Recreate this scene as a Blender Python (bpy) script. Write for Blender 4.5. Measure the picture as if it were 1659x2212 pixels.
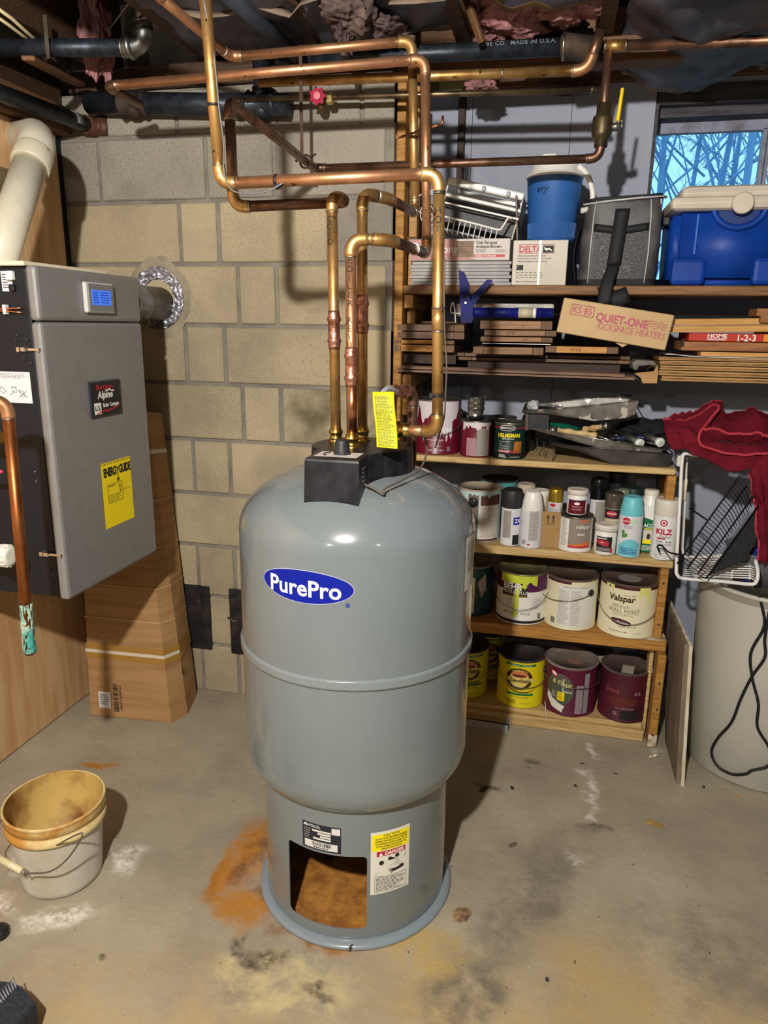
import bpy, bmesh, math, random
from mathutils import Vector, Matrix, noise
random.seed(7)
C = bpy.context.scene.collection
for o in list(bpy.data.objects): bpy.data.objects.remove(o)
PI = math.pi
# ---------------------------------------------------------------- camera
F, PITCH, YAW, ROLL, CAMZ = 1550.0, 0.254755, 0.22637, -0.0140859, 1.43118
fw = Vector((-math.sin(YAW)*math.cos(PITCH), math.cos(YAW)*math.cos(PITCH), -math.sin(PITCH)))
r0 = Vector((math.cos(YAW), math.sin(YAW), 0)); d0 = fw.cross(r0)
rt = math.cos(ROLL)*r0+math.sin(ROLL)*d0; dn = -math.sin(ROLL)*r0+math.cos(ROLL)*d0
CAM = Vector((0, 0, CAMZ))
cd = bpy.data.cameras.new('camera'); cam = bpy.data.objects.new('camera', cd); C.objects.link(cam)
cd.sensor_fit = 'HORIZONTAL'; cd.sensor_width = 36; cd.lens = F*36/1659; cd.clip_start = .02
m = Matrix((rt, -dn, -fw)).transposed().to_4x4(); m.translation = CAM; cam.matrix_world = m
bpy.context.scene.camera = cam
def at(px, py, X=None, Y=None, Z=None):
    "world point seen at a pixel of the photograph, on a plane of known X, Y or Z (metres)"
    v = fw*F+rt*(px-829.5)+dn*(py-1106)
    t = X/v.x if X is not None else Y/v.y if Y is not None else (Z-CAMZ)/v.z
    return CAM+v*t
def depth(p): return (Vector(p)-CAM).dot(fw)
# ---------------------------------------------------------------- world, lights, exposure
S = bpy.context.scene
S.view_settings.view_transform = 'Standard'; S.view_settings.look = 'None'
S.view_settings.exposure = 0.14; S.view_settings.gamma = 1; S.view_settings.use_curve_mapping = False
w = bpy.data.worlds.new('world'); S.world = w; w.use_nodes = True
nt = w.node_tree; bg = nt.nodes['Background']
bg.inputs[0].default_value = (.30, .68, 1, 1); bg.inputs[1].default_value = 1.3
def bulb(loc, energy, col, r):
    l = bpy.data.lights.new('ceiling_bulb_light', 'POINT'); l.energy = energy; l.color = col; l.shadow_soft_size = r
    o = bpy.data.objects.new('ceiling_bulb_light', l); o.location = loc; C.objects.link(o)
def area(loc, rot, energy, col, sx, sy):
    l = bpy.data.lights.new('ceiling_panel_light', 'AREA'); l.energy = energy; l.color = col; l.shape = 'RECTANGLE'; l.size = sx; l.size_y = sy
    o = bpy.data.objects.new('ceiling_panel_light', l); o.location = loc; o.rotation_euler = rot; C.objects.link(o)
bulb((-.32, -.35, 2.10), 262, (1, .955, .88), .035)
bulb((1.5, -1.3, 2.1), 10, (1, .93, .82), .05)
bulb((-1.1, -2.2, 2.1), 26, (1, .93, .82), .05)
# ---------------------------------------------------------------- materials
MATS = {}
def mat(name, col, rough=.6, metal=0, n2=None, ns=8, nd=None, amt=1., bump=0, bs=60, stretch=(1, 1, 1), coat=0, spec=.5, lo=.4, hi=.65, emit=0, trans=0, ior=1.45, var=.0, speck=None, spk=.62, sps=90):
    if name in MATS: return MATS[name]
    M = bpy.data.materials.new(name); M.use_nodes = True; t = M.node_tree; N = t.nodes; L = t.links
    b = N['Principled BSDF']; c4 = (*col, 1)
    b.inputs['Base Color'].default_value = c4; b.inputs['Roughness'].default_value = rough; b.inputs['Metallic'].default_value = metal
    b.inputs['Coat Weight'].default_value = coat; b.inputs['Coat Roughness'].default_value = .08; b.inputs['Specular IOR Level'].default_value = spec
    b.inputs['Transmission Weight'].default_value = trans; b.inputs['IOR'].default_value = ior
    if emit: b.inputs['Emission Color'].default_value = c4; b.inputs['Emission Strength'].default_value = emit
    tc = N.new('ShaderNodeTexCoord'); mp = N.new('ShaderNodeMapping'); mp.inputs['Scale'].default_value = stretch
    L.new(tc.outputs['Object'], mp.inputs['Vector'])
    out = None
    def mix(a, bcol, fac):
        x = N.new('ShaderNodeMix'); x.data_type = 'RGBA'
        if isinstance(a, tuple): x.inputs['A'].default_value = a
        else: L.new(a, x.inputs['A'])
        if isinstance(bcol, tuple): x.inputs['B'].default_value = bcol
        else: L.new(bcol, x.inputs['B'])
        if isinstance(fac, (int, float)): x.inputs['Factor'].default_value = fac
        else: L.new(fac, x.inputs['Factor'])
        return x.outputs['Result']
    def nz(scale, det=4, rg=.55, vec=None, lo=.4, hi=.65, mx=1.):
        n = N.new('ShaderNodeTexNoise'); n.inputs['Scale'].default_value = scale; n.inputs['Detail'].default_value = det; n.inputs['Roughness'].default_value = rg
        L.new(vec or mp.outputs['Vector'], n.inputs['Vector'])
        r = N.new('ShaderNodeMapRange'); r.inputs[1].default_value = lo; r.inputs[2].default_value = hi; r.inputs[4].default_value = mx
        L.new(n.outputs['Fac'], r.inputs[0]); return r.outputs[0]
    cur = c4
    if n2 is not None: cur = mix(cur, (*n2, 1), nz(ns, nd or 5, lo=lo, hi=hi, mx=amt))
    if speck is not None: cur = mix(cur, (*speck, 1), nz(sps, 2, .5, lo=spk, hi=spk+.06))
    if var:
        oi = N.new('ShaderNodeObjectInfo'); hs = N.new('ShaderNodeHueSaturation')
        r = N.new('ShaderNodeMapRange'); r.inputs[3].default_value = 1-var; r.inputs[4].default_value = 1+var
        L.new(oi.outputs['Random'], r.inputs[0]); L.new(r.outputs[0], hs.inputs['Value'])
        if isinstance(cur, tuple): hs.inputs['Color'].default_value = cur
        else: L.new(cur, hs.inputs['Color'])
        cur = hs.outputs['Color']
    if not isinstance(cur, tuple): L.new(cur, b.inputs['Base Color'])
    if bump:
        n = N.new('ShaderNodeTexNoise'); n.inputs['Scale'].default_value = bs; n.inputs['Detail'].default_value = 4
        L.new(mp.outputs['Vector'], n.inputs['Vector'])
        bp = N.new('ShaderNodeBump'); bp.inputs['Strength'].default_value = bump; bp.inputs['Distance'].default_value = .004
        L.new(n.outputs['Fac'], bp.inputs['Height']); L.new(bp.outputs[0], b.inputs['Normal'])
    M['mix'] = 0; MATS[name] = M; M['_b'] = 1
    return M
def flat(name, col, rough=.55, **k): return mat(name, col, rough, **k)
def srgb(h):
    v = [int(h[i:i+2], 16)/255 for i in (0, 2, 4)]
    return tuple(x/12.92 if x < .04045 else ((x+.055)/1.055)**2.4 for x in v)
def P(h, rough=.5, **k): return mat('paint_'+h+'_%d' % (rough*100), srgb(h), rough, **k)
def wood(name, a, b, ns=9, st=(1, 14, 14), **k):
    return mat(name, srgb(a), k.pop('rough', .62), n2=srgb(b), ns=ns, nd=6, stretch=st, bump=k.pop('bump', .25), bs=14, lo=.38, hi=.68, var=k.pop('var', .1), **k)
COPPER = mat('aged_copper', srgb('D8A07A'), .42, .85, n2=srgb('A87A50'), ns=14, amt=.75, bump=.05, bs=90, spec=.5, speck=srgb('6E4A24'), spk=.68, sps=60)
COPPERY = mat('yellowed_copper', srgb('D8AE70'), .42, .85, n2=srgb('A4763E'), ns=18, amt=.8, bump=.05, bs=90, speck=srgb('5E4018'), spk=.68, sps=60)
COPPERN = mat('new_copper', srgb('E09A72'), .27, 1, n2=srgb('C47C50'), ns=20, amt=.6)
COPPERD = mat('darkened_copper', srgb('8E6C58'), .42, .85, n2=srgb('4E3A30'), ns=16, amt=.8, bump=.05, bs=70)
SOLDER = mat('solder', srgb('D8D4C8'), .35, 1, n2=srgb('8C8A80'), ns=90, bump=.3, bs=200)
BRASS = mat('brass', srgb('D8B860'), .26, 1, n2=srgb('9C7A2C'), ns=40, amt=.5)
BLACKPIPE = mat('black_iron', srgb('2B3038'), .42, .6, n2=srgb('4A525E'), ns=30, amt=.6, bump=.15, bs=80)
GALV = mat('galvanised', srgb('9A9A96'), .38, .9, n2=srgb('6C6C68'), ns=25, bump=.1)
DGALV = mat('dull_grey_metal', srgb('7C7668'), .5, .7, n2=srgb('54483A'), ns=12)
CHROME = mat('chrome', (.8, .8, .8), .18, 1)
STEEL = mat('tin_lid', srgb('8E8A80'), .35, .8, n2=srgb('5E5248'), ns=18, amt=.7)
WIRE = mat('wire_handle', srgb('8A8A88'), .35, .9)
BLACK = mat('black_plastic', srgb('17181B'), .42, n2=srgb('24252A'), ns=20)
BLACKM = mat('matt_black', srgb('101217'), .8)
WHITE = mat('white_enamel', srgb('E6E4DE'), .35)
PVC = mat('cream_pvc', srgb('D8D3C0'), .38, n2=srgb('C2B8A0'), ns=7, amt=.7, speck=srgb('8A7860'), spk=.72, sps=30)
CARD = mat('cardboard', srgb('B0895C'), .85, n2=srgb('9C7748'), ns=3, amt=.8, bump=.12, bs=12, stretch=(1, 1, 12))
# ---------------------------------------------------------------- mesh building
class MB:
    def __init__(s): s.v = []; s.f = []; s.m = []; s.sm = []
    def add(s, vs, fs, mi=0, smooth=False):
        b = len(s.v); s.v += [tuple(v) for v in vs]
        for f in fs: s.f.append([b+i for i in f]); s.m.append(mi); s.sm.append(smooth)
        return s
    def box(s, a, b, mi=0, bev=0, M=None):
        x0, y0, z0 = [min(a[i], b[i]) for i in range(3)]; x1, y1, z1 = [max(a[i], b[i]) for i in range(3)]
        if bev:
            bev = min(bev, (x1-x0)*.45, (y1-y0)*.45, (z1-z0)*.45)
            bm = bmesh.new(); bmesh.ops.create_cube(bm, size=1)
            for v in bm.verts: v.co = Vector(((x0+x1)/2+v.co.x*(x1-x0), (y0+y1)/2+v.co.y*(y1-y0), (z0+z1)/2+v.co.z*(z1-z0)))
            bmesh.ops.bevel(bm, geom=bm.edges[:], offset=bev, segments=2 if bev > .004 else 1, affect='EDGES', profile=.5)
            return s.bm(bm, mi, False, M)
        vs = [(x, y, z) for z in (z0, z1) for y in (y0, y1) for x in (x0, x1)]
        if M: vs = [M @ Vector(v) for v in vs]
        return s.add(vs, [(0, 2, 3, 1), (4, 5, 7, 6), (0, 1, 5, 4), (2, 6, 7, 3), (0, 4, 6, 2), (1, 3, 7, 5)], mi)
    def bm(s, bm, mi=0, smooth=False, M=None):
        bm.verts.index_update(); vs = [(M @ v.co if M else v.co.copy()) for v in bm.verts]
        s.add(vs, [[v.index for v in f.verts] for f in bm.faces], mi, smooth); bm.free(); return s
    def lathe(s, prof, n=32, mi=0, c=(0, 0, 0), smooth=True, caps=True, a0=0, a1=2*PI, M=None):
        full = abs(a1-a0-2*PI) < 1e-6; k = n if full else n+1; vs = []
        for (r, z) in prof:
            for i in range(k):
                a = a0+(a1-a0)*i/n; vs.append(Vector((c[0]+r*math.cos(a), c[1]+r*math.sin(a), c[2]+z)))
        fs = []
        for j in range(len(prof)-1):
            for i in range(n):
                i2 = (i+1) % k; fs.append((j*k+i, j*k+i2, (j+1)*k+i2, (j+1)*k+i))
        if M: vs = [M @ v for v in vs]
        s.add(vs, fs, mi, smooth)
        if caps and full:
            b = len(s.v)-len(vs)
            if prof[0][0] > 1e-5: s.f.append([b+i for i in range(k)][::-1]); s.m.append(mi); s.sm.append(False)
            if prof[-1][0] > 1e-5: s.f.append([b+(len(prof)-1)*k+i for i in range(k)]); s.m.append(mi); s.sm.append(False)
        return s
    def cyl(s, a, b, r, r2=None, n=20, mi=0, smooth=True):
        return s.tube([a, b], [r, r if r2 is None else r2], n, mi, smooth)
    def tube(s, pts, r, n=10, mi=0, smooth=True, closed=False, caps=True):
        pts = [Vector(p) for p in pts]; K = len(pts)
        rr = r if isinstance(r, (list, tuple)) else [r]*K
        T = []
        for i in range(K):
            a = pts[(i-1) % K] if (closed or i > 0) else pts[i]; b = pts[(i+1) % K] if (closed or i < K-1) else pts[i]
            T.append((b-a).normalized())
        u = T[0].orthogonal().normalized(); vs = []
        for i in range(K):
            u = (u-T[i]*u.dot(T[i])).normalized(); w_ = T[i].cross(u)
            for j in range(n):
                a = 2*PI*j/n; vs.append(pts[i]+(u*math.cos(a)+w_*math.sin(a))*rr[i])
        fs = []
        for i in range(K if closed else K-1):
            i2 = (i+1) % K
            for j in range(n): fs.append((i*n+j, i*n+(j+1) % n, i2*n+(j+1) % n, i2*n+j))
        s.add(vs, fs, mi, smooth)
        if caps and not closed:
            b = len(s.v)-len(vs)
            s.f.append([b+j for j in range(n)][::-1]); s.m.append(mi); s.sm.append(False)
            s.f.append([b+(K-1)*n+j for j in range(n)]); s.m.append(mi); s.sm.append(False)
        return s
    def prism(s, poly, d, mi=0, smooth=False):
        "poly: 3d points in a plane; d: extrusion vector"
        k = len(poly); d = Vector(d); vs = [Vector(p) for p in poly]; vs += [v+d for v in vs]
        return s.add(vs, [tuple(range(k))[::-1], tuple(range(k, 2*k))]+[(i, (i+1) % k, k+(i+1) % k, k+i) for i in range(k)], mi, smooth)
    def grid(s, f, nu, nv, mi=0, smooth=True):
        vs = [f(i/nu, j/nv) for j in range(nv+1) for i in range(nu+1)]
        return s.add(vs, [(j*(nu+1)+i, j*(nu+1)+i+1, (j+1)*(nu+1)+i+1, (j+1)*(nu+1)+i) for j in range(nv) for i in range(nu)], mi, smooth)
def obj(name, mb, mats, parent=None, off=None, solid=0, label=None, fix=True):
    me = bpy.data.meshes.new(name)
    vs = mb.v
    if off is not None: vs = [(v[0]-off[0], v[1]-off[1], v[2]-off[2]) for v in vs]
    me.from_pydata(vs, [], mb.f)
    for m_ in (mats if isinstance(mats, (list, tuple)) else [mats]): me.materials.append(m_)
    me.polygons.foreach_set('material_index', mb.m); me.polygons.foreach_set('use_smooth', mb.sm)
    if fix:
        bm = bmesh.new(); bm.from_mesh(me); bmesh.ops.recalc_face_normals(bm, faces=bm.faces[:]); bm.to_mesh(me); bm.free()
    me.update()
    o = bpy.data.objects.new(name, me); C.objects.link(o)
    if parent: o.parent = parent
    if solid:
        sd = o.modifiers.new('solid', 'SOLIDIFY'); sd.thickness = solid; sd.offset = 0
    if label: o['label'] = label
    return o
def thing(name, label, cat, loc=(0, 0, 0), rz=0, group=None, rot=None):
    o = bpy.data.objects.new(name, None); o.empty_display_size = .05; o.location = loc; o.rotation_euler = rot or (0, 0, rz); C.objects.link(o)
    o['label'] = label; o['category'] = cat
    if group: o['group'] = group
    return o
def tag(o, label, cat, group=None):
    o['label'] = label; o['category'] = cat
    if group: o['group'] = group
    return o
def struct(name, mb, mats, parent=None, **k):
    o = obj(name, mb, mats, parent, **k)
    if not parent: o['kind'] = 'structure'
    return o
def base_at(o, p):
    "move the origin of a single-mesh thing to its base"
    p = Vector(p); o.data.transform(Matrix.Translation(-p)); o.location = p; return o
# ---------------------------------------------------------------- flat print: labels and lettering on any surface
def plane(o, right, up):
    o, right, up = Vector(o), Vector(right).normalized(), Vector(up).normalized(); n = right.cross(up)
    return lambda u, v, h=0: o+right*u+up*v+n*h
def cyls(c, R, a0=-PI/2, k=0):
    c = Vector(c)
    def f(u, v, h=0):
        a = a0+u/R; r = R+k*v+h; return Vector((c.x+r*math.cos(a), c.y+r*math.sin(a), c.z+v))
    return f
def cols(S, u0, u1, lo, hi, n=24, h=.0004, mi=0, mb=None):
    mb = mb or MB(); nv = 1
    vs = []
    for i in range(n+1):
        u = u0+(u1-u0)*i/n; a, b = lo(u), hi(u)
        vs += [S(u, a, h), S(u, b, h)]
    return mb.add(vs, [(2*i, 2*i+2, 2*i+3, 2*i+1) for i in range(n)], mi, True)
def rect(S, u0, v0, u1, v1, h=.0004, n=None, mb=None, mi=0):
    n = n or max(1, int(abs(u1-u0)/.008)); return cols(S, u0, u1, lambda u: v0, lambda u: v1, n, h, mi, mb)
def ell(S, cu, cv, ru, rv, h=.0008, n=24, sk=0, mb=None, p=2.):
    g = lambda u: rv*max(0, 1-abs((u-cu)/ru)**p)**(1/p)
    # cosine spacing keeps the ends round
    mb = mb or MB(); vs = []
    for i in range(n+1):
        u = cu-ru*math.cos(PI*i/n); y = sk*(u-cu); vs += [S(u, cv+y-g(u), h), S(u, cv+y+g(u), h)]
    return mb.add(vs, [(2*i, 2*i+2, 2*i+3, 2*i+1) for i in range(n)], 0, True)
def poly(S, pts, h=.0008, mb=None):
    "filled outline, split finely enough to follow a curved wall"
    from mathutils.geometry import tessellate_polygon
    mb = mb or MB(); V = [Vector((u, v, 0)) for u, v in pts]; st = [tuple(V[i] for i in t) for t in tessellate_polygon([V])]; vs = []; fs = []
    while st:
        t = st.pop(); L_ = [(abs(t[i].x-t[(i+1) % 3].x), i) for i in range(3)]; l, i = max(L_)
        if l > .010 and len(fs) < 600:
            m_ = (t[i]+t[(i+1) % 3])/2; st += [(t[i], m_, t[(i+2) % 3]), (m_, t[(i+1) % 3], t[(i+2) % 3])]; continue
        n = len(vs); vs += [S(p.x, p.y, h) for p in t]; fs.append((n, n+1, n+2))
    return mb.add(vs, fs)
def greek(S, u0, v0, u1, v1, rows, h=.0009, fill=.5, wmin=.08, mb=None, ragged=True, skip=.0, sk=0):
    "tiny illegible print: broken strokes in rows"
    mb = mb or MB(); W_ = u1-u0; rh = (v1-v0)/rows
    for r in range(rows):
        if random.random() < skip: continue
        u = u0; e = u1-(random.random()*.35*W_ if ragged else 0); y = v1-rh*(r+.5)
        while u < e-W_*.02:
            w_ = W_*(wmin*.5+random.random()*wmin); w_ = min(w_, e-u)
            a, b = y-rh*fill/2+sk*(u-u0), y+rh*fill/2+sk*(u-u0)
            mb.add([S(u, a, h), S(u+w_, a, h), S(u+w_, b, h), S(u, b, h)], [(0, 1, 2, 3)]); u += w_+W_*.03
    return mb
_T = {}
def txt(S, s, size, u, v, mat_, parent, off=None, h=.001, align='CENTER', rot=0, bold=0, sx=1, shear=0, name='lettering', sp=1, arc=None, bend=None):
    key = (s, bold, shear, sp, align)
    if key not in _T:
        cu = bpy.data.curves.new('t', 'FONT'); cu.body = s; cu.size = 1; cu.align_x = align; cu.offset = bold; cu.shear = shear; cu.space_character = sp
        cu.resolution_u = 3
        to = bpy.data.objects.new('t', cu); me = to.to_mesh(); vs = [(a.co.x, a.co.y) for a in me.vertices]; fs = [tuple(p.vertices) for p in me.polygons]
        to.to_mesh_clear(); bpy.data.objects.remove(to); bpy.data.curves.remove(cu); _T[key] = (vs, fs)
    vs, fs = _T[key]; c_, s_ = math.cos(rot), math.sin(rot); out = []
    for x, y in vs:
        x *= size*sx; y = (y-.34)*size
        if bend: y += bend(x)
        out.append(S(u+x*c_-y*s_, v+x*s_+y*c_, h))
    mb = MB(); mb.add(out, fs); return obj(name, mb, mat_, parent, off=off, fix=False)
INK = flat('black_print', srgb('1A1A1C'), .6); WINK = flat('white_print', srgb('EFEDE6'), .5); GINK = flat('grey_print', srgb('7A7876'), .6)
RINK = flat('red_print', srgb('B3243A'), .5); YINK = flat('yellow_print', srgb('F2E017'), .5); BINK = flat('blue_print', srgb('0A1E9C'), .5)
# ================================================================ THE SETTING
def floor_material():
    M = bpy.data.materials.new('stained_concrete'); M.use_nodes = True; t = M.node_tree; N = t.nodes; L = t.links; b = N['Principled BSDF']
    tc = N.new('ShaderNodeTexCoord'); V = tc.outputs['Object']
    def nz(s, d=6, rg=.6, lo=.35, hi=.65, mx=1., vec=None):
        n = N.new('ShaderNodeTexNoise'); n.inputs['Scale'].default_value = s; n.inputs['Detail'].default_value = d; n.inputs['Roughness'].default_value = rg; L.new(vec or V, n.inputs['Vector'])
        r = N.new('ShaderNodeMapRange'); r.inputs[1].default_value = lo; r.inputs[2].default_value = hi; r.inputs[4].default_value = mx; L.new(n.outputs['Fac'], r.inputs[0]); return r.outputs[0]
    def mix(a, c, f):
        x = N.new('ShaderNodeMix'); x.data_type = 'RGBA'
        if isinstance(a, tuple): x.inputs['A'].default_value = (*a, 1)
        else: L.new(a, x.inputs['A'])
        x.inputs['B'].default_value = (*c, 1); L.new(f, x.inputs['Factor']); return x.outputs['Result']
    def mul(a, c):
        x = N.new('ShaderNodeMath'); x.operation = 'MULTIPLY'; L.new(a, x.inputs[0])
        if isinstance(c, float): x.inputs[1].default_value = c
        else: L.new(c, x.inputs[1])
        return x.outputs[0]
    # distorted position for the stains
    nn = N.new('ShaderNodeTexNoise'); nn.inputs['Scale'].default_value = 7; nn.inputs['Detail'].default_value = 5; L.new(V, nn.inputs['Vector'])
    sc = N.new('ShaderNodeVectorMath'); sc.operation = 'MULTIPLY_ADD'; L.new(nn.outputs['Color'], sc.inputs[0]); sc.inputs[1].default_value = (.2, .2, 0); L.new(V, sc.inputs[2])
    of = N.new('ShaderNodeVectorMath'); of.operation = 'SUBTRACT'; L.new(sc.outputs[0], of.inputs[0]); of.inputs[1].default_value = (.1, .1, 0); DV = of.outputs[0]
    def blob(x, y, rx, ry, rot=0, soft=.5, mx=1.):
        mp = N.new('ShaderNodeMapping'); mp.vector_type = 'TEXTURE'; mp.inputs['Location'].default_value = (x, y, 0); mp.inputs['Rotation'].default_value = (0, 0, rot); mp.inputs['Scale'].default_value = (rx, ry, 1); L.new(DV, mp.inputs['Vector'])
        le = N.new('ShaderNodeVectorMath'); le.operation = 'LENGTH'; L.new(mp.outputs[0], le.inputs[0])
        r = N.new('ShaderNodeMapRange'); r.inputs[1].default_value = 1; r.inputs[2].default_value = 1-soft; r.inputs[4].default_value = mx; r.interpolation_type = 'SMOOTHSTEP'; L.new(le.outputs['Value'], r.inputs[0]); return r.outputs[0]
    c = mix(srgb('AEA48E'), srgb('8E8473'), nz(2.2, 6, .6))
    c = mix(c, srgb('B09766'), mul(blob(.15, 1.05, .85, .62, .3, .6, .9), nz(4, 6, .6, .3, .6)))
    c = mix(c, srgb('B49C70'), mul(blob(-.75, 1.0, .5, .3, .2, .7, .8), nz(5, 6, .6, .3, .6)))
    c = mix(c, srgb('6F675C'), mul(blob(.04, 1.6, .42, .13, 1.05, .7, .85), nz(9, 8, .7, .35, .6)))
    c = mix(c, srgb('5E574E'), mul(blob(-.1, 1.28, .2, .09, .7, .7, .8), nz(12, 8, .7, .35, .6)))
    c = mix(c, srgb('766B5E'), mul(blob(.45, 1.5, .3, .25, 0, .8, .6), nz(10, 8, .7, .4, .6)))
    c = mix(c, srgb('C8B98A'), mul(blob(-.5, 1.22, .25, .1, .1, .6, .8), nz(16, 8, .7, .4, .6)))
    c = mix(c, srgb('B99A4A'), mul(blob(-.2, 1.36, .14, .11, .3, .6, .7), nz(16, 8, .7, .35, .6)))
    for (x, y, rx, ry, ro) in ((-.745, 1.53, .06, .20, .1), (-.68, 1.38, .09, .07, -.5), (-.72, 1.66, .03, .12, .0), (-1.4, 1.83, .06, .03, 0)):
        c = mix(c, srgb('AC7632'), mul(blob(x, y, rx, ry, ro, .6, 1.), nz(16, 8, .7, .22, .5)))
    c = mix(c, srgb('A06A26'), blob(-.765, 1.47, .03, .12, .1, .7, .7))
    c = mix(c, srgb('B47A30'), blob(-.43, 1.55, .23, .25, 0, .2, .95))
    c = mix(c, srgb('7A4A22'), mul(blob(-.46, 1.60, .29, .30, 0, .12, .8), nz(14, 8, .7, .42, .58)))
    for (x, y, rx, ry) in ((-.635, 1.30, .035, .03), (-.60, 1.275, .035, .03), (-.56, 1.262, .05, .035), (-.42, 1.21, .05, .02), (-.92, 1.18, .022, .02), (-.12, 2.02, .06, .03), (.05, 2.2, .05, .03), (.21, 1.9, .07, .04)):
        c = mix(c, srgb('4A3B30'), mul(blob(x, y, rx, ry, 0, .8, .9), nz(40, 6, .7, .3, .6)))
    for (x, y, rx, ry, ro, f) in ((.203, 2.35, .03, .06, .1, .95), (.19, 2.1, .03, .12, .05, .95), (.19, 1.95, .02, .08, .2, .9), (.13, 1.77, .03, .03, 0, .7), (-1.04, 1.45, .05, .1, .2, .95), (-1.1, 1.24, .13, .05, .35, .95), (-1.3, 1.24, .12, .05, -.1, .9), (-1.33, 1.4, .05, .1, 0, .7), (.44, 2.38, .05, .03, 0, .8)):
        c = mix(c, srgb('E6E0D6'), mul(blob(x, y, rx, ry, ro, .8, f), nz(28, 8, .8, .42, .56)))
    c = mix(c, srgb('D8CFB4'), nz(170, 2, .5, .70, .76, .8))
    c = mix(c, srgb('3F3830'), nz(60, 2, .5, .72, .76, .85))
    L.new(c, b.inputs['Base Color'])
    rr = N.new('ShaderNodeMapRange'); rr.inputs[3].default_value = .42; rr.inputs[4].default_value = .8; L.new(nz(3), rr.inputs[0]); L.new(rr.outputs[0], b.inputs['Roughness'])
    n = N.new('ShaderNodeTexNoise'); n.inputs['Scale'].default_value = 45; n.inputs['Detail'].default_value = 8; L.new(V, n.inputs['Vector'])
    bp = N.new('ShaderNodeBump'); bp.inputs['Strength'].default_value = .22; bp.inputs['Distance'].default_value = .01; L.new(n.outputs['Fac'], bp.inputs['Height']); L.new(bp.outputs[0], b.inputs['Normal'])
    return M
struct('floor', MB().box((-1.8, -3.2, -.1), (3, 2.9, 0)), floor_material())
SD = wood('dark_joist_wood', '4A3524', '2E2018', var=.2)
SDL = wood('brown_stud_wood', '7A5638', '5A3C26', var=.15)
PINE = wood('pine_board', 'C09458', '9A6C36', ns=7)
PINEO = wood('aged_orange_pine', 'B9863F', '8E5E24', ns=7, speck=srgb('4A3018'), spk=.7, sps=30)
PINEL = wood('pale_pine', 'CDB07A', 'A8844E', ns=7)
# back wall of concrete blocks
BLK = mat('concrete_block', srgb('B5A688'), .92, n2=srgb('9C8F78'), ns=3.5, bump=.5, bs=90, var=.07, speck=srgb('85785F'), spk=.60, sps=330)
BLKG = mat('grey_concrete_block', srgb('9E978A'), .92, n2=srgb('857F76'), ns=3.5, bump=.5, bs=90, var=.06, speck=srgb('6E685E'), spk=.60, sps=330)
BLKD = mat('dirty_concrete_block', srgb('A69A80'), .92, n2=srgb('6A6048'), ns=6, lo=.5, hi=.7, bump=.5, bs=90, speck=srgb('85785F'), spk=.60, sps=330)
MORT = mat('mortar', srgb('8C857A'), .95, n2=srgb('77716A'), ns=9, bump=.5, bs=60)
WY = 2.39
wb = struct('wall_back', MB().box((-1.739, WY+.008, 0), (-.536, WY+.15, 2.17)).box((-1.739, WY+.13, 2.17), (-.536, WY+.2, 2.475)), MORT)
JN = {10: (381, 522, 782), 9: (213, 444, 591, 835), 8: (388, 471, 711), 7: (300, 514, 597, 837), 6: (180, 402, 485, 728), 5: (290, 525, 607, 845), 4: (200, 418, 496, 738), 3: (260, 545, 630, 850), 2: (230, 428, 506, 745), 1: (300, 560, 640), 0: (250, 439, 516, 750)}
YM = {10: 270, 9: 360, 8: 500, 7: 638, 6: 770, 5: 890, 4: 1008, 3: 1120, 2: 1230, 1: 1340, 0: 1445}
for k in range(11):
    z0 = k*.2032+(.006 if k else 0); z1 = (k+1)*.2032-.007 if k < 10 else 2.165
    xs = [-1.74]+[at(px, YM[k], Y=WY).x for px in JN[k]]+[-.536]
    for i in range(len(xs)-1):
        a, b = xs[i]+random.uniform(.0055, .0085), xs[i+1]-random.uniform(.0055, .0085)
        if i == len(xs)-2: b = xs[i+1]
        if b-a < .03: continue
        mb = MB().box((a, WY+random.uniform(-.0012, .0012), z0), (b, WY+.05, z1), bev=.004)
        obj('block', mb, BLKG if k >= 9 or (k >= 7 and a > -.9) else (BLKD if (k == 5 and a > -.95) else BLK), wb)  # upper and right-hand rows greyer: cast of the light put into block colour
# mortar patch and foil-lined hole for the flue
HC = Vector((-1.375, WY, 1.512))
pm = MB(); ring = []
for i in range(40):
    a = 2*PI*i/40; ring.append((a, .122+.016*noise.noise(Vector((math.cos(a)*2, math.sin(a)*2, 3)))))
vs = [Vector((HC.x+.085*math.cos(a), WY-.006, HC.z+.098*math.sin(a))) for a, r in ring]+[Vector((HC.x+r*.92*math.cos(a), WY-.005, HC.z+r*1.05*math.sin(a))) for a, r in ring]+[Vector((HC.x+r*1.0*math.cos(a), WY+.001, HC.z+(r+.008)*1.08*math.sin(a))) for a, r in ring]
pm.add(vs, [(i+40*q, (i+1) % 40+40*q, 40+(i+1) % 40+40*q, 40+i+40*q) for q in (0, 1) for i in range(40)], 0, True)
obj('mortar_patch', pm, mat('patch_mortar', srgb('A89C84'), .95, n2=srgb('8A806C'), ns=10, bump=.5, bs=50), wb)
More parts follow.
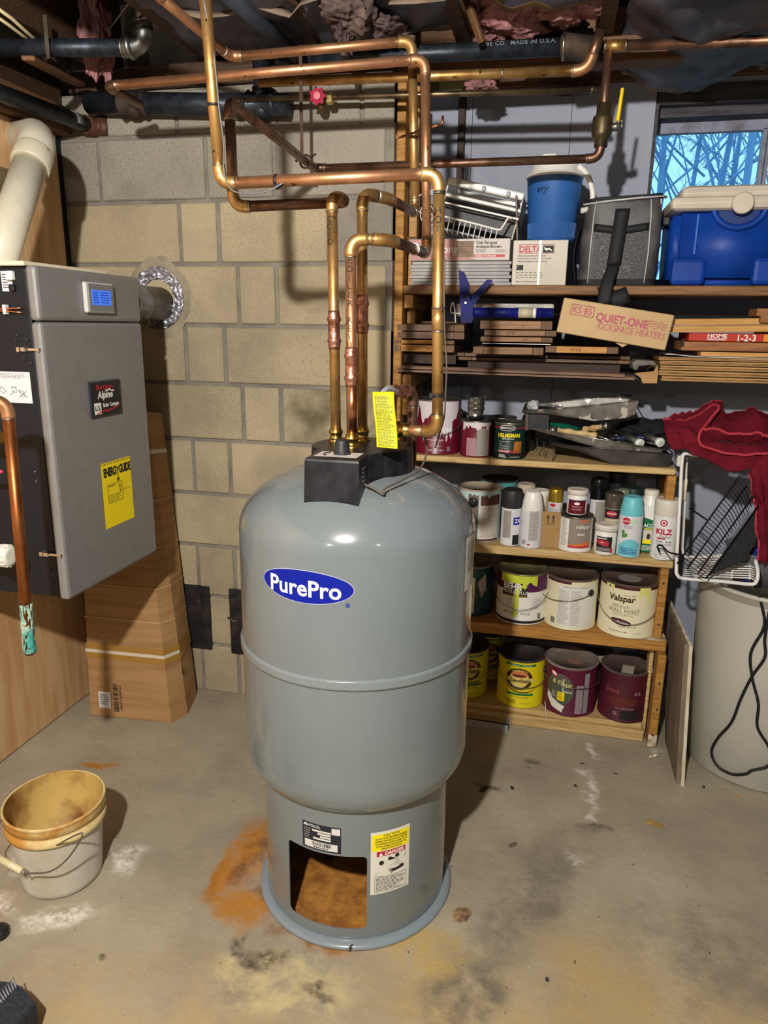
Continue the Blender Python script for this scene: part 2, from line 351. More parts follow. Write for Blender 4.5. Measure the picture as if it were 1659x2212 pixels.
# left wall: foundation, plywood sheet, black gap, wood plate
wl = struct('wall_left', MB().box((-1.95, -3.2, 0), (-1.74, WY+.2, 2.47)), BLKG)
PLY = mat('plywood_sheet', srgb('D2AE82'), .6, n2=srgb('BE9262'), ns=5, nd=6, stretch=(1, 5, .6), bump=.06, bs=10, speck=srgb('7A5A38'), spk=.74, sps=22)
obj('plywood_sheet', MB().box((-1.722, .1, .004), (-1.705, 2.352, 2.042), bev=.002), PLY, wl)
obj('gap_strip', MB().box((-1.735, 2.352, .004), (-1.712, 2.3855, 2.042)), BLACKM, wl)
obj('sill_plate', MB().box((-1.735, .1, 2.044), (-1.665, 2.385, 2.13), bev=.004), SDL, wl)
obj('sill_plate', MB().box((-1.735, .1, 2.134), (-1.69, 2.385, 2.235), bev=.004), SD, wl)
# recess behind the shelves: painted wall with the window opening
RY = 2.84
PAINT = mat('grey_painted_wall', srgb('A0A5B6'), .62, n2=srgb('9298A8'), ns=2.5, bump=.08, bs=30, speck=srgb('6A6868'), spk=.76, sps=25)
WX0, WX1, WZ0, WZ1 = .272, 1.35, 1.55, 2.14
wr = struct('wall_recess', MB().box((-.55, RY, 0), (WX0, RY+.2, 2.3)).box((WX0, RY, 0), (3, RY+.2, WZ0)).box((WX0+.001, RY+.003, WZ1+.09), (3, RY+.2, 2.3)).box((WX1, RY, WZ0), (3, RY+.2, WZ1+.09)).box((-.55, WY+.05, 0), (-.537, RY, 2.17)), PAINT)
for x in (-.35, -.005):
    obj('panel_joint', MB().box((x, RY-.0012, .9), (x+.0022, RY+.001, 2.28)), flat('joint_shadow_gap', srgb('4A4A50'), .9), wr)
obj('wood_strip', MB().box((-.398, RY-.02, 1.7), (-.372, RY, 2.22), bev=.003), SD, wr)
wd = MB(); DWOOD = mat('dark_window_wood', srgb('4E4A50'), .7, n2=srgb('35323A'), ns=12, stretch=(1, 8, 8), bump=.2, bs=20)
# window: stepped frame deep in the wall, two sashes, glass
wn = struct('window_1', MB().box((WX0, RY+.02, WZ1+.03), (WX1, RY+.2, WZ1+.09)).box((WX0+.001, RY+.06, WZ1-.0), (WX1, RY+.2, WZ1+.03)).box((WX0, RY+.0, WZ0), (WX0+.012, RY+.19, WZ1+.03)).box((WX0+.012, RY+.02, WZ0), (WX1, RY+.2, WZ0+.03)), DWOOD)
sash = MB(); g0, g1 = RY+.13, RY+.16
sx = at(1652, 330, Y=g0).x
for (a, b) in ((WX0+.012, sx), (sx+.004, WX1)):
    sash.box((a, g0, WZ1-.035), (b, g1, WZ1), bev=.002).box((a, g0, WZ0+.03), (b, g1, WZ0+.06)).box((a, g0, WZ0+.05), (a+.012, g1, WZ1-.03)).box((b-.012, g0, WZ0+.05), (b, g1, WZ1-.03))
obj('sash', sash, mat('sash_paint', srgb('8E93A6'), .5, n2=srgb('6A6470'), ns=14), wn)
obj('glass', MB().box((WX0+.012, g0+.012, WZ0+.05), (WX1, g0+.016, WZ1-.03)), mat('window_glass', (1, 1, 1), .02, trans=1, ior=1.1), wn)
# bare trees outside the window
def tree(px, d, h, seed, lb, r0_=.045):
    rnd = random.Random(seed); mb = MB(); p0 = at(px, 400, Y=d); p0.z = 1.2
    def br(p, dr, L_, r, lv):
        q = p+dr*L_; mid = p+dr*L_*.5+Vector((rnd.uniform(-1, 1), rnd.uniform(-1, 1), 0))*L_*.05
        mb.tube([p, mid, q], [r, r*.85, r*.7], 5 if lv > 1 else 3, caps=False)
        if lv == 0: return
        for k in range(13 if lv == 5 else 3):
            nd = (dr*.9+Vector((rnd.uniform(-1, 1), rnd.uniform(-.5, .5), rnd.uniform(-.4, .6)))*.95).normalized()
            br(p+(q-p)*(rnd.uniform(.12, 1) if lv == 5 else rnd.uniform(.4, 1)), nd, L_*(rnd.uniform(.2, .32) if lv == 5 else rnd.uniform(.6, .8)), r*(.4 if lv == 5 else .62), lv-1)
    br(p0, Vector((rnd.uniform(-.05, .05), 0, 1)).normalized(), h, r0_, 5)
    o = obj('bare_tree', mb, mat('hazed_tree_bark', srgb('86A6CC'), .9), fix=False); base_at(o, p0)  # haze behind the window glass is put into the pale blue bark colour
    tag(o, lb, 'tree')
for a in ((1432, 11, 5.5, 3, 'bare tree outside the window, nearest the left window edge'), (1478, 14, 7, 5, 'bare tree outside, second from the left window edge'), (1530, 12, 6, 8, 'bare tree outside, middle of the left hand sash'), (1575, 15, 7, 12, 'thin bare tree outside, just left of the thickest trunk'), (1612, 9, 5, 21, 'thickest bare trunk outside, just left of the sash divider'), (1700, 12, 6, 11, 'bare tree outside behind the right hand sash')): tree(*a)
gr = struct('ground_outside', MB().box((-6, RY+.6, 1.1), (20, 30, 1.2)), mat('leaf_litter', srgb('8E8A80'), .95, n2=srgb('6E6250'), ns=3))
# rest of the room, out of view
RW = mat('far_room_wall', srgb('4E463C'), .9, n2=srgb('3A342C'), ns=2)
struct('wall_right', MB().box((3, -3.2, 0), (3.15, 3.04, 2.47)), RW); struct('wall_front', MB().box((-1.95, -3.35, 0), (3.15, -3.2, 2.47)), RW)
# ceiling: subfloor, joists
cl = struct('ceiling', MB().box((-1.95, -3.35, 2.475), (3.15, RY+.25, 2.52)), SD)
for x in (-1.55, -1.145, -.74, -.33, .075, .48, .885, 1.3, 1.7, 2.1, 2.5, 2.9):
    obj('joist', MB().box((x-.02, -3.2, 2.243), (x+.02, RY+.1, 2.474)), SD, cl)
obj('rim_board', MB().box((-1.95, RY+.1, 2.3), (3.15, RY+.2, 2.474)), SDL, cl)
obj('beam', MB().box((-.536, WY+.02, 2.172), (.3, WY+.09, 2.24), bev=.003), SDL, cl)
obj('sill_plate', MB().box((-1.66, WY-.01, 2.172), (-.54, WY+.12, 2.24), bev=.003), SD, cl)
obj('sill_plate', MB().box((-.53, RY-.02, 2.24), (3, RY+.19, 2.3), bev=.003), SDL, cl)
# torn black vapour paper sagging under the joists
PAP = mat('vapour_paper', srgb('5C5A6A'), .5, n2=srgb('33323E'), ns=5, bump=.6, bs=7, speck=srgb('6E6468'), spk=.7, sps=14)
PAPT = mat('torn_kraft_edge', srgb('A08468'), .8, n2=srgb('6E5440'), ns=10)
def paper(x0, x1, y0, y1, z, sag, seed, lb, nu=46, nv=34, fold=.03):
    rng = Vector((seed, seed*.7, 0))
    def f(u, v):
        x = x0+(x1-x0)*u; y = y0+(y1-y0)*v+.05*noise.noise(Vector((u*4, 0, seed)))*(1 if v > .5 else -1)
        n1 = noise.noise(Vector((x*3.2, y*3, seed))); n2 = noise.ridged_multi_fractal(Vector((x*2.6+y*1.5, y*2.8-x*.8, seed)), 1, 2.1, 3, 1, 2)
        return Vector((x, y, z-sag*math.sin(PI*min(1, max(0, u)))**.7*(.7+.4*n1)-fold*n2+.03*n1))
    mb = MB().grid(f, nu, nv)
    mb.m = [1 if (i//nu in (0, nv-1) or i % nu == nu-1) else 0 for i in range(len(mb.f))]
    o = obj('vapour_paper', mb, [PAP, PAPT], solid=.0015); p = f(.5, .5); base_at(o, p); tag(o, lb, 'paper')
paper(-1.14, -.72, 1.2, 2.36, 2.27, .0, 2, 'dark vapour paper sagging above the pipes, left of the insulation strip')
paper(-.73, -.3, 1.2, 2.36, 2.275, .0, 5, 'dark wrinkled vapour paper above the copper pipe loop')
paper(-.32, .02, 1.3, 2.2, 2.285, .0, 9, 'dark vapour paper torn away beside the pink insulation')
paper(.12, .55, 1.5, 2.78, 2.27, .07, 12, 'brown black paper sagging low over the window corner', fold=.04)
paper(.5, .95, 1.6, 2.8, 2.26, .02, 16, 'dark paper above the window at the right frame edge')
# pink insulation
PINK = mat('pink_fibreglass', srgb('B88284'), .98, n2=srgb('7E5C5C'), ns=9, bump=1., bs=40, spec=.1)
GREYI = mat('dirty_fibreglass', srgb('7A6862'), .98, n2=srgb('46393A'), ns=9, bump=1., bs=40, spec=.1)
def tuft(px, py, Y, sx_, sy, sz, seed, lb, m_=PINK):
    p = at(px, py, Y=Y); bm = bmesh.new(); bmesh.ops.create_icosphere(bm, subdivisions=5, radius=1)
    for v in bm.verts:
        n = v.co.normalized(); k = 1+.55*noise.noise(n*1.7+Vector((seed, 0, 0)))+.3*noise.noise(n*5+Vector((0, seed, 0)))+.14*noise.noise(n*14+Vector((0, 0, seed)))+.06*noise.noise(n*34)
        v.co = Vector((p.x+n.x*sx_*k, p.y+n.y*sy*k, p.z+n.z*sz*k))
    o = obj('insulation', MB().bm(bm, 0, True), m_, fix=False); base_at(o, p); o['kind'] = 'stuff'; tag(o, lb, 'insulation')
tuft(202, 60, 2.24, .036, .05, .125, 1, 'pink insulation tuft hanging behind the left black pipe')
tuft(228, 128, 2.24, .022, .02, .055, 4, 'small pink insulation tip hanging beside the left tuft')
tuft(755, 25, 2.1, .06, .09, .05, 7, 'dusty pink insulation lump above the copper pipe loop', GREYI)
tuft(745, 70, 2.12, .022, .04, .05, 8, 'thin hanging insulation tongue above the copper pipe loop', GREYI)
tuft(845, 68, 2.2, .05, .08, .02, 9, 'small insulation flap beside the upper copper elbow', GREYI)
tuft(1080, 35, 2.42, .13, .1, .075, 11, 'largest pink insulation bulge above the long black pipe')
tuft(1165, 60, 2.5, .09, .08, .06, 13, 'dusty pink insulation bulge right of the largest bulge', GREYI)
tuft(1235, 8, 2.3, .09, .06, .045, 15, 'bright pink insulation hanging at the top edge')
tuft(1210, 90, 2.55, .09, .08, .05, 21, 'dark grey insulation wad beside the copper riser', GREYI)
tuft(1035, 185, 2.5, .045, .03, .02, 17, 'small pink insulation scrap under the yellow copper pipe')
tuft(1235, 192, 2.78, .09, .03, .015, 18, 'thin line of dusty insulation along the wall top', GREYI)
# loose wood, sheet scraps and cables up there
def plank(name, a, b, w_, h_, m_, lb, cat='board'):
    a, b = Vector(a), Vector(b); d = (b-a); L_ = d.length; q = d.to_track_quat('X', 'Z')
    o = obj(name, MB().box((0, -w_/2, -h_/2), (L_, w_/2, h_/2), bev=.002), m_); o.location = a; o.rotation_mode = 'QUATERNION'; o.rotation_quaternion = q
    if lb: tag(o, lb, cat)
    return o
plank('wood_strip', at(1012, 10, Y=2.2), at(1040, 92, Y=2.24), .02, .014, SDL, 'short brown wood stick hanging in front of the black pipe')
plank('wood_strip', at(60, 125, Y=1.9), at(172, 183, Y=2.3), .035, .012, SDL, 'narrow brown furring strip rising to the upper left')
plank('wood_block', at(1300, 60, Y=2.6), at(1380, 55, Y=2.6), .03, .1, PINEO, 'tan wood block between joists above the yellow lever', 'wood')
plank('wood_block', at(1170, 55, Y=2.7), at(1215, 60, Y=2.7), .03, .08, PINEO, 'tan wood block half hidden by pink insulation', 'wood')
plank('wood_strip', at(985, 92, Y=2.6), at(1200, 88, Y=2.6), .03, .025, PINEO, 'pale horizontal furring behind the long black pipe')
plank('wood_strip', at(950, 186, Y=2.6), at(1000, 186, Y=2.6), .03, .03, mat('greenish_wood', srgb('8E8E62'), .7), 'short greenish wood end behind the vertical copper pipes')
for k, (pp, lb) in enumerate((([(385, 28), (430, 40), (480, 36), (530, 28)], 'pale torn paper edge left of the dark slanting pipe'), ([(555, 18), (600, 32), (625, 38), (648, 12), (700, -5)], 'pale zigzag torn paper edge above the copper loop'), ([(838, 10), (900, 8), (960, 2)], 'pale torn paper edge at the top beside the insulation'))):
    ps_ = [at(x, y, Y=2.0) for x, y in pp]; mb = MB(); vs = []
    for i, q in enumerate(ps_): vs += [q, q+Vector((.004, .02, .02+.006*(i % 2)))]
    o = obj('torn_paper', mb.add(vs, [(2*i, 2*i+2, 2*i+3, 2*i+1) for i in range(len(ps_)-1)], 0, True), mat('torn_kraft_paper', srgb('8E7C6C'), .8, n2=srgb('6A584A'), ns=14), solid=.001); base_at(o, ps_[0]); tag(o, lb, 'paper')
cab = mat('cream_cable_sheath', srgb('D8C8A0'), .5)
tag(obj('electric_cable', MB().tube([at(-30, 0, Y=1.9), at(25, 40, Y=1.95), at(78, 88, Y=2.1), at(120, 130, Y=2.25)], .005, 8), cab), 'cream electric cable, upper of the two at top left', 'cable')
tag(obj('electric_cable', MB().tube([at(-30, 20, Y=1.9), at(20, 55, Y=1.95), at(66, 90, Y=2.1), at(100, 130, Y=2.25)], .0045, 8), cab), 'cream electric cable, lower of the two at top left', 'cable')
tag(obj('hanger_wire', MB().tube([at(283, 0, Y=1.95), at(232, 68, Y=2.05)], .0022, 6), GALV), 'thin grey wire running down to the left black pipe', 'wire')
st = MB(); a, b = at(96, 32, Y=2.03), at(98, 128, Y=2.03); st.box((a.x-.006, 2.028, b.z), (a.x+.006, 2.031, a.z), bev=.0005)
tag(obj('hanger_strap', st, DGALV), 'perforated steel strap hooked over the left black pipe', 'strap')
# ================================================================ THE INDIRECT WATER TANK
TX, TY, TR = -.426, 1.575, .2755
TANK = mat('grey_tank_enamel', srgb('737C7F'), .2, coat=.7, spec=.5, n2=srgb('6F787B'), ns=4)
tk = thing('water_tank', 'tall cylindrical grey enamelled water tank with blue oval badge on the stained floor', 'tank', (TX, TY, 0))
prof = [(.232, .372), (.2325, .368), (.25, .376), (.264, .39), (.2725, .408), (.2772, .432), (TR, .46), (TR, .70), (TR, .98)]
for i in range(1, 13):
    a = PI/2*i/12; e = 1.15; prof.append((max(.0, TR*(math.cos(a)**.9)), .98+.148*math.sin(a)**1.02))
prof[-1] = (0, 1.128)
obj('tank_body', MB().lathe(prof, 96, caps=False), TANK, tk)
obj('weld_ring', MB().lathe([(TR-.002, .69), (TR+.004, .692), (TR+.0055, .697), (TR+.0035, .703), (TR+.0055, .709), (TR+.004, .714), (TR-.002, .716)], 96, caps=False), mat('ring_enamel', srgb('7A8386'), .22, coat=.5, bump=.3, bs=60), tk)
# skirt with a rectangular opening facing the camera
SR = .234; u0, u1 = -.105, .099; zo0, zo1 = .044, .247
sk = MB(); A0 = -PI/2-.05
def skf(u, z, r): a = A0+u/SR; return Vector((r*math.cos(a), r*math.sin(a), z))
def rr_edge(u, top):   # rounded corners
    c = .012; du = min(u-u0, u1-u); base = 0 if du >= c else c-math.sqrt(max(0, c*c-(c-du)**2))
    return (zo1-base) if top else (zo0+base)
N_ = 22; us = [u0+(u1-u0)*(.5-.5*math.cos(PI*i/N_)) for i in range(N_+1)]
def strip(us_, lo, hi):
    for r, t in ((SR, 0), (SR-.003, 1)):
        vs = []
        for u in us_: vs += [skf(u, lo(u), r), skf(u, hi(u), r)]
        sk.add(vs, [(2*i, 2*i+2, 2*i+3, 2*i+1) for i in range(len(us_)-1)], 0, True)
strip(us, lambda u: .006, lambda u: rr_edge(u, 0)); strip(us, lambda u: rr_edge(u, 1), lambda u: .37)
U2 = u0+2*PI*SR; strip([u1+(U2-u1)*i/80 for i in range(81)], lambda u: .006, lambda u: .37)
edge = [(u, rr_edge(u, 1)) for u in us]+[(u, rr_edge(u, 0)) for u in us[::-1]]
vs = []
for u, z in edge: vs += [skf(u, z, SR), skf(u, z, SR-.003)]
n = len(edge); sk.add(vs, [(2*i, 2*((i+1) % n), 2*((i+1) % n)+1, 2*i+1) for i in range(n)])
obj('skirt', sk, TANK, tk, fix=False)
obj('base_flange', MB().lathe([(SR-.004, .012), (SR+.002, .018), (.245, .013), (.252, .011), (.2545, .006), (.2535, .001), (.23, .001), (.23, .010), (SR-.004, .012)], 96, caps=False), mat('flange_enamel', srgb('808C94'), .25, coat=.4), tk)
# black control cover: round hood over the ports, square nose towards the camera
Z0 = 1.167; hx, hy, hr = .012, -.005, .116
nose = -.205; nw = .0575; nx = .0
outl = []
for i in range(25):
    a = math.radians(-52+(284)*i/24); outl.append((hx+hr*math.cos(a), hy+hr*math.sin(a)))
outl += [(nx-nw-.012, hy-hr*.95), (nx-nw, hy-hr*1.18), (nx-nw, nose), (nx+nw, nose), (nx+nw, hy-hr*1.18), (nx+nw+.012, hy-hr*.98)]
def dome_z(x, y):
    r = math.hypot(x, y); s_ = min(1, r/TR)
    return .98+.148*math.sqrt(max(0, 1-s_**2.1))
cb = MB(); k = len(outl)
ins = lambda p, d: (p[0]*(1-d/.13), p[1]*(1-d/.2))
rows = [[(x*1.02, y*1.02, dome_z(x, y)-.006) for x, y in outl], [(x, y, Z0-.006) for x, y in outl], [(*ins(p, .0015), Z0-.0015) for p in outl], [(*ins(p, .006), Z0) for p in outl]]
vs = sum(rows, []); fs = [(j*k+i, j*k+(i+1) % k, (j+1)*k+(i+1) % k, (j+1)*k+i) for j in range(3) for i in range(k)]+[tuple(range(3*k, 4*k))]
cb.add(vs, fs)
cc = obj('control_cover', cb, mat('black_cover', srgb('15161A'), .36, n2=srgb('26272B'), ns=30), tk)
TP = plane((nx, nose+.052, Z0+.0005), (1, 0, 0), (0, 1, 0))
obj('dial_label', rect(TP, -.046, -.03, .046, .03), flat('dial_paper', srgb('CFC6BE'), .4), cc)
obj('dial_scale', MB().tube([TP(-.03+.014*math.cos(a)+.012, .017*math.sin(a), .001) for a in [math.radians(110+i*14) for i in range(11)]], .0016, 6), INK, cc)
obj('adjusting_knob', MB().lathe([(.0175, 0), (.0165, .004), (.0145, .028), (.0135, .031), (.0, .032)], 24, c=(nx+.004, nose+.062, Z0)).lathe([(.0185, 0), (.018, .006), (.0175, .006)], 12, c=(nx+.004, nose+.062, Z0), smooth=False), mat('knob_black', srgb('2A2B2E'), .45), cc)
for q, (x, y) in enumerate(((-.075, .045), (.085, -.02), (-.03, -.09))):
    obj('screw', MB().lathe([(.004, 0), (.004, .002), (.002, .003), (0, .003)], 12, c=(x+hx, y+hy, Z0)), CHROME, cc)
vn = MB()
for i in range(4): vn.box((nx+nw+.0005, nose+.028, 1.118+i*.0085), (nx+nw+.002, nose+.05, 1.1215+i*.0085))
obj('vent_slots', vn, flat('slot_highlight', srgb('5A5C60'), .3), cc)
# badges and labels of the tank
lg = cyls((0, 0, 0), TR, -PI/2-.13)
def lgd(u, v, h=0): return lg(u, v, h)
bm_ = ell(lg, -.004, .914, .1055, .0345, .0008, 40)
bd = obj('oval_badge', bm_, mat('badge_blue', srgb('071A8E'), .45, spec=.3), tk)
obj('badge_border', ell(lg, -.004, .914, .1075, .0362, .0005, 40), flat('badge_edge', srgb('A8A8C0'), .4), bd)
txt(lg, 'PurePro', .049, -.006, .9115, WINK, bd, h=.0018, bold=.022, sx=1.0, sp=1.02)
txt(lg, '®', .013, .089, .882, BINK, bd, h=.0012, bold=.01)
SS = cyls((0, 0, 0), SR, -PI/2-.03)
rp = obj('rating_plate', rect(SS, -.062, .253, .034, .322, .0008), mat('plate_navy', srgb('1B212E'), .35), tk)
obj('plate_white_field', rect(SS, -.056, .257, .026, .276, .0011), flat('plate_white', srgb('D2D0CC'), .5), rp)
obj('plate_white_field', rect(SS, .012, .302, .032, .319, .0011), flat('plate_white', srgb('D2D0CC')), rp)
pl = MB()
for i, (a, b) in enumerate(((-.036, .01), (-.022, .01), (-.016, .01), (-.034, .01))): rect(SS, a, .302-i*.0068, b, .307-i*.0068, .0011, mb=pl)
obj('plate_white_field', pl, flat('plate_white', srgb('D2D0CC')), rp)
txt(SS, 'AMTROL', .0105, -.036, .3145, WINK, rp, sx=1.05)
obj('logo_triangle', poly(SS, [(-.06, .312), (-.053, .3205), (-.05, .312), (-.0525, .312), (-.054, .3165), (-.057, .312)]), WINK, rp)
obj('fine_print', greek(SS, -.058, .279, -.038, .308, 5, wmin=.4), GINK, rp)
bar = MB(); u = -.036
while u < .01:
    w_ = random.choice((.0008, .0013, .002)); rect(SS, u, .2645, u+w_, .274, .0014, 1, bar); u += w_+random.choice((.0008, .0014))
obj('barcode', bar, INK, rp)
obj('fine_print', greek(SS, -.033, .2585, .005, .2625, 1, h=.0013, fill=.8, ragged=False), INK, rp)
# caution label on the right
SC = cyls((0, 0, 0), SR, -PI/2+.62)
cz = .139; ca = obj('caution_label', rect(SC, -.05, cz, .048, cz+.17, .0008), mat('label_white', srgb('DAD8CC'), .5), tk)
obj('yellow_field', rect(SC, -.047, cz+.118, .045, cz+.163, .0011), YINK, ca)
txt(SC, 'CAUTION', .009, 0, cz+.1585, INK, ca, h=.0014, bold=.01)
for i, s_ in enumerate(('DO NOT DRAIN THIS APPLIANCE BEFORE', 'OPENING THE RELIEF VALVE OR ANOTHER', 'DOWNSTREAM FIXTURE. FAILURE TO DO', 'SO WILL DAMAGE THIS UNIT AND THE', 'WARRANTY WILL BE VOID.')):
    txt(SC, s_, .0058, 0, cz+.1505-i*.0068, INK, ca, h=.0014, bold=.03, sx=.72)
obj('danger_strip', rect(SC, -.036, cz+.103, .036, cz+.1165, .0011), RINK, ca)
txt(SC, 'DANGER', .0125, .008, cz+.1097, WINK, ca, h=.0014, bold=.03, sx=.95)
obj('warning_triangle', poly(SC, [(-.031, .243-.139+cz), (-.0205, .243-.139+cz), (-.0258, .2525-.139+cz)], .0014), WINK, ca)
dr = MB()
for (cu, cv, r) in ((-.024, .085, .006), (.015, .0965, .0055), (-.003, .0925, .005)):
    ell(SC, cu, cz+cv, r, r, .0012, 12, mb=dr)
poly(SC, [(-.008, cz+.095), (.006, cz+.0935), (.011, cz+.089), (.007, cz+.0885), (-.008, cz+.090)], .0012, dr)
poly(SC, [(-.002, cz+.059), (.008, cz+.063), (.018, cz+.064), (.026, cz+.069), (.033, cz+.067), (.033, cz+.060), (.018, cz+.0565), (.004, cz+.0545)], .0012, dr)
for i in range(4): poly(SC, [(.008, cz+.063-i*.0022), (-.008+i*.002, cz+.0645-i*.004), (-.0075+i*.002, cz+.063-i*.004), (.008, cz+.061-i*.002)], .0012, dr)
obj('scald_drawing', dr, INK, ca)
ln = MB()
for a, b in (((-.038, .056), (.038, .09)), ((-.038, .05), (-.02, .047)), ((.036, .088), (.036, .103)), ((-.038, .056), (-.038, .05))):
    ln.tube([SC(a[0], cz+a[1], .0011), SC((a[0]+b[0])/2, cz+(a[1]+b[1])/2, .0011), SC(b[0], cz+b[1], .0011)], .0004, 4)
for i in range(5): ln.tube([SC(.012+i*.001, cz+.088, .0011), SC(.008+i*.004, cz+.069, .0011)], .0003, 4)
obj('scald_drawing', ln, GINK, ca)
fr = MB()
for a, b in (((-.04, .006), (.04, .006)), ((.04, .006), (.04, .046)), ((.04, .046), (-.04, .046)), ((-.04, .046), (-.04, .006))):
    fr.tube([SC(a[0]+(b[0]-a[0])*t/4, cz+a[1]+(b[1]-a[1])*t/4, .0011) for t in range(5)], .0004, 4)
obj('text_frame', fr, INK, ca)
obj('fine_print', greek(SC, -.037, cz+.008, .037, cz+.044, 10, h=.0011, fill=.42, wmin=.12), INK, ca)
SRt = cyls((0, 0, 0), TR, -PI/2+1.46)
wp = obj('side_label', rect(SRt, -.045, .86, .03, .985, .0008), mat('label_white', srgb('DAD8CC')), tk)
obj('fine_print', greek(SRt, -.035, .9, .025, .97, 12, fill=.4), INK, wp)
# ================================================================ PIPES
def arc_pts(p, d1, d2, e, n=8):
    "round a corner at p: d1 incoming, d2 outgoing, tangent length e"
    a, b = p-d1*e, p+d2*e; return [a+(p-a)*t*2*(1-t)+(b-a)*t*t*1.0 if False else (a*(1-t)**2+p*2*t*(1-t)+b*t*t) for t in [i/n for i in range(n+1)]]
def pipe_run(name, label, pts, r, ms, me=None, e=None, rings=True, cat='pipe', ends=(0, 0), couplings=(), group=None, tight=(), parent=None):
    pts = [Vector(p) for p in pts]; o = pts[0]; T = parent or thing(name, label, cat, o, group=group)
    off = o if not parent else parent.location
    e = e or r*2.5; K = len(pts); ms = ms if isinstance(ms, list) else [ms]*(K-1); me = me or ms[0]
    for i in range(K-1):
        d = (pts[i+1]-pts[i]).normalized()
        a = pts[i]+d*(e*.55 if i > 0 else 0); b = pts[i+1]-d*(e*.55 if i < K-2 else 0)
        obj('pipe', MB().cyl(a, b, r, n=24), ms[i], T, off=off)
    for i in range(1, K-1):
        d1 = (pts[i]-pts[i-1]).normalized(); d2 = (pts[i+1]-pts[i]).normalized(); m_ = me[i-1] if isinstance(me, list) else me
        ap = arc_pts(pts[i], d1, d2, e); ap = [ap[0]-d1*r*.55]+ap+[ap[-1]+d2*r*.55]
        el = obj('elbow', MB().tube(ap, r*1.13, 20), m_, T, off=off)
        if rings:
            for q, d in ((ap[0], d1), (ap[-1], d2)):
                obj('solder_ring', MB().tube([q-d*r*.14, q-d*r*.05, q+d*r*.05, q+d*r*.14], [r*1.0, r*1.17, r*1.17, r*1.0], 20), SOLDER, el, off=off)
    for (i, t, kind) in couplings:
        p = pts[i].lerp(pts[i+1], t); d = (pts[i+1]-pts[i]).normalized()
        if kind == 'press':
            L_ = r*3.6; w_ = r
            prof = [(-L_, 1.1), (-L_*.82, 1.16), (-L_*.72, 1.16), (-L_*.62, 1.34), (-L_*.5, 1.34), (-L_*.42, 1.15), (0, 1.12), (L_*.42, 1.15), (L_*.5, 1.34), (L_*.62, 1.34), (L_*.72, 1.16), (L_*.82, 1.16), (L_, 1.1)]
            obj('press_coupling', MB().tube([p+d*x for x, _ in prof], [r*y for _, y in prof], 24), mat('press_copper', srgb('D09880'), .36, .9, n2=srgb('9A6450'), ns=60, bump=.4, bs=120), T, off=off)
        elif kind == 'sleeve':
            obj('coupling', MB().cyl(p-d*r*2, p+d*r*2, r*1.1, n=24), COPPERY, T, off=off)
            for s_ in (-2, 2): obj('solder_ring', MB().tube([p+d*(s_-.13)*r, p+d*(s_+.13)*r], r*1.17, 20), SOLDER, T, off=off)
        elif kind == 'tie':
            mb = MB().tube([p-d*.0025, p+d*.0025], r*1.14, 20); sd_ = d.cross(fw).normalized(); mb.box((-.004, -.003, -.005), (.012, .003, .005), M=Matrix.Translation(p+sd_*r*1.1-fw*.003))
            obj('cable_tie', mb, BLACK, T, off=off)
        elif kind == 'ring':
            obj('solder_ring', MB().tube([p-d*r*.2, p+d*r*.2], r*1.18, 20), SOLDER, T, off=off)
        elif kind == 'brass':
            prof = [(-2.6, 1.0), (-2.4, 1.25), (-1.7, 1.25), (-1.5, 1.55), (-1., 1.62), (-.6, 1.5), (-.4, 1.22), (.5, 1.22), (.7, 1.42), (1.1, 1.45), (1.4, 1.2), (1.9, 1.15), (2., 1.02)]
            prof = [(x*.9, y*.98) for x, y in prof]
            obj('brass_fitting', MB().tube([p+d*x*r for x, _ in prof], [r*y for _, y in prof], 24), BRASS, T, off=off)
    return T
def letters(T, s, top, gap, r, rx=1.0, size=.02, mat_=INK, turn=-.35):
    "hand lettering written down a vertical pipe"
    off = T.location
    for i, ch in enumerate(s):
        if ch == ' ': continue
        S_ = cyls((top.x-off.x, top.y-off.y, top.z-off.z), r, math.atan2(-top.y, -top.x)+turn)
        txt(S_, ch, size, random.uniform(-.0012, .0012), -i*gap, mat_, T, h=.0006, rot=random.uniform(-.2, .2), name='lettering')
RP = .0117
PZ = 1.168
# cold feed
cx, cy = -.486, 1.60
cA = Vector((cx, cy, PZ)); cB = Vector((-.494, cy, 1.702)); cC = Vector((-.474, 1.66, 1.696)); cD = at(505, 447, Y=1.6); cE = Vector((-.724, 1.6, 1.895)); cF = Vector((-.765, 2.3, 1.897))
cD = Vector((-.724, 1.602, cD.z))
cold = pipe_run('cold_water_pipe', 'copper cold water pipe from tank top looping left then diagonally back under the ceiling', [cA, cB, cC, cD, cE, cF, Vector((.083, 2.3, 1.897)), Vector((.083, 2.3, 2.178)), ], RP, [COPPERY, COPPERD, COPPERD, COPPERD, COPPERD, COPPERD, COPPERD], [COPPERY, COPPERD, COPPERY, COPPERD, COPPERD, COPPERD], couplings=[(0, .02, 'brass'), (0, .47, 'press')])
for o in list(cold.children):
    if o.name.startswith('pipe') and False: pass
letters(cold, 'COLD', Vector((cB.x, cB.y, 1.652)), .0155, RP, size=.018)
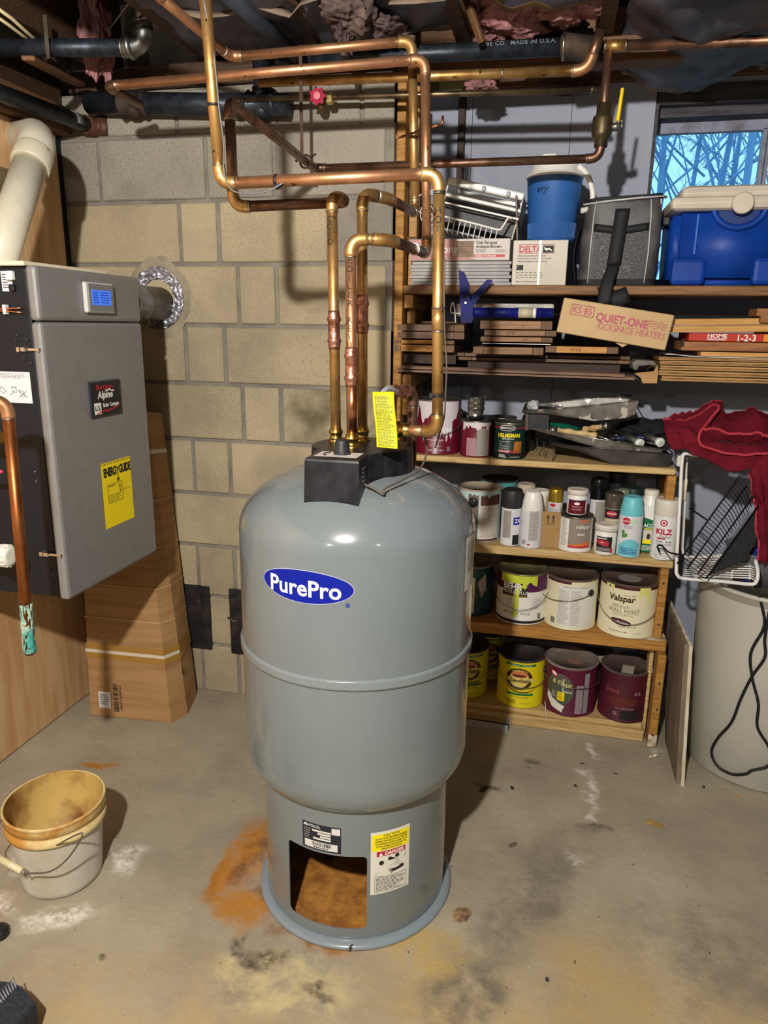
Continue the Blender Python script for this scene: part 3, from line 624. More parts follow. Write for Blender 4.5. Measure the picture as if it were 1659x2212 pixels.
# boiler return
RX, RYY = -.43, 1.53
rA = Vector((RX+.002, RYY, PZ)); rB = Vector((RX-.002, RYY, 1.604)); rC = at(842, 515, Y=1.56); rC.z = 1.604; rD = Vector((-.334, 1.89, 1.607)); rE = Vector((-.352, 1.9, 2.047)); rF = Vector((-1.24, 1.948, 2.05))
ret = pipe_run('boiler_return_pipe', 'front copper boiler return pipe rising from the tank beside the cold pipe', [rA, rB, rC, rD, rE, rF, rF+Vector((-.02, .2, .01))], RP, [COPPER, COPPERY, COPPERD, COPPER, COPPER, COPPERD], [COPPERY, COPPERY, COPPERY, COPPER, COPPERD], couplings=[(0, .02, 'brass'), (0, .40, 'press'), (2, .62, 'ring')])
letters(ret, 'BOILER RETURN', Vector((RX, RYY, 1.561)), .0172, RP, size=.018)
obj('bright_pipe_length', MB().cyl((0, 0, .02), (0, 0, .16), RP*1.008, n=24), COPPERN, ret)
# boiler supply
SXx, SYy = -.432, 1.63
sA = Vector((SXx+.002, SYy, PZ)); sB = Vector((SXx-.002, SYy, 1.708)); sC = at(838, 425, Y=1.70); sC.z = 1.708; sD = Vector((-.386, 1.99, 1.718)); sE = Vector((-.405, 2.0, 2.122)); sF = Vector((-.905, 2.02, 2.122)); sG = Vector((-.95, 1.7, 2.16)); sH = Vector((-.99, 1.2, 2.2))
sup = pipe_run('boiler_supply_pipe', 'rear right copper boiler supply pipe rising from the tank and along the ceiling', [sA, sB, sC, sD, sE, sF, sG, sH], RP, [COPPERY, COPPERD, COPPERD, COPPERY, COPPER, COPPER, COPPER], [COPPERY, COPPERY, COPPERY, COPPERY, COPPER, COPPER], couplings=[(0, .02, 'brass'), (0, .53, 'press'), (3, .06, 'ring')])
# hot outlet
hY = 1.5
hA = Vector((-.325, 1.535, 1.21)); hB = Vector((-.232, 1.50, 1.214)); hC = Vector((-.245, hY, 1.718)); hD = Vector((-.706, hY, 1.712)); hE = Vector((-.726, hY-.01, 2.16)); 
hot = pipe_run('hot_water_pipe', 'nearest copper hot water pipe, from tank side up right and across to the left', [hA, hB, hC, hD, at(441, -30, Y=1.46)], RP, [COPPER, COPPERY, COPPER, COPPERY], [COPPERY, COPPERY, COPPERY], couplings=[(0, .12, 'brass'), (1, .15, 'tie'), (1, .455, 'sleeve'), (1, .93, 'tie'), (2, .73, 'tie'), (3, .42, 'tie')])
letters(hot, 'HOT', Vector((-.243, hY, 1.65)), .017, RP, size=.019, turn=-.2)
obj('relief_tee', MB().cyl((-.02, .01, -.03), (.02, .0, -.03), .001), COPPER, hot)
# relief valve outlet behind the tag
vA = Vector((-.348, 1.56, 1.29)); vB = Vector((-.262, 1.60, 1.312)); 
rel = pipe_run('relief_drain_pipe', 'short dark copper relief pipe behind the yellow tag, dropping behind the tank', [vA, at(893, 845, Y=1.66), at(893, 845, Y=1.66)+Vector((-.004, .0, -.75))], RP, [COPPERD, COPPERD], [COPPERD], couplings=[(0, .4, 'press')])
# yellow warning tag
tg = MB(); t0, t1, t2, t3 = at(806, 846, Y=1.45), at(852, 846, Y=1.46), at(858, 970, Y=1.42), at(813, 966, Y=1.42)
def tf(u, v): p = t3.lerp(t2, u).lerp(t0.lerp(t1, u), v); p.y += .006*math.sin(v*5+.5); return p
tg.grid(tf, 6, 16)
tago = obj('warning_tag', tg, mat('yellow_card', srgb('E8E010'), .6), solid=.0006); base_at(tago, t3); tag(tago, 'long yellow warning tag with dense print hanging beside the tank ports', 'tag')
gp = greek(lambda u, v, h=0: tf(u, v)-fw*(.0009+h), .08, .02, .93, .93, 44, fill=.42, wmin=.12, sk=0)
obj('fine_print', gp, flat('tag_print', srgb('32320A'), .6), tago, off=t3)
sl = MB().tube([at(826, 846, Y=1.45), at(838, 838, Y=1.47), at(858, 846, Y=1.5), at(858, 852, Y=1.52)], [.004, .006, .006, .003], 8)
obj('plastic_loop', sl, mat('clear_plastic', srgb('C8C8D0'), .15, trans=.6), tago, off=t3)
rv = MB().tube([(-.345, 1.545, 1.175), (-.345, 1.545, 1.2), (-.345, 1.55, 1.23), (-.345, 1.555, 1.30)], [.018, .016, .013, .015], 16)
obj('relief_valve_body', rv, BRASS, rel, off=rel.location)
# thermostat wire from cover
wv = [(TX+nw+.003, TY+nose+.035, 1.112), (TX+.085, TY+nose+.03, 1.103), (TX+.102, TY+nose+.03, 1.094), (TX+.103, TY+nose+.035, 1.105), (TX+.13, TY-.12, 1.115), (TX+.155, TY-.06, 1.128), (TX+.163, TY-.02, 1.16), (TX+.15, TY+.02, 1.19)]
def smooth_path(ps, n=6):
    ps = [Vector(p) for p in ps]; out = []
    for i in range(len(ps)-1):
        p0, p1, p2, p3 = ps[max(i-1, 0)], ps[i], ps[i+1], ps[min(i+2, len(ps)-1)]
        for k in range(n):
            t = k/n; out.append(.5*((2*p1)+(p2-p0)*t+(2*p0-5*p1+4*p2-p3)*t*t+(3*p1-p0-3*p2+p3)*t**3))
    return out+[ps[-1]]
wo = obj('thermostat_wire', MB().tube(smooth_path(wv), .0022, 8), mat('brown_wire', srgb('5A5048'), .5)); base_at(wo, wv[0]); tag(wo, 'thin brown wire looping over the tank dome from the black cover', 'wire')
wv = [(-.245+.017, hY-.004, 1.56), (-.226, hY, 1.46), (-.222, hY, 1.40), (-.217, hY, 1.35), (-.219, hY+.01, 1.29), (-.222, hY+.02, 1.24), (-.245, 1.56, 1.17)]
wo = obj('thermostat_wire', MB().tube(smooth_path(wv), .0018, 8), mat('brown_wire', srgb('5A5048'), .5)); base_at(wo, wv[-1]); tag(wo, 'thin brown wire hanging along the right side of the hot pipe', 'wire')
wv = [at(440, 0, Y=1.45), at(462, 120, Y=1.47), at(473, 230, Y=1.47), at(483, 310, Y=1.48), at(484, 370, Y=1.49), at(500, 410, Y=1.48), at(540, 418, Y=1.48), at(580, 412, Y=1.48), at(612, 395, Y=1.487)]
wo = obj('thermostat_wire', MB().tube(smooth_path(wv), .0016, 6), mat('grey_wire', srgb('6E6E70'), .4)); base_at(wo, wv[-1]); tag(wo, 'dark wire following the left hot riser and sagging below the horizontal pipe', 'wire')
# ball valve on the cold riser
bv = thing('ball_valve', 'dark brass ball valve with yellow lever on the riser beside the window', 'valve', (.083, 2.3, 1.925))
OB = mat('old_brass', srgb('5A4E36'), .45, .7, n2=srgb('3A3428'), ns=20)
obj('valve_body', MB().lathe([(.017, 0), (.019, .003), (.019, .02), (.026, .026), (.028, .034), (.028, .07), (.026, .078), (.019, .084), (.019, .11), (.017, .112)], 24, caps=False), OB, bv)
obj('valve_stem', MB().cyl((.02, -.0, .05), (.05, -.002, .052), .011, n=12).cyl((.048, -.002, .052), (.056, -.002, .052), .008, n=6), GALV, bv)
lv0 = Vector((.05, -.004, .054)); L1 = at(1334, 262, Y=2.3)-bv.location; L2 = at(1345, 190, Y=2.3)-bv.location
lv = obj('lever', MB().tube([lv0, lv0+Vector((.004, 0, .012)), L1+Vector((-.004, 0, -.006)), L1], .0028, 8), GALV, bv)
obj('lever_grip', MB().tube([L1, L1.lerp(L2, .03), L1.lerp(L2, .97), L2], [.003, .0052, .0052, .003], 10), mat('yellow_grip', srgb('E8C81C'), .45), bv, label='yellow lever grip')
# tee and pipe to the right
pipe_run('ceiling_pipe', 'dull copper pipe running right from the riser above the window', [(.083, 2.3, 2.178), (1.2, 2.33, 2.152)], .0138, COPPERD, couplings=[(0, .015, 'sleeve')], rings=False)
# yellowish ceiling pipe and its elbow
pipe_run('ceiling_pipe', 'bright yellowish copper pipe between vertical pipes and the riser, elbow turned up', [at(560, 178, Y=2.24), (.03, 2.24, at(1275, 152, Y=2.24).z), at(1296, 85, Y=2.24)+Vector((0, 0, .02))], .0133, [COPPERY, COPPERD], COPPER, couplings=[(0, .76, 'ring')])
# thin tube with red valve
zz = 2.088
th = pipe_run('stop_valve_pipe', 'thin old copper tube with a red handwheel valve crossing the block wall', [at(495, 216, Y=2.3), at(1292, 194, Y=2.3)], .0082, mat('dull_tube', srgb('8C7A5E'), .4, .9, n2=srgb('5E5040'), ns=14), couplings=[(0, .985, 'ring')], rings=False)
vx = at(685, 207, Y=2.26)
vl = thing('stop_valve', 'red round handwheel stop valve with brass nut in front of the block wall', 'valve', vx+Vector((0, .04, 0)))
RED = mat('red_handwheel', srgb('B01F48'), .35, n2=srgb('8C1434'), ns=20)
wh = MB(); o_ = Vector((0, -.04, 0))
lob = []
for i in range(48):
    a = 2*PI*i/48; r = .0225+.0035*math.cos(7*a); lob.append((r*math.cos(a), r*math.sin(a)))
wh.prism([(x, o_.y, z) for x, z in lob], (0, .007, 0))
hw = obj('handwheel', wh, RED, vl)
obj('handwheel_hub', MB().tube([o_+Vector((0, -.006, 0)), o_+Vector((0, -.005, 0)), o_], [.006, .011, .012], 20), mat('pale_red_hub', srgb('E0808C'), .4), vl)
obj('valve_body', MB().cyl((0, -.034, 0), (0, .0, 0), .007, n=12).lathe([(.008, -.03), (.013, -.02), (.015, 0), (.012, .014), (.008, .02)], 16), mat('rusty_brass', srgb('6E5A38'), .5, .7), vl)
nx_ = at(713, 213, Y=2.3)-vl.location
obj('packing_nut', MB().tube([nx_+Vector((-.022, 0, 0)), nx_+Vector((-.01, 0, 0)), nx_+Vector((-.009, 0, 0)), nx_+Vector((.008, 0, 0)), nx_+Vector((.012, 0, 0))], [.010, .010, .0165, .0165, .010], 6, smooth=False), mat('pale_brass_nut', srgb('C8B47A'), .3, .9), vl)
# black iron pipes
gas = pipe_run('gas_pipe', 'black iron gas pipe at top left with a silver elbow turned up', [at(-60, 103, Y=2.03), at(312, 103, Y=2.12), at(312, 103, Y=2.12)+Vector((.004, 0, .25))], .0235, [BLACKPIPE, GALV], GALV, e=.05)
mb = MB(); p = at(280, 101, Y=2.11); mb.tube([p+Vector((-.005, 0, 0)), p+Vector((.004, 0, 0)), p+Vector((.008, 0, 0)), p+Vector((.014, 0, 0))], [.026, .034, .034, .028], 24)
obj('elbow_collar', mb, GALV, gas, off=gas.location)
p = at(325, 47, Y=2.12); obj('elbow_collar', MB().tube([p+Vector((0, 0, -.004)), p+Vector((0, 0, .006))], .033, 24), GALV, gas, off=gas.location)
pipe_run('iron_pipe', 'dark slanting pipe running up to the top edge behind the copper loop', [at(640, 118, Z=2.20), at(470, -30, Z=2.23)], .021, mat('dusty_black_pipe', srgb('2E3440'), .6, .3, n2=srgb('3E444E'), ns=20), rings=False)
ln_ = pipe_run('iron_pipe', 'long black iron pipe with white maker stamp under the joists, right of centre', [at(600, 133, Y=2.32), at(1218, 101, Y=2.32)], .0235, BLACKPIPE, rings=False)
q0, q1 = at(1218, 101, Y=2.32), at(1275, 106, Y=2.36)
obj('iron_fitting', MB().tube([q0-Vector((.01, 0, 0)), q0, q0+Vector((.004, 0, 0)), q1, q1+Vector((.02, 0.02, 0))], [.026, .034, .034, .032, .03], 24), mat('black_fitting', srgb('2E2C2C'), .7, .3, n2=srgb('5A4A3A'), ns=18), ln_, off=ln_.location)
obj('end_ring', MB().tube([q0+Vector((-.004, 0, 0)), q0+Vector((.003, 0, 0))], .0345, 24), SOLDER, ln_, off=ln_.location)
def onpipe(a, b, r, up=Vector((0, 0, 1))):
    a, b = Vector(a), Vector(b); d = (b-a).normalized(); n_ = (-fw-d*(-fw).dot(d)).normalized(); w_ = n_.cross(d)
    if w_.z < 0: w_ = -w_
    return lambda u, v, h=0: a+d*u+n_*math.cos(v/r)*(r+h)+w_*math.sin(v/r)*(r+h)
a_, b_ = at(600, 133, Y=2.32), at(1218, 101, Y=2.32); Lp = (b_-a_).length
txt(onpipe(a_, b_, .0235), 'TUBE CO.  MADE IN U.S.A.', .017, Lp-.13, .004, flat('stamp_grey', srgb('7E848C'), .7), ln_, off=ln_.location, bold=.01, sp=1.1)
wp_ = pipe_run('iron_pipe', 'thick black iron pipe along the top of the block wall with two tees', [at(190, 222, Y=2.34), at(625, 228, Y=2.34)], .033, BLACKPIPE, rings=False)
for px in (290, 566):
    p = at(px, 225, Y=2.34); o_ = wp_.location
    RB = mat('rusty_brown_fitting', srgb('4A3A34'), .7, .4, n2=srgb('2C2628'), ns=14)
    mb = MB().tube([p+Vector((-.05, 0, 0)), p+Vector((-.04, 0, 0)), p+Vector((-.035, 0, 0)), p+Vector((.035, 0, 0)), p+Vector((.04, 0, 0)), p+Vector((.05, 0, 0))], [.035, .042, .036, .036, .042, .035], 24)
    if px == 566: mb.tube([p+Vector((0, 0, .13)), p+Vector((0, 0, .05)), p+Vector((0, 0, .045)), p], [.026, .026, .03, .03], 20).tube([p, p+Vector((0, 0, -.035)), p+Vector((0, 0, -.04)), p+Vector((0, 0, -.055))], [.03, .03, .02, .017], 20)
    else: mb.tube([p, p+Vector((0, 0, -.03)), p+Vector((0, 0, -.042))], [.034, .03, .012], 20)
    obj('tee_fitting', mb, RB if px == 290 else BLACKPIPE, wp_, off=o_)
p = at(566, 150, Y=2.34)
lp = pipe_run('iron_pipe', 'black iron pipe along the left wall ending in a brown capped elbow', [(-1.6, 1.2, 2.03), at(183, 268, X=-1.59)], .024, BLACKPIPE, rings=False)
e0 = at(183, 268, X=-1.59)
obj('capped_elbow', MB().tube([e0, e0+Vector((0, .035, 0)), e0+Vector((.03, .06, 0)), e0+Vector((.05, .06, 0))], [.03, .032, .034, .034], 20).tube([e0+Vector((.04, .055, .03)), e0+Vector((.04, .055, -.03))], .03, 20), mat('rusty_copper_cap', srgb('6A4838'), .55, .5, n2=srgb('4A3228'), ns=16), lp, off=lp.location)
obj('white_print_band', MB().tube([e0+Vector((0, -.07, .0)), e0+Vector((0, -.03, 0))], .0245, 20), mat('old_white_print', srgb('7A7A78'), .6, n2=srgb('3A3A40'), ns=60), lp, off=lp.location)
# hanging strap for the diagonal pipe and pipe clips
sp0, sp1 = at(655, 165, Y=2.2), at(652, 335, Y=2.2)
so = thing('pipe_hanger', 'rusty steel strap hanger holding the diagonal pipe, with wing screw', 'strap', sp1)
RUST = mat('rusty_strap', srgb('5E4438'), .65, .4, n2=srgb('3A2A24'), ns=30)
obj('strap', MB().box((-.005, -.001, 0), (.005, .001, (sp0-sp1).z+.08), bev=.0004), RUST, so)
obj('strap_loop', MB().tube([(.02, .0, -.03)]+[(.012+.018*math.cos(a), 0, -.018+.018*math.sin(a)) for a in [i*PI/8 for i in range(14)]], .003, 6), RUST, so)
obj('screw', MB().cyl((.03, 0, -.005), (.045, -.006, 0), .003, n=8).cyl((-.012, 0, -.012), (-.02, 0, -.016), .004, n=8), RUST, so)
ck = thing('pipe_clip', 'copper two-pipe clip joining the two vertical pipes beside the stud', 'clip', (-.37, 1.95, 1.90))
c1 = MB().cyl((-.05, .03, 0), (.055, -.06, .0), .0035, n=8)
for x, y in ((-.395+.37, .045), (-.346+.37, -.048)): c1.tube([(x+.0135*math.cos(a), y+.0135*math.sin(a), .0) for a in [i*PI/8 for i in range(16)]], .0025, 6, closed=True)
obj('clip_band', c1, mat('clip_copper', srgb('8A5A40'), .4, .9), ck)
hk = MB().tube([(-.05, .03, 0), (-.068, .03, -.004), (-.068, .03, .016)], .003, 6).tube([(.055, -.06, 0), (.066, -.06, .004), (.066, -.06, .02)], .003, 6)
obj('clip_hook', hk, mat('clip_copper', srgb('8A5A40'), .4, .9), ck)
# ================================================================ BOILER
BX, BY0, BY1, BZ0, BZ1 = -1.2, 1.535, 1.978, .718, 1.556
bo = thing('boiler', 'wall hung grey boiler cabinet with blue screen and yellow sticker', 'boiler', (-1.45, 1.75, BZ0))
O_ = bo.location
GREYB = mat('boiler_grey', srgb('8B8A89'), .42, n2=srgb('828180'), ns=30, metal=.25, amt=.6, bump=.03, bs=300)
obj('cabinet', MB().box((-1.69, BY0+.004, BZ0+.004), (-1.229, BY1-.004, BZ1-.004), bev=.004), mat('boiler_black', srgb('14171F'), .5, speck=srgb('8A8C92'), spk=.75, sps=50), bo, off=O_)
obj('front_panel', MB().box((-1.229, BY0, BZ0), (BX, BY1, 1.4275), bev=.009), GREYB, bo, off=O_)
obj('control_panel', MB().box((-1.229, BY0, 1.4295), (BX, BY1, BZ1), bev=.009), GREYB, bo, off=O_)
FP = plane((BX-O_.x, 0-O_.y, -O_.z), (0, 1, 0), (0, 0, 1))      # u = world Y, v = world Z
def shift(u, v, h=0): return FP(u, v, h)
scn = obj('screen_bezel', MB().box((BX, 1.705, 1.452), (BX+.012, 1.827, 1.529), bev=.003), flat('bezel_silver', srgb('C8C8C4'), .35), bo, off=O_)
obj('screen_face', MB().box((BX+.011, 1.716, 1.456), (BX+.0126, 1.824, 1.5255)), flat('bezel_grey', srgb('7E7E7E'), .4), scn, off=O_)
obj('lcd', MB().box((BX+.0124, 1.727, 1.472), (BX+.0134, 1.812, 1.510)), mat('lcd_blue', srgb('3D6FE0'), .3, emit=.55), scn, off=O_)
obj('lcd_text', greek(lambda u, v, h=0: FP(u, v, .0138), 1.732, 1.476, 1.757, 1.507, 5, fill=.35, wmin=.5), flat('lcd_ink', srgb('14389C'), .4), scn)
obj('lcd_text', greek(lambda u, v, h=0: FP(u, v, .0138), 1.765, 1.476, 1.806, 1.507, 5, fill=.3, wmin=.3), flat('lcd_ink', srgb('14389C'), .4), scn)
bdg = obj('name_badge', MB().box((BX, 1.692, 1.177), (BX+.006, 1.834, 1.275), bev=.006), mat('badge_rim', srgb('2A2E3C'), .3), bo, off=O_)
obj('badge_face', MB().box((BX+.0055, 1.698, 1.182), (BX+.0066, 1.829, 1.2705)), mat('badge_black', srgb('17181C'), .35), bdg, off=O_)
FB = lambda u, v, h=0: FP(u, v, h+.0066)
txt(FB, 'Burnham', .018, 1.757, 1.2585, RINK, bdg, bold=.02, sx=1.15, h=.0006)
txt(FB, 'Alpine', .0265, 1.757, 1.2375, WINK, bdg, bold=.03, shear=.15, h=.0006)
obj('mountain_mark', poly(FB, [(1.752, 1.243), (1.765, 1.2525), (1.769, 1.249), (1.778, 1.254), (1.79, 1.246), (1.795, 1.249), (1.803, 1.243), (1.795, 1.244), (1.79, 1.2425), (1.779, 1.249), (1.77, 1.245), (1.764, 1.249)], .0006), WINK, bdg)
obj('us_square', poly(FB, [(1.704, 1.186), (1.735, 1.186), (1.735, 1.217), (1.704, 1.217)], .0005), WINK, bdg)
txt(FB, 'U.S.', .019, 1.7195, 1.203, INK, bdg, bold=.03, sx=.85, h=.0008)
txt(FB, 'Boiler Company', .0145, 1.781, 1.209, WINK, bdg, bold=.03, sx=.78, h=.0006)
obj('red_swoosh', poly(FB, [(1.712, 1.188), (1.755, 1.199), (1.757, 1.194), (1.82, 1.205), (1.81, 1.199), (1.758, 1.189), (1.752, 1.194), (1.714, 1.185)], .001), RINK, bdg)
eg = obj('energy_sticker', rect(FP, 1.718, .862, 1.862, 1.049, .0006, 4), mat('sticker_yellow', srgb('F4DC12'), .5), bo)
txt(FP, 'ENERG', .033, 1.758, 1.021, INK, eg, bold=.05, sx=.62, h=.0012, sp=.93)
txt(FP, 'Y', .036, 1.795, 1.017, INK, eg, bold=.03, sx=.6, h=.0012)
txt(FP, 'GUIDE', .033, 1.831, 1.021, INK, eg, bold=.05, sx=.62, h=.0012, sp=.93)
obj('arrow', poly(FP, [(1.7935, 1.003), (1.7965, 1.003), (1.7965, .996), (1.803, .996), (1.795, .986), (1.787, .996), (1.7935, .996)], .0012), INK, eg)
fr = MB()
for a, b in (((1.742, .932), (1.812, .932)), ((1.812, .932), (1.812, .985)), ((1.812, .985), (1.742, .985)), ((1.742, .985), (1.742, .932)), ((1.747, .953), (1.807, .953))):
    fr.tube([FP(*a, .001), FP(*b, .001)], .0005, 4)
obj('box_frame', fr, INK, eg)
txt(FP, '95', .017, 1.80, .972, INK, eg, sx=.7, h=.0012)
obj('small_arrow', poly(FP, [(1.797, .962), (1.804, .962), (1.8005, .955)], .0012), INK, eg)
obj('fine_print', greek(FP, 1.747, .934, 1.808, .95, 3, fill=.3, wmin=.15), INK, eg); obj('fine_print', greek(FP, 1.747, .977, 1.795, .982, 1, fill=.6), INK, eg)
obj('fine_print', greek(FP, 1.72, 1.042, 1.86, 1.047, 1, fill=.4, ragged=False), INK, eg); obj('fine_print', greek(FP, 1.818, .955, 1.86, .962, 2, fill=.3), INK, eg)
SP = plane((-O_.x, BY0+.004-O_.y, -O_.z), (1, 0, 0), (0, 0, 1))  # u = world X
w1 = obj('instruction_label', rect(SP, -1.345, 1.232, -1.248, 1.308, .0006), mat('label_paper', srgb('D8D8DC'), .5), bo)
obj('fine_print', greek(SP, -1.342, 1.291, -1.256, 1.305, 4, fill=.4), GINK, w1)
dw = MB()
for i, (cx_, cz_) in enumerate(((-1.33, 1.262), (-1.296, 1.264), (-1.275, 1.255))):
    dw.tube([SP(cx_-.008, cz_+.008, .001), SP(cx_+.002, cz_+.006, .001), SP(cx_+.008, cz_-.003, .001), SP(cx_+.003, cz_-.008, .001), SP(cx_-.005, cz_-.004, .001), SP(cx_-.008, cz_+.008, .001)], .0005, 4)
for a, b in (((-1.284, 1.262), (-1.262, 1.246)), ((-1.284, 1.246), (-1.262, 1.262)), ((-1.31, 1.25), (-1.295, 1.262)), ((-1.3, 1.27), (-1.288, 1.27))): dw.tube([SP(*a, .001), SP(*b, .001)], .0005, 4)
obj('wrench_drawing', dw, INK, w1)
w2 = obj('switch_label', rect(SP, -1.298, 1.497, -1.268, 1.543, .0006), mat('label_paper', srgb('D8D8DC')), bo)
obj('fine_print', greek(SP, -1.295, 1.503, -1.277, 1.538, 6, fill=.35, wmin=.4), INK, w2)
obj('rocker_switch', MB().box((-1.277, BY0-.008, 1.522), (-1.258, BY0+.004, 1.543), bev=.002), WHITE, bo, off=O_)
obj('rocker_switch', MB().box((-1.274, BY0-.006, 1.497), (-1.26, BY0+.004, 1.513), bev=.002), BLACK, bo, off=O_)
for z in (1.362, .842):
    l_ = MB().box((-1.272, BY0-.006, z-.006), (-1.262, BY0+.004, z+.006), bev=.001).box((-1.258, BY0-.01, z-.005), (-1.242, BY0+.004, z+.006), bev=.002).box((-1.243, BY0-.004, z-.003), (-1.208, BY0+.001, z+.004), bev=.001).box((-1.212, BY0-.008, z-.004), (-1.206, BY0+.001, z+.005), bev=.001)
    obj('latch', l_, CHROME, bo, off=O_)
scw = [(-1.27, 1.395), (-1.275, 1.385), (-1.258, 1.34), (-1.24, 1.33), (-1.245, 1.385), (-1.25, .8), (-1.248, .765), (-1.262, 1.06), (-1.262, 1.035)]
for x, z in scw: obj('screw', MB().tube([(x, BY0+.004, z), (x, BY0+.001, z), (x, BY0, z)], [.0035, .0035, .002], 10), GALV if z in (1.06, 1.035) else flat('dark_screw', srgb('2A2E38'), .4), bo, off=O_)
for dz in (0, .008):
    obj('copper_wire', MB().tube([(-1.36, BY0-.006, 1.453+dz), (-1.3, BY0-.008, 1.452+dz*.6), (-1.26, BY0-.008, 1.45+dz), (-1.243, BY0-.004, 1.454+dz*1.4-.006)], .0022, 6), COPPERN, bo, off=O_)
obj('wire_clip', MB().box((-1.292, BY0-.012, 1.444), (-1.284, BY0+.002, 1.466), bev=.001), WHITE, bo, off=O_)
mn = obj('manual', MB().box((-1.6, 1.56, BZ1+.001), (-1.25, 1.90, BZ1+.012), bev=.002), mat('cream_paper', srgb('E6DCC0'), .7)); base_at(mn, (-1.4, 1.7, BZ1+.001)); tag(mn, 'cream paper manual lying on top of the boiler', 'booklet')
mn = obj('cardboard_sheet', MB().box((-1.4, 1.88, BZ1+.001), (-1.26, 2.01, BZ1+.006)), mat('cream_card', srgb('D8C8A0'), .7)); base_at(mn, (-1.3, 1.93, BZ1+.001)); tag(mn, 'small torn cream card behind the manual on the boiler', 'paper')
# flue
fl = thing('boiler_flue', 'grey flue pipe entering the foil lined hole in the block wall', 'pipe', HC+Vector((-.01, -.42, -.02)))
f0 = Vector((0, 0, 0)); obj('flue_pipe', MB().tube([f0, f0+Vector((0, .2, .0)), f0+Vector((.01, .45, 0))], .058, 32), DGALV, fl)
obj('flue_collar', MB().tube([f0+Vector((0, .02, 0)), f0+Vector((0, .20, 0)), f0+Vector((0, .202, 0)), f0+Vector((0, .21, 0)), f0+Vector((0, .212, 0)), f0+Vector((0, .29, 0))], [.064, .064, .067, .067, .064, .064], 32, caps=False), GALV, fl)
fo = MB()
def ff(u, v):
    a = 2*PI*u; r = .060+.038*v; n_ = noise.noise(Vector((math.cos(a)*5, math.sin(a)*5, v*6)))
    return Vector((HC.x+(r+.004*n_)*math.cos(a), WY-.008+.012*noise.noise(Vector((math.cos(a)*9, math.sin(a)*9, v*9)))-.004*v, HC.z+(r+.004*n_)*1.08*math.sin(a)))
fo.grid(ff, 90, 12)
fo_ = obj('crumpled_foil', fo, mat('aluminium_foil', srgb('C4C2CC'), .35, .7, n2=srgb('7A787E'), ns=40, bump=.9, bs=60), fl, off=fl.location)
# PVC vent
p0, p1, p2 = at(74, 332, X=-1.46), at(-30, 640, X=-1.42), None
pv = thing('vent_pipe', 'thick cream plastic vent pipe slanting from an elbow at the plywood', 'pipe', p0)
PR = .0445; d = (p1-p0).normalized()
obj('pipe', MB().cyl(p0, p1, PR, n=32), PVC, pv, off=p0)
q = at(52, 300, X=-1.52); w0 = at(30, 320, X=-1.69)
we = at(44, 300, X=-1.705); k1 = p0-d*.062
pe = [p0+d*.045, p0+d*.0, p0-d*.035+(we-k1)*.04, k1+(we-k1)*.22, k1+(we-k1)*.5, we]
pe = smooth_path(pe, 5)
obj('elbow', MB().tube(pe, PR*1.12, 32), PVC, pv, off=p0)
obj('hub_collar', MB().tube([p0+d*.048, p0+d*.043, p0+d*.0, p0-d*.005], [PR*1.12, PR*1.17, PR*1.17, PR*1.12], 32), PVC, pv, off=p0)
i0, i1 = at(-40, 375, X=-1.62), at(14, 392, X=-1.62)
pv2 = pipe_run('intake_pipe', 'cream plastic intake pipe stub at the left edge behind the slanted vent', [i0+Vector((0, -.2, 0)), i1], .036, PVC, rings=False)
# drain copper pipe with verdigris
dA = Vector((-1.2, 1.24, 1.27)); dB = Vector((-1.117, 1.3, 1.266)); dC = Vector((-1.135, 1.3, .685))
dp = pipe_run('relief_drain_pipe', 'brown copper drain pipe hanging before the boiler with a green corroded end', [dA, dB, dC], .0122, mat('brown_copper', srgb('A8683A'), .4, .9, n2=srgb('7E4A28'), ns=12), COPPER)
vd = MB()
def vf(u, v):
    a = 2*PI*u; z = .684+.125*v; r = .0128+.0035*noise.noise(Vector((math.cos(a)*3, math.sin(a)*3, z*45)))+.0015*noise.noise(Vector((math.cos(a)*8, math.sin(a)*8, z*150)))
    if v < .04: r *= .4
    c_ = dC.lerp(dB, (z-.685)/.58); return Vector((c_.x+r*math.cos(a), c_.y+r*math.sin(a), z-(.004 if v < .04 else 0)))
vd.grid(vf, 28, 50)
obj('verdigris_crust', vd, mat('verdigris', srgb('3E9A92'), .9, n2=srgb('A8BCA8'), ns=26, bump=.8, bs=90, speck=srgb('5E4A3A'), spk=.62, sps=50), dp, off=dA, label='green crusted pipe end')
wf = thing('pipe_union', 'white plastic union fitting at the left edge below the boiler controls', 'fitting', at(8, 1200, Y=1.42))
mb = MB()
for i in range(14):
    a = 2*PI*i/14; mb.box((-.002, -.002, -.013), (.002, .002, .013), M=Matrix.Translation((.005, 0, 0)) @ Matrix.Rotation(a, 4, 'X') @ Matrix.Translation((0, 0, .026)) @ Matrix.Rotation(PI/2, 4, 'Y'))
obj('union_nut', MB().tube([(-.05, 0, 0), (-.02, 0, 0), (-.019, 0, 0), (.016, 0, 0), (.022, 0, 0), (.0225, 0, 0)], [.017, .017, .0265, .0265, .022, .016], 28), mat('white_pvc', srgb('DEDCD2'), .4), wf)
obj('grip_ribs', mb, mat('white_pvc', srgb('DEDCD2')), wf)
bf = thing('brass_valve', 'brass knob at the left edge beside the drain pipe', 'valve', at(-4, 945, Y=1.42))
obj('valve_body', MB().tube([(-.04, 0, 0), (0, 0, 0), (.001, 0, 0), (.007, 0, 0)], [.009, .012, .016, .014], 20), BRASS, bf)
rtap = thing('red_tap_handle', 'pinkish red lever tip at the left edge beside the drain pipe', 'handle', at(-12, 1018, Y=1.42))
obj('handle', MB().tube([(-.05, 0, 0), (.0, 0, 0), (.02, 0, 0), (.024, 0, 0)], [.005, .006, .004, .001], 10), mat('pink_red_plastic', srgb('D8405A'), .4), rtap)
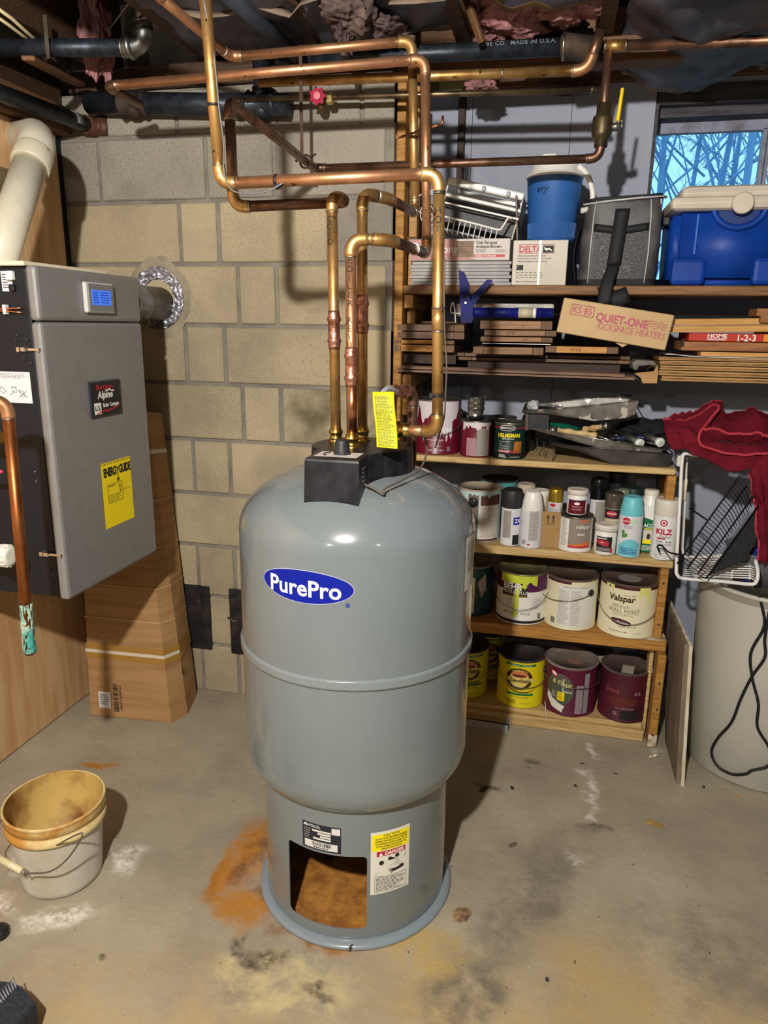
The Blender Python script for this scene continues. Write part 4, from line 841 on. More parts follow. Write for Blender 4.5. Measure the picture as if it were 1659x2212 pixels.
# ================================================================ TALL CARDBOARD CARTON
bx = thing('carton', 'tall narrow brown cardboard carton leaning in the corner under the boiler', 'box', (-1.43, 2.22, 0))
Ob = bx.location
A, B, Cc, Dd, Ee = [Vector(v) for v in ((-1.60, 2.10, .004), (-1.283, 2.128, 0), (-1.255, 2.20, .0), (-1.292, 2.343, 0.004), (-1.60, 2.33, .004))]
A2, B2, C2, D2, E2 = [Vector(v) for v in ((-1.67, 2.27, 1.125), (-1.425, 2.265, 1.125), (-1.40, 2.30, 1.12), (-1.383, 2.372, 1.11), (-1.66, 2.375, 1.125))]
lo_, hi_ = [A, B, Cc, Dd, Ee], [A2, B2, C2, D2, E2]
def ring_at(t, g=0): return [a.lerp(b, t) for a, b in zip(lo_, hi_)]
mb = MB(); segs = [0, .03, .22, .27, .47, .55, .68, .8, .9, 1]; rings_ = []
for t in segs:
    rg = ring_at(t); c_ = sum(rg, Vector())/5
    rings_.append([c_+(p-c_)*(1+.012*noise.noise(Vector((t*9, i*3, 1)))) for i, p in enumerate(rg)])
vs = sum(rings_, []); fs = [(j*5+i, j*5+(i+1) % 5, (j+1)*5+(i+1) % 5, (j+1)*5+i) for j in range(len(segs)-1) for i in range(5)]+[(0, 1, 2, 3, 4), tuple(range(len(vs)-5, len(vs)))]
cbx = obj('carton_body', mb.add(vs, fs), mat('carton_cardboard', srgb('A98458'), .8, n2=srgb('97724A'), ns=3, bump=.12, bs=10, stretch=(1, 1, 14)), bx, off=Ob)
def band(t0, t1, m_, nm, h=.0015):
    mb = MB(); r0_, r1_ = ring_at(t0), ring_at(t1); c0_, c1_ = sum(r0_, Vector())/5, sum(r1_, Vector())/5
    vs = [c0_+(p-c0_)*1.02+Vector((0, -h, 0)) for p in r0_]+[c1_+(p-c1_)*1.02+Vector((0, -h, 0)) for p in r1_]
    return obj(nm, mb.add(vs, [(i, (i+1) % 5, 5+(i+1) % 5, 5+i) for i in range(5)]), m_, bx, off=Ob)
TAPE = mat('brown_tape', srgb('A07838'), .3)
band(.195, .245, TAPE, 'brown_tape'); band(.215, .226, mat('white_strap', srgb('CFC4B0'), .4), 'white_strap', .003); band(.87, .884, mat('white_strap', srgb('CFC4B0')), 'white_strap', .003)
for t in (.33, .44, .57, .72): band(t, t+.003, mat('fold_crease', srgb('C8A478'), .7), 'fold_crease', .0012)
FA = lambda u, v, h=0: (lambda p: p+Vector((0, -h-.003, 0)))(A.lerp(B, u).lerp(A2.lerp(B2, u), v))
cl_ = obj('shipping_label', MB().add([FA(.12, .03), FA(.27, .03), FA(.27, .085), FA(.12, .085)], [(0, 1, 2, 3)]), mat('label_paper', srgb('D8D8DC')), bx, off=Ob)
obj('fine_print', greek(lambda u, v, h=0: FA(u, v, .001), .14, .04, .25, .078, 5, fill=.35), INK, cl_, off=Ob)
mb = MB(); v = .022
while v < .115:
    hh = random.choice((.0012, .0022, .0035)); mb.add([FA(.31, v), FA(.37, v), FA(.37, v+hh), FA(.31, v+hh)], [(0, 1, 2, 3)]); v += hh+random.choice((.0015, .003))
obj('barcode', mb, INK, bx, off=Ob)
txt(lambda u, v, h=0: FA(.40-v/.3, .07+u/1.15, .001), '0464-02600026S', .014, 0, 0, INK, bx, off=Ob)
FBc = lambda u, v, h=0: (lambda p: p+(Vector((.9, -.4, 0)).normalized())*(h+.003))(B.lerp(Dd, u).lerp(B2.lerp(D2, u), v))+Vector((.03, -.0, 0))*(1-abs(2*u-1))
mb = MB()
mb.tube([FBc(.35+.09*math.cos(a), .1425+.017*math.sin(a), .001) for a in [i*PI/12 for i in range(24)]], .0009, 5, closed=True)
mb.tube([FBc(.28, .152, .001), FBc(.42, .133, .001)], .0009, 5).tube([FBc(.37, .152, .001), FBc(.36, .138, .001)], .0035, 6)
obj('no_knife_mark', mb, INK, bx, off=Ob)
obj('fine_print', greek(lambda u, v, h=0: FBc(u, v, .001), .2, .03, .55, .075, 8, fill=.22, wmin=.4), flat('faint_brown_print', srgb('7A5C3C'), .8), bx, off=Ob)
# ================================================================ BUCKET
bk = thing('bucket', 'dirty white plastic bucket with rust stained rim and brown water', 'bucket', (-1.186, 1.382, 0))
BUCK = mat('dirty_bucket_plastic', srgb('CECAC2'), .5, n2=srgb('AFA286'), ns=6, bump=.15, bs=20, stretch=(1, 1, .5), lo=.45, hi=.75, speck=srgb('7A6A50'), spk=.72, sps=50)
RIMS = mat('rust_stained_plastic', srgb('DCC890'), .5, n2=srgb('C08A40'), ns=10, lo=.45, hi=.6, bump=.15, bs=30)
obj('bucket_body', MB().lathe([(.094, .002), (.0985, .006), (.100, .02), (.1135, .172)], 64, caps=False).lathe([(.0, .003), (.094, .002)], 64, caps=False), BUCK, bk)
obj('bucket_rim', MB().lathe([(.1135, .17), (.1225, .172), (.1235, .178), (.1235, .190), (.1185, .192), (.1185, .200), (.1225, .202), (.1225, .216), (.1225, .222), (.1245, .224), (.1245, .229), (.1225, .2315), (.119, .230)], 64, caps=False), RIMS, bk, label='rust stained ribbed rim')
ins_ = mat('rusty_bucket_inside', srgb('C8A860'), .55, n2=srgb('7A4E20'), ns=7, lo=.42, hi=.62, bump=.1, bs=20)
obj('inner_wall', MB().lathe([(.119, .230), (.115, .19), (.096, .01), (0, .01)], 64, caps=False), ins_, bk, label='orange brown stained inside')
obj('sludge_water', MB().lathe([(0, .052), (.098, .052)], 48, caps=False), mat('murky_water', srgb('4A3420'), .12, n2=srgb('2E2014'), ns=12), bk)
ha = at(183, 1780, Y=1.31)-bk.location
pr_ = Vector((.118, -.03, .183)); pl_ = Vector((-.118, -.035, .183)); g1_ = at(48, 1882, Y=1.235)-bk.location; g0_ = at(0, 1855, Y=1.24)-bk.location
pr_ = Vector((.075, -.098, .181)); 
hw_ = smooth_path([pr_, at(178, 1800, Y=1.262)-bk.location, at(150, 1850, Y=1.25)-bk.location, at(110, 1882, Y=1.24)-bk.location, at(62, 1887, Y=1.235)-bk.location, at(55, 1892, Y=1.235)-bk.location, g1_, g0_, at(-30, 1815, Y=1.27)-bk.location, Vector((-.122, -.02, .185))], 5)
obj('bail_handle', MB().tube(hw_, .0021, 8), WIRE, bk)
obj('handle_grip', MB().tube([g1_, g1_.lerp(g0_, .05), g1_.lerp(g0_, .48), g1_.lerp(g0_, .5), g1_.lerp(g0_, .52), g0_+(g0_-g1_)*.3], [.0075, .0085, .0085, .0095, .0085, .0085], 16), mat('cream_grip', srgb('D8D0A8'), .45), bk)
obj('handle_ear', MB().box((-.012, -.004, -.012), (.012, .006, .012), bev=.003, M=Matrix.Translation(pr_+Vector((-.003, .004, .002))) @ Matrix.Rotation(math.radians(38), 4, 'Z')), RIMS, bk)
# ================================================================ SMALL THINGS ON THE FLOOR AND WALL
def cleanout(x0, x1, z0, z1, lb, hinge):
    t = thing('cleanout_door', lb, 'door', ((x0+x1)/2, WY, z0)); y = WY-.004; o = t.location
    IR = mat('black_cast_iron', srgb('1C1E26'), .6, .3, n2=srgb('3A342E'), ns=16, bump=.3, bs=60)
    obj('door_frame', MB().box((x0, y-.006, z0), (x1, WY+.004, z1), bev=.003), IR, t, off=o)
    dl = obj('door_leaf', MB().box((x0+.012, y-.012, z0+.03), (x1-.032 if hinge == 'r' else x1-.01, y-.006, z1-.026), bev=.002), mat('rusty_cast_iron', srgb('221E22'), .65, .3, n2=srgb('4A3E34'), ns=14, lo=.5, hi=.7, bump=.3, bs=60), t, off=o)
    if hinge == 'r':
        for z in (z0+.075, z1-.075): obj('hinge', MB().box((x1-.036, y-.014, z-.02), (x1-.026, y-.005, z+.02), bev=.002), IR, t, off=o)
    else:
        obj('latch_hook', MB().tube([(x0-.003, y-.014, z0+.155), (x0+.012, y-.017, z0+.152), (x0+.022, y-.02, z0+.142), (x0+.04, y-.014, z0+.148)], .0035, 8), DGALV, t, off=o)
cleanout(-1.375, -1.237, .182, .446, 'black iron cleanout door low on the wall beside the carton', 'r')
cleanout(-1.155, -1.02, .178, .446, 'black iron cleanout door with latch hook, half behind the tank', 'l')
# galvanised track end on the floor
tr = thing('metal_track', 'short end of galvanised steel track on the floor beside the tank', 'track', at(1090, 1575, Z=0))
GALV2 = mat('bright_track_metal', srgb('B8B8BA'), .4, .4)
a1 = at(1097, 1582, Z=0)-tr.location; L_ = Vector((-.4, .02, 0)); w_ = Vector((.002, .055, 0)); z_ = Vector((0, 0, .028))
t_ = MB()
for p, s1, s2 in ((a1, L_, z_), (a1+w_, L_, z_), (a1, L_, w_)):
    t_.prism([p, p+s1, p+s1+s2, p+s2], (s1.cross(s2)).normalized()*.0012)
obj('track_channel', t_, GALV2, tr)
def crumb(px, py, s_, m_, lb, cat, seed, nm):
    p = at(px, py, Z=0); bm = bmesh.new(); bmesh.ops.create_icosphere(bm, subdivisions=2, radius=1)
    for v in bm.verts:
        k = 1+.5*noise.noise(v.co*1.6+Vector((seed, 0, 0))); v.co = Vector((v.co.x*s_[0]*k, v.co.y*s_[1]*k, (v.co.z*k+.6)*s_[2]))
    o = obj(nm, MB().bm(bm, 0, False), m_); o.location = (p.x, p.y, 0); o.rotation_euler.z = seed; tag(o, lb, cat)
LEAF = mat('dead_leaf', srgb('3A2E26'), .8); CHIP = mat('wood_chip', srgb('A8824A'), .8)
crumb(1045, 1706, (.022, .006, .004), LEAF, 'dark dead leaf on the floor right of the tank', 'leaf', 1, 'dead_leaf')
crumb(1106, 1703, (.008, .006, .004), LEAF, 'small dark curled leaf bit right of the larger leaf', 'leaf', 2, 'dead_leaf')
crumb(1243, 1698, (.007, .005, .003), LEAF, 'dark bug-like speck on the white floor crack', 'debris', 3, 'debris_bit')
crumb(1108, 1826, (.014, .008, .003), mat('brown_flake', srgb('6A5A48'), .9), 'brown flakes on the floor beyond the scratches', 'debris', 4, 'debris_bit')
crumb(1182, 2117, (.006, .004, .003), LEAF, 'tiny dark speck near the bottom of the frame', 'debris', 5, 'debris_bit')
crumb(1258, 1650, (.009, .003, .002), LEAF, 'dark sliver above the white floor crack', 'debris', .3, 'debris_bit')
crumb(1330, 1672, (.008, .002, .002), LEAF, 'thin dark splinter right of the white floor crack', 'debris', -.5, 'debris_bit')
crumb(998, 1975, (.022, .028, .002), mat('flaky_rust_patch', srgb('9A7A5A'), .95, n2=srgb('5E4632'), ns=90), 'flaky brown patch beside the tank flange', 'debris', 6, 'debris_bit')
crumb(760, 2051, (.010, .006, .008), LEAF, 'dark dried bug stuck to the front of the tank flange', 'debris', 7, 'debris_bit')
crumb(1520, 1701, (.006, .004, .004), LEAF, 'dark lump on the floor before the barrel', 'debris', 8, 'debris_bit')
crumb(1595, 1719, (.010, .003, .003), CHIP, 'small tan stick on the floor before the barrel', 'debris', -.4, 'debris_bit')
o = obj('wood_chip', MB().box((-.024, -.012, 0), (.022, .011, .003), bev=.001), mat('wood_chip_tan', srgb('B4925C'), .8, n2=srgb('8A6634'), ns=30, stretch=(1, 10, 1))); p = at(1414, 1780, Z=0); o.location = (p.x, p.y, .0003); o.rotation_euler.z = -.3; tag(o, 'flat tan wood chip lying on the floor at right', 'wood chip')
an = thing('wall_anchor', 'small white plastic wall anchor on the floor beside the shelf foot', 'anchor', (*at(1411, 1636, Z=0).xy, .006), rz=.6)
obj('anchor_body', MB().tube([(-.018, 0, 0), (-.012, 0, 0), (-.01, 0, 0), (0, 0, 0), (.002, 0, 0), (.01, 0, 0), (.012, 0, 0), (.02, 0, 0)], [.002, .0035, .0025, .0025, .0055, .0055, .004, .006], 10), mat('ivory_plastic', srgb('D8CDB0'), .5), an)
# fabric tool bag at the lower left corner
tb = thing('fabric_bag', 'corner of a dark woven bag with white stitched letters at lower left', 'bag', (-1.08, .93, 0))
FAB = mat('navy_woven_fabric', srgb('22252F'), .85, n2=srgb('31343E'), ns=120, bump=.5, bs=300)
tp_ = [at(x, y, Z=.08) for x, y in ((-90, 2122), (0, 2119), (26, 2122), (46, 2130), (58, 2142), (78, 2166), (60, 2186), (36, 2214), (-10, 2262), (-110, 2240))]
cen = sum(tp_, Vector())/len(tp_); o_ = tb.location; vs = []
for z, k in ((.001, .93), (.03, .99), (.066, 1.0), (.078, .985), (.083, .94)): vs += [Vector((cen.x+(p.x-cen.x)*k, cen.y+(p.y-cen.y)*k, z)) for p in tp_]
n = len(tp_); mb = MB().add(vs, [(j_*n+i, j_*n+(i+1) % n, (j_+1)*n+(i+1) % n, (j_+1)*n+i) for j_ in range(4) for i in range(n)]+[tuple(range(4*n, 5*n))], 0, False)
obj('bag_body', mb, FAB, tb, off=o_)
sm = MB()
for i in range(9):
    a, b2 = at(-6+i*5.0, 2176-i*5.4, Z=.0845), at(-17+i*5.6, 2163-i*6.4, Z=.0845); sm.tube([a, b2], .0016, 5)
obj('white_stitching', sm, mat('stitch_white', srgb('8E909A'), .8), tb, off=o_)
o = obj('rubber_foot', MB().lathe([(.02, 0), (.026, .006), (.024, .018), (.012, .024), (0, .025)], 20), BLACK); o.location = (*at(-4, 2022, Z=0).xy, 0); tag(o, 'black rubber knob just entering the frame at lower left', 'foot')
# ================================================================ SHELVING UNIT IN THE RECESS
su = thing('shelving_unit', 'rough pine shelving unit filling the recess beside the block wall', 'shelves', (-.05, 2.6, 0))
O2 = su.location
def sp(name, a, b, m_=PINE, bev=.0025): return obj(name, MB().box(a, b, bev=bev), m_, su, off=O2)
YF = 2.43
sp('post', (-.536, YF, .0), (-.507, YF+.065, 2.168), PINEO); sp('post', (-.536, 2.76, 0), (-.50, 2.82, 2.168), PINE); sp('post', (-.505, YF+.07, 1.28), (-.478, YF+.11, 2.168), PINE)
def board(x0, x1, z0, z1, y0=YF, y1=2.80, m_=PINE, wave=0):
    mb = MB(); n = 10
    return sp('shelf_board', (x0, y0, z0), (x1, y1, z1), m_, .003)
DKW = wood('old_brown_shelf', '86603A', '5E4026')
board(-.506, 1.5, 1.532, 1.560, m_=DKW); board(-.50, 1.5, 1.272, 1.290, 2.445, m_=wood('dark_shelf_wood', '2A2422', '1A1616'))  # second board much darker than the other boards
board(-.506, .405, .974, .995, m_=PINEL); board(-.506, .432, .658, .687, m_=PINEL); board(-.506, .441, .355, .395, m_=PINEO); board(-.506, .395, .042, .062, y0=2.445, m_=PINEL)
sp('bottom_rail', (-.506, 2.432, .001), (.402, 2.47, .041), PINEL)
for z0, z1 in ((1.487, 1.531), (1.225, 1.271)): sp('cleat', (-.505, YF+.015, z0), (-.474, 2.8, z1), PINE)
sp('cleat', (-.505, 2.47, 1.665), (-.47, 2.8, 1.715), SDL); sp('cleat', (-.505, 2.45, 1.13), (-.478, 2.52, 1.22), PINEO)
sp('post', (.385, 2.45, .688), (.413, 2.50, .973), PINEO); sp('post', (.397, 2.445, .396), (.424, 2.50, .657), PINEO)
sp('post', (.414, 2.405, .001), (.442, 2.47, .354), PINEO); sp('post', (.398, 2.475, .001), (.412, 2.53, .354), PINEL)
sp('post', (.405, 2.76, .0), (.44, 2.82, .973), DKW)
for x, z in ((.428, .25), (.43, .15), (.426, .05), (.41, .60), (.41, .45)): obj('nail_head', MB().tube([(x, 2.4445 if z > .3 else 2.4045, z), (x, 2.44 if z > .3 else 2.4, z)], .0035, 8), flat('nail', srgb('3A2E24'), .6), su, off=O2)
sp('whitewash_patch', (.33, 2.4285, .3955), (.44, 2.50, .3975), mat('white_crust', srgb('D8D0C0'), .9, n2=srgb('9A7A50'), ns=30)); sp('whitewash_patch', (.413, 2.4035, .002), (.443, 2.41, .05), mat('white_crust', srgb('D8D0C0')))
# ---------------------------------------------------------------- cans
def face_a(x, y): return math.atan2(-y, -x)
def canpos(xl, xr, yb, Yc):
    p = at((xl+xr)/2, yb, Y=Yc); R = (xr-xl)/2*depth(p)/F*.985; return p.x, R
def can(name, lb, xl, xr, yb, Yc, z, H, side, lidm=None, cat='can', group=None, bail=None, lip=True, turn=0., bail_rot=0, ears=True, xoff=0, R=None, swing=.1):
    x, R_ = canpos(xl, xr, yb, Yc); R = R or R_; x += xoff
    t = thing(name, lb, cat, (x, Yc, z), group=group); RM = STEEL
    obj('can_body', MB().lathe([(R-.003, .001), (R*1.01, .001), (R*1.015, .004), (R, .006), (R, H-.006)], 48, caps=False).lathe([(0, .0012), (R-.003, .0012)], 48, caps=False), side, t)
    obj('rim', MB().lathe([(R, H-.007), (R*1.02, H-.004), (R*1.02, H-.001), (R*1.0, H), (R*.955, H-.001), (R*.945, H-.006)], 48, caps=False), RM if lidm is None else lidm, t)
    obj('lid', MB().lathe([(R*.95, H-.008), (R*.93, H-.002), (R*.89, H-.001), (R*.875, H-.005), (0, H-.0055)], 48, caps=False), lidm or STEEL, t)
    a = face_a(x, Yc)+turn; S_ = cyls((0, 0, 0), R, a)
    if bail is not None:
        zb = H*.74; br = a+bail_rot; ea = [Vector((R*1.02*math.cos(br+s*PI/2), R*1.02*math.sin(br+s*PI/2), zb)) for s in (-1, 1)]
        if ears:
            for e_ in ea:
                n_ = Vector((e_.x, e_.y, 0)).normalized(); obj('handle_ear', MB().tube([e_-n_*.004, e_+n_*.001, e_+n_*.004, e_+n_*.007], [.013, .013, .009, .003], 16), BLACK, t)
        drop = bail; pts = []
        for i in range(19):
            s = -1+2*i/18; th = s*PI/2; rr = R*1.06+swing*R*math.cos(th)
            pts.append(Vector((rr*math.cos(br+th), rr*math.sin(br+th), zb-drop*math.cos(th)**1.0)))
        obj('bail_handle', MB().tube(pts, .0014, 6), WIRE, t)
    return t, S_, R
def wrapfull(t, S_, R, z0, z1, m_, nm='label', h=.0004, a=PI):
    return obj(nm, rect(S_, -R*a, z0, R*a, z1, h, 60), m_, t)
def drips(S_, u0, u1, vtop, base, amp, seed, m_, t, h=.0009, nm='paint_drips', n=40, f=60, keep=None):
    def lo(u): return min(vtop-.001, base-amp*abs(noise.noise(Vector((u*f, seed, 0))))-amp*.5*noise.noise(Vector((u*f*2.7, seed, 3))))
    return obj(nm, cols(S_, u0, u1, lo, lambda u: vtop, n, h), m_, t)
WL = flat('white_can_label', srgb('DCDAD2'), .45); CRM = mat('cream_can_label', srgb('DDD5B4'), .45); MAR = mat('maroon_can_paint', srgb('661026'), .35); DMAR = mat('dark_maroon_paint', srgb('4E1626'), .45, n2=srgb('3A1420'), ns=10)
LGT = flat('pale_paint', srgb('D4CCD2'), .5); BRL = mat('brown_dusty_lid', srgb('5E4C40'), .75, n2=srgb('4A3A32'), ns=14); DARKC = flat('dark_can_metal', srgb('2A2A2C'), .4)
# --- shelf 3
Z3, Z4, Z5, ZB = .9952, .6872, .3952, .0622
t, s, R = can('paint_can', 'large maroon paint can with white drips behind the hot pipe elbow', 893, 993, 980, 2.535, Z3, .19, MAR, bail=.07, turn=.0)
drips(s, -.085, .085, .184, .150, .06, 3.3, LGT, t, f=28); drips(s, .01, .055, .186, .075, .05, 9.1, LGT, t, f=70)
obj('paint_smear', poly(s, [(.028, .09), (.037, .09), (.036, .05), (.031, .045)], .001), LGT, t)
txt(s, 'PREMIUM', .021, .0, .088, WINK, t, h=.0014, bold=.02, sx=1.15); txt(s, 'DURABLE & WASHABLE', .006, -.005, .052, WINK, t, h=.0014, sx=.9)
obj('fine_print', greek(s, -.025, .028, .02, .048, 4, h=.0012), flat('pink_print', srgb('C89AA0'), .5), t); txt(s, '124 FL OZ / 3.66 L', .008, -.005, .016, WINK, t, h=.0012)
obj('round_seal', ell(s, -.045, .052, .008, .006, .0011), GINK, t); obj('small_square', rect(s, .035, .012, .047, .028, .0011), GINK, t)
t, s, R = can('paint_can', 'quart maroon can with grey back label, carrying small tin pails', 993, 1063, 982, 2.50, Z3, .124, MAR)
drips(s, -.055, .055, .119, .108, .03, 5.3, LGT, t, f=50)
obj('grey_label', rect(s, .0, .005, .047, .10, .0008), flat('grey_text_label', srgb('9C9890'), .6), t); obj('fine_print', greek(s, .002, .008, .045, .096, 20, h=.001, fill=.35), GINK, t)
obj('pink_panel', rect(s, -.036, .005, -.002, .066, .0008), flat('mauve_panel', srgb('A8808A'), .5), t)
pz = Z3+.1245
for k in range(3):
    x, _ = canpos(1007, 1048, 900, 2.50); z = pz+k*.017
    tp = thing('tin_pail', ['small tin pail at the bottom of the stack on the maroon quart can', 'small tin pail in the middle of the stack on the maroon quart can', 'small tin pail topmost of the stack on the maroon quart can'][k], 'pail', (x, 2.50, z), group='nested tin pails on the maroon quart can')
    obj('pail_body', MB().lathe([(0, .001), (.0225, .001), (.0245, .012), (.025, .0125), (.0245, .013), (.029, .038), (.0305, .039), (.0305, .041), (.0285, .040), (.0225, .003), (0, .003)], 28, caps=False), mat('bright_tin', srgb('A8A8A0'), .3, .9, n2=srgb('787870'), ns=30), tp)
    if k == 2:
        for sgn in (-1, 1): obj('ear', MB().box((sgn*.0285, -.003, .035), (sgn*.031, .003, .050), bev=.0008), GALV, tp)
def minwax(lb, xl, xr, yb, Yc, big):
    GRN = mat('dark_green_can', srgb('10302A'), .35); t, s, R = can('stain_can', lb, xl, xr, yb, Yc, Z3, .124, GRN)
    obj('black_band', rect(s, -R*PI, .003, R*PI, .022, .0006, 50), BLACKM, t); obj('red_stripe', rect(s, -R*PI, .1055, R*PI, .1095, .0007, 50), RINK, t)
    obj('name_plaque', ell(s, -.008, .107, .026, .0095, .0011, 24, p=3), WINK, t); obj('name_plaque_face', ell(s, -.008, .107, .0245, .0082, .0014, 24, p=3), BLACKM, t)
    txt(s, 'MINWAX', .0105, -.008, .107, WINK, t, h=.0018, bold=.01)
    if big:
        txt(s, 'HELMSMAN', .0185, -.002, .082, YINK, t, h=.0016, bold=.035, sx=.80); txt(s, 'SPAR URETHANE', .0052, -.004, .0705, WINK, t, h=.0014, bold=.02)
        for i, ss in enumerate(('Protective Finish for', 'Clear', 'Wood surfaces', 'Exterior Doors')): txt(s, ss, .0046, -.034, .061-i*.0075, WINK, t, h=.0014, align='LEFT')
        obj('door_picture', rect(s, .016, .022, .044, .062, .0012), mat('door_picture_wood', srgb('C8792A'), .5, n2=srgb('7A4414'), ns=50, stretch=(6, 6, 1)), t)
        obj('red_wedge', poly(s, [(-.034, .033), (-.034, .024), (.015, .0245), (.04, .022), (.03, .0265), (0, .031)], .0013), RINK, t); txt(s, 'CLEAR GLOSS', .0062, -.018, .0285, WINK, t, h=.0017, bold=.02)
        obj('fine_print', greek(s, -.034, .006, -.005, .018, 3, h=.001), WINK, t); txt(s, '32 FL OZ (946 mL)', .0045, .022, .009, WINK, t, h=.001)
minwax('quart green varnish can with yellow lettering on the third shelf', 1063, 1133, 987, 2.49, 1); minwax('dark stain can half hidden behind the green varnish can', 1050, 1112, 968, 2.62, 0)
t, s, R = can('paint_can', 'small silver topped can behind the stack of tin pails', 995, 1030, 965, 2.66, Z3, .12, DARKC)
t = thing('bottle', 'black bottle with dark cap behind the tray at shelf back', 'bottle', (at(1142, 900, Y=2.66).x, 2.66, Z3))
obj('bottle_body', MB().lathe([(.026, .001), (.028, .004), (.028, .10), (.02, .125), (.012, .135), (.012, .15)], 24), BLACK, t); obj('cap', MB().lathe([(.014, .15), (.014, .168), (.012, .17), (0, .17)], 16, caps=False), flat('dark_cap', srgb('24242C'), .4), t)
tb_ = thing('plastic_wrap', 'crumpled clear plastic bag bit behind the upper paint tray', 'bag', at(1153, 878, Y=2.6))
bmx = bmesh.new(); bmesh.ops.create_icosphere(bmx, subdivisions=3, radius=.022)
for v in bmx.verts: v.co *= 1+.4*noise.noise(v.co*70)
obj('wrap', MB().bm(bmx), mat('grey_film', srgb('B8B8B8'), .25), tb_)
# paint trays
def tray(lb, pts, dpt, wid, m_):
    "pts: profile of the side seen from the front: top line left->right, in photo pixels at Y=front"
    (xl, yl), (xr, yr) = pts; a = at(xl, yl, Y=2.45); b = at(xr, yr, Y=2.45); t = thing('paint_tray', lb, 'paint tray', a); d = b-a; L_ = d.length; ux = d.normalized(); uy = Vector((0, 1, 0)); uz = ux.cross(uy)
    prof = [(0, .004), (L_*.2, .012), (L_*.62, dpt), (L_*.9, dpt*.98), (L_*.97, dpt*.8), (L_, .0)]
    def rad(x): return 1
    mb = MB(); rows = []
    for x, z in prof:
        rows.append((x, z))
    outer = []
    for j, (y, yi) in enumerate(((-.0, .006), (wid, wid-.006))):
        top = [ux*(x)+uy*y for x, z in prof]; bot = [ux*(min(x, L_-.012))+uy*(yi)-uz*z for x, z in prof]
        mb.add(top+bot, [(i, i+1, len(prof)+i+1, len(prof)+i) for i in range(len(prof)-1)], 0)
        outer.append(bot)
    n = len(prof); mb.add(outer[0]+outer[1], [(i, i+1, n+i+1, n+i) for i in range(n-1)], 0, True)
    o = obj('tray_pan', mb, m_, t, solid=.0012)
    rimp = [uy*0, ux*L_*.97, ux*L_+uy*.03, ux*L_+uy*(wid-.03), ux*L_*.97+uy*wid, uy*wid]
    obj('rolled_rim', MB().tube(rimp, .0026, 8, closed=True), m_, t); return t, ux, uy, uz, L_
TRM = mat('worn_tray_metal', srgb('86827C'), .45, .6, n2=srgb('55524E'), ns=16, speck=srgb('C8C4BC'), spk=.6, sps=26); TRD = mat('dark_tray_metal', srgb('5A5856'), .4, .7, n2=srgb('3E3C3C'), ns=14)
tA = tray('worn silver paint tray lying on top of the other trays, tilted up', ((1128, 890), (1380, 866)), .052, .24, TRM)
tB = tray('middle paint tray holding the rollers and brushes', ((1146, 925), (1440, 973)), .035, .25, TRM)
tC = tray('bottom dark paint tray overhanging the third shelf edge', ((1190, 960), (1456, 982)), .06, .26, TRD)
o = tC[0]
for px in (1194,):
    a = at(px, 965, Y=2.455)-o.location; b = at(px, 1001, Y=2.45)-o.location; obj('tray_leg', MB().tube([a, b, b+Vector((.02, 0, 0)), b+Vector((.02, .05, 0))], .0022, 6), DGALV, o)
for px, py in ((1160, 975), (1175, 985)):
    a = at(px, py-30, Y=2.52)-o.location; b = at(px, py, Y=2.50)-o.location; obj('tray_leg', MB().tube([a, b, b+Vector((.012, -.01, 0))], .0018, 6), DGALV, o)
cs = thing('cassette_box', 'thin brown edged black case standing between can and trays', 'case', at(1136, 930, Y=2.47))
p1, p2 = at(1133, 893, Y=2.47)-cs.location, at(1140, 930, Y=2.47)-cs.location
obj('case_edge', MB().box((-.004, 0, -.0), (.006, .012, .062), bev=.001), mat('brown_edge', srgb('5E4A42'), .7), cs); obj('case_body', MB().box((.006, .004, .002), (.075, .014, .060), bev=.001), BLACK, cs)
# roller handles and brushes lying in the trays
WDH = mat('raw_wood_handle', srgb('D8BC88'), .6, n2=srgb('B89460'), ns=10, stretch=(1, 8, 8))
def handle(lb, p, q, m_, ferr, fm, waves=3, r=.0125, Yp=2.47, Yq=2.5, cat='paint roller', nm='roller_handle', frame=None):
    p, q = at(*p, Y=Yp), at(*q, Y=Yq); t = thing(nm, lb, cat, p); d = (q-p); L_ = d.length; d.normalize(); pts = []; rr = []
    for i in range(25):
        u = i/24; pts.append(d*L_*u); rr.append(r*(.86+.16*math.cos(u*2*PI*waves))*(1 if 0 < i < 24 else .8))
    obj('grip', MB().tube(pts, rr, 20), m_, t)
    f0_, f1_ = (-.02, .004) if ferr == 0 else (L_-.004, L_+.018)
    obj('end_ferrule', MB().tube([d*f0_, d*f1_], r*.98, 20).tube([d*f0_, d*(f0_+(.003 if ferr == 0 else 0)+.001)], r*1.05, 20), fm, t)
    if frame: obj('frame_rod', MB().tube([d*L_]+[at(*a)-p if False else at(a[0], a[1], Y=a[2])-p for a in frame], .0035, 8), CHROME, t)
    return t
handle('wavy raw wood roller handle, lower and nearest in the trays', (1200, 930), (1288, 941), WDH, 0, CHROME, frame=[(1330, 955, 2.5), (1345, 962, 2.52)])
handle('wavy raw wood roller handle with chrome end, upper right one', (1262, 928), (1306, 921), WDH, 1, CHROME, 2, Yp=2.56, Yq=2.5)
handle('translucent green brush handle under the upper tray', (1162, 912), (1250, 927), mat('green_plastic_handle', srgb('0E5A48'), .25), 0, CHROME, 1.5, .011, Yp=2.50, Yq=2.56, cat='paint brush', nm='brush')
handle('dark blue handle lying deep in the trays', (1330, 947), (1400, 945), mat('dark_blue_plastic', srgb('1C2A52'), .4), 0, BLACK, 1, .010, Yp=2.55, Yq=2.55, cat='paint brush', nm='brush')
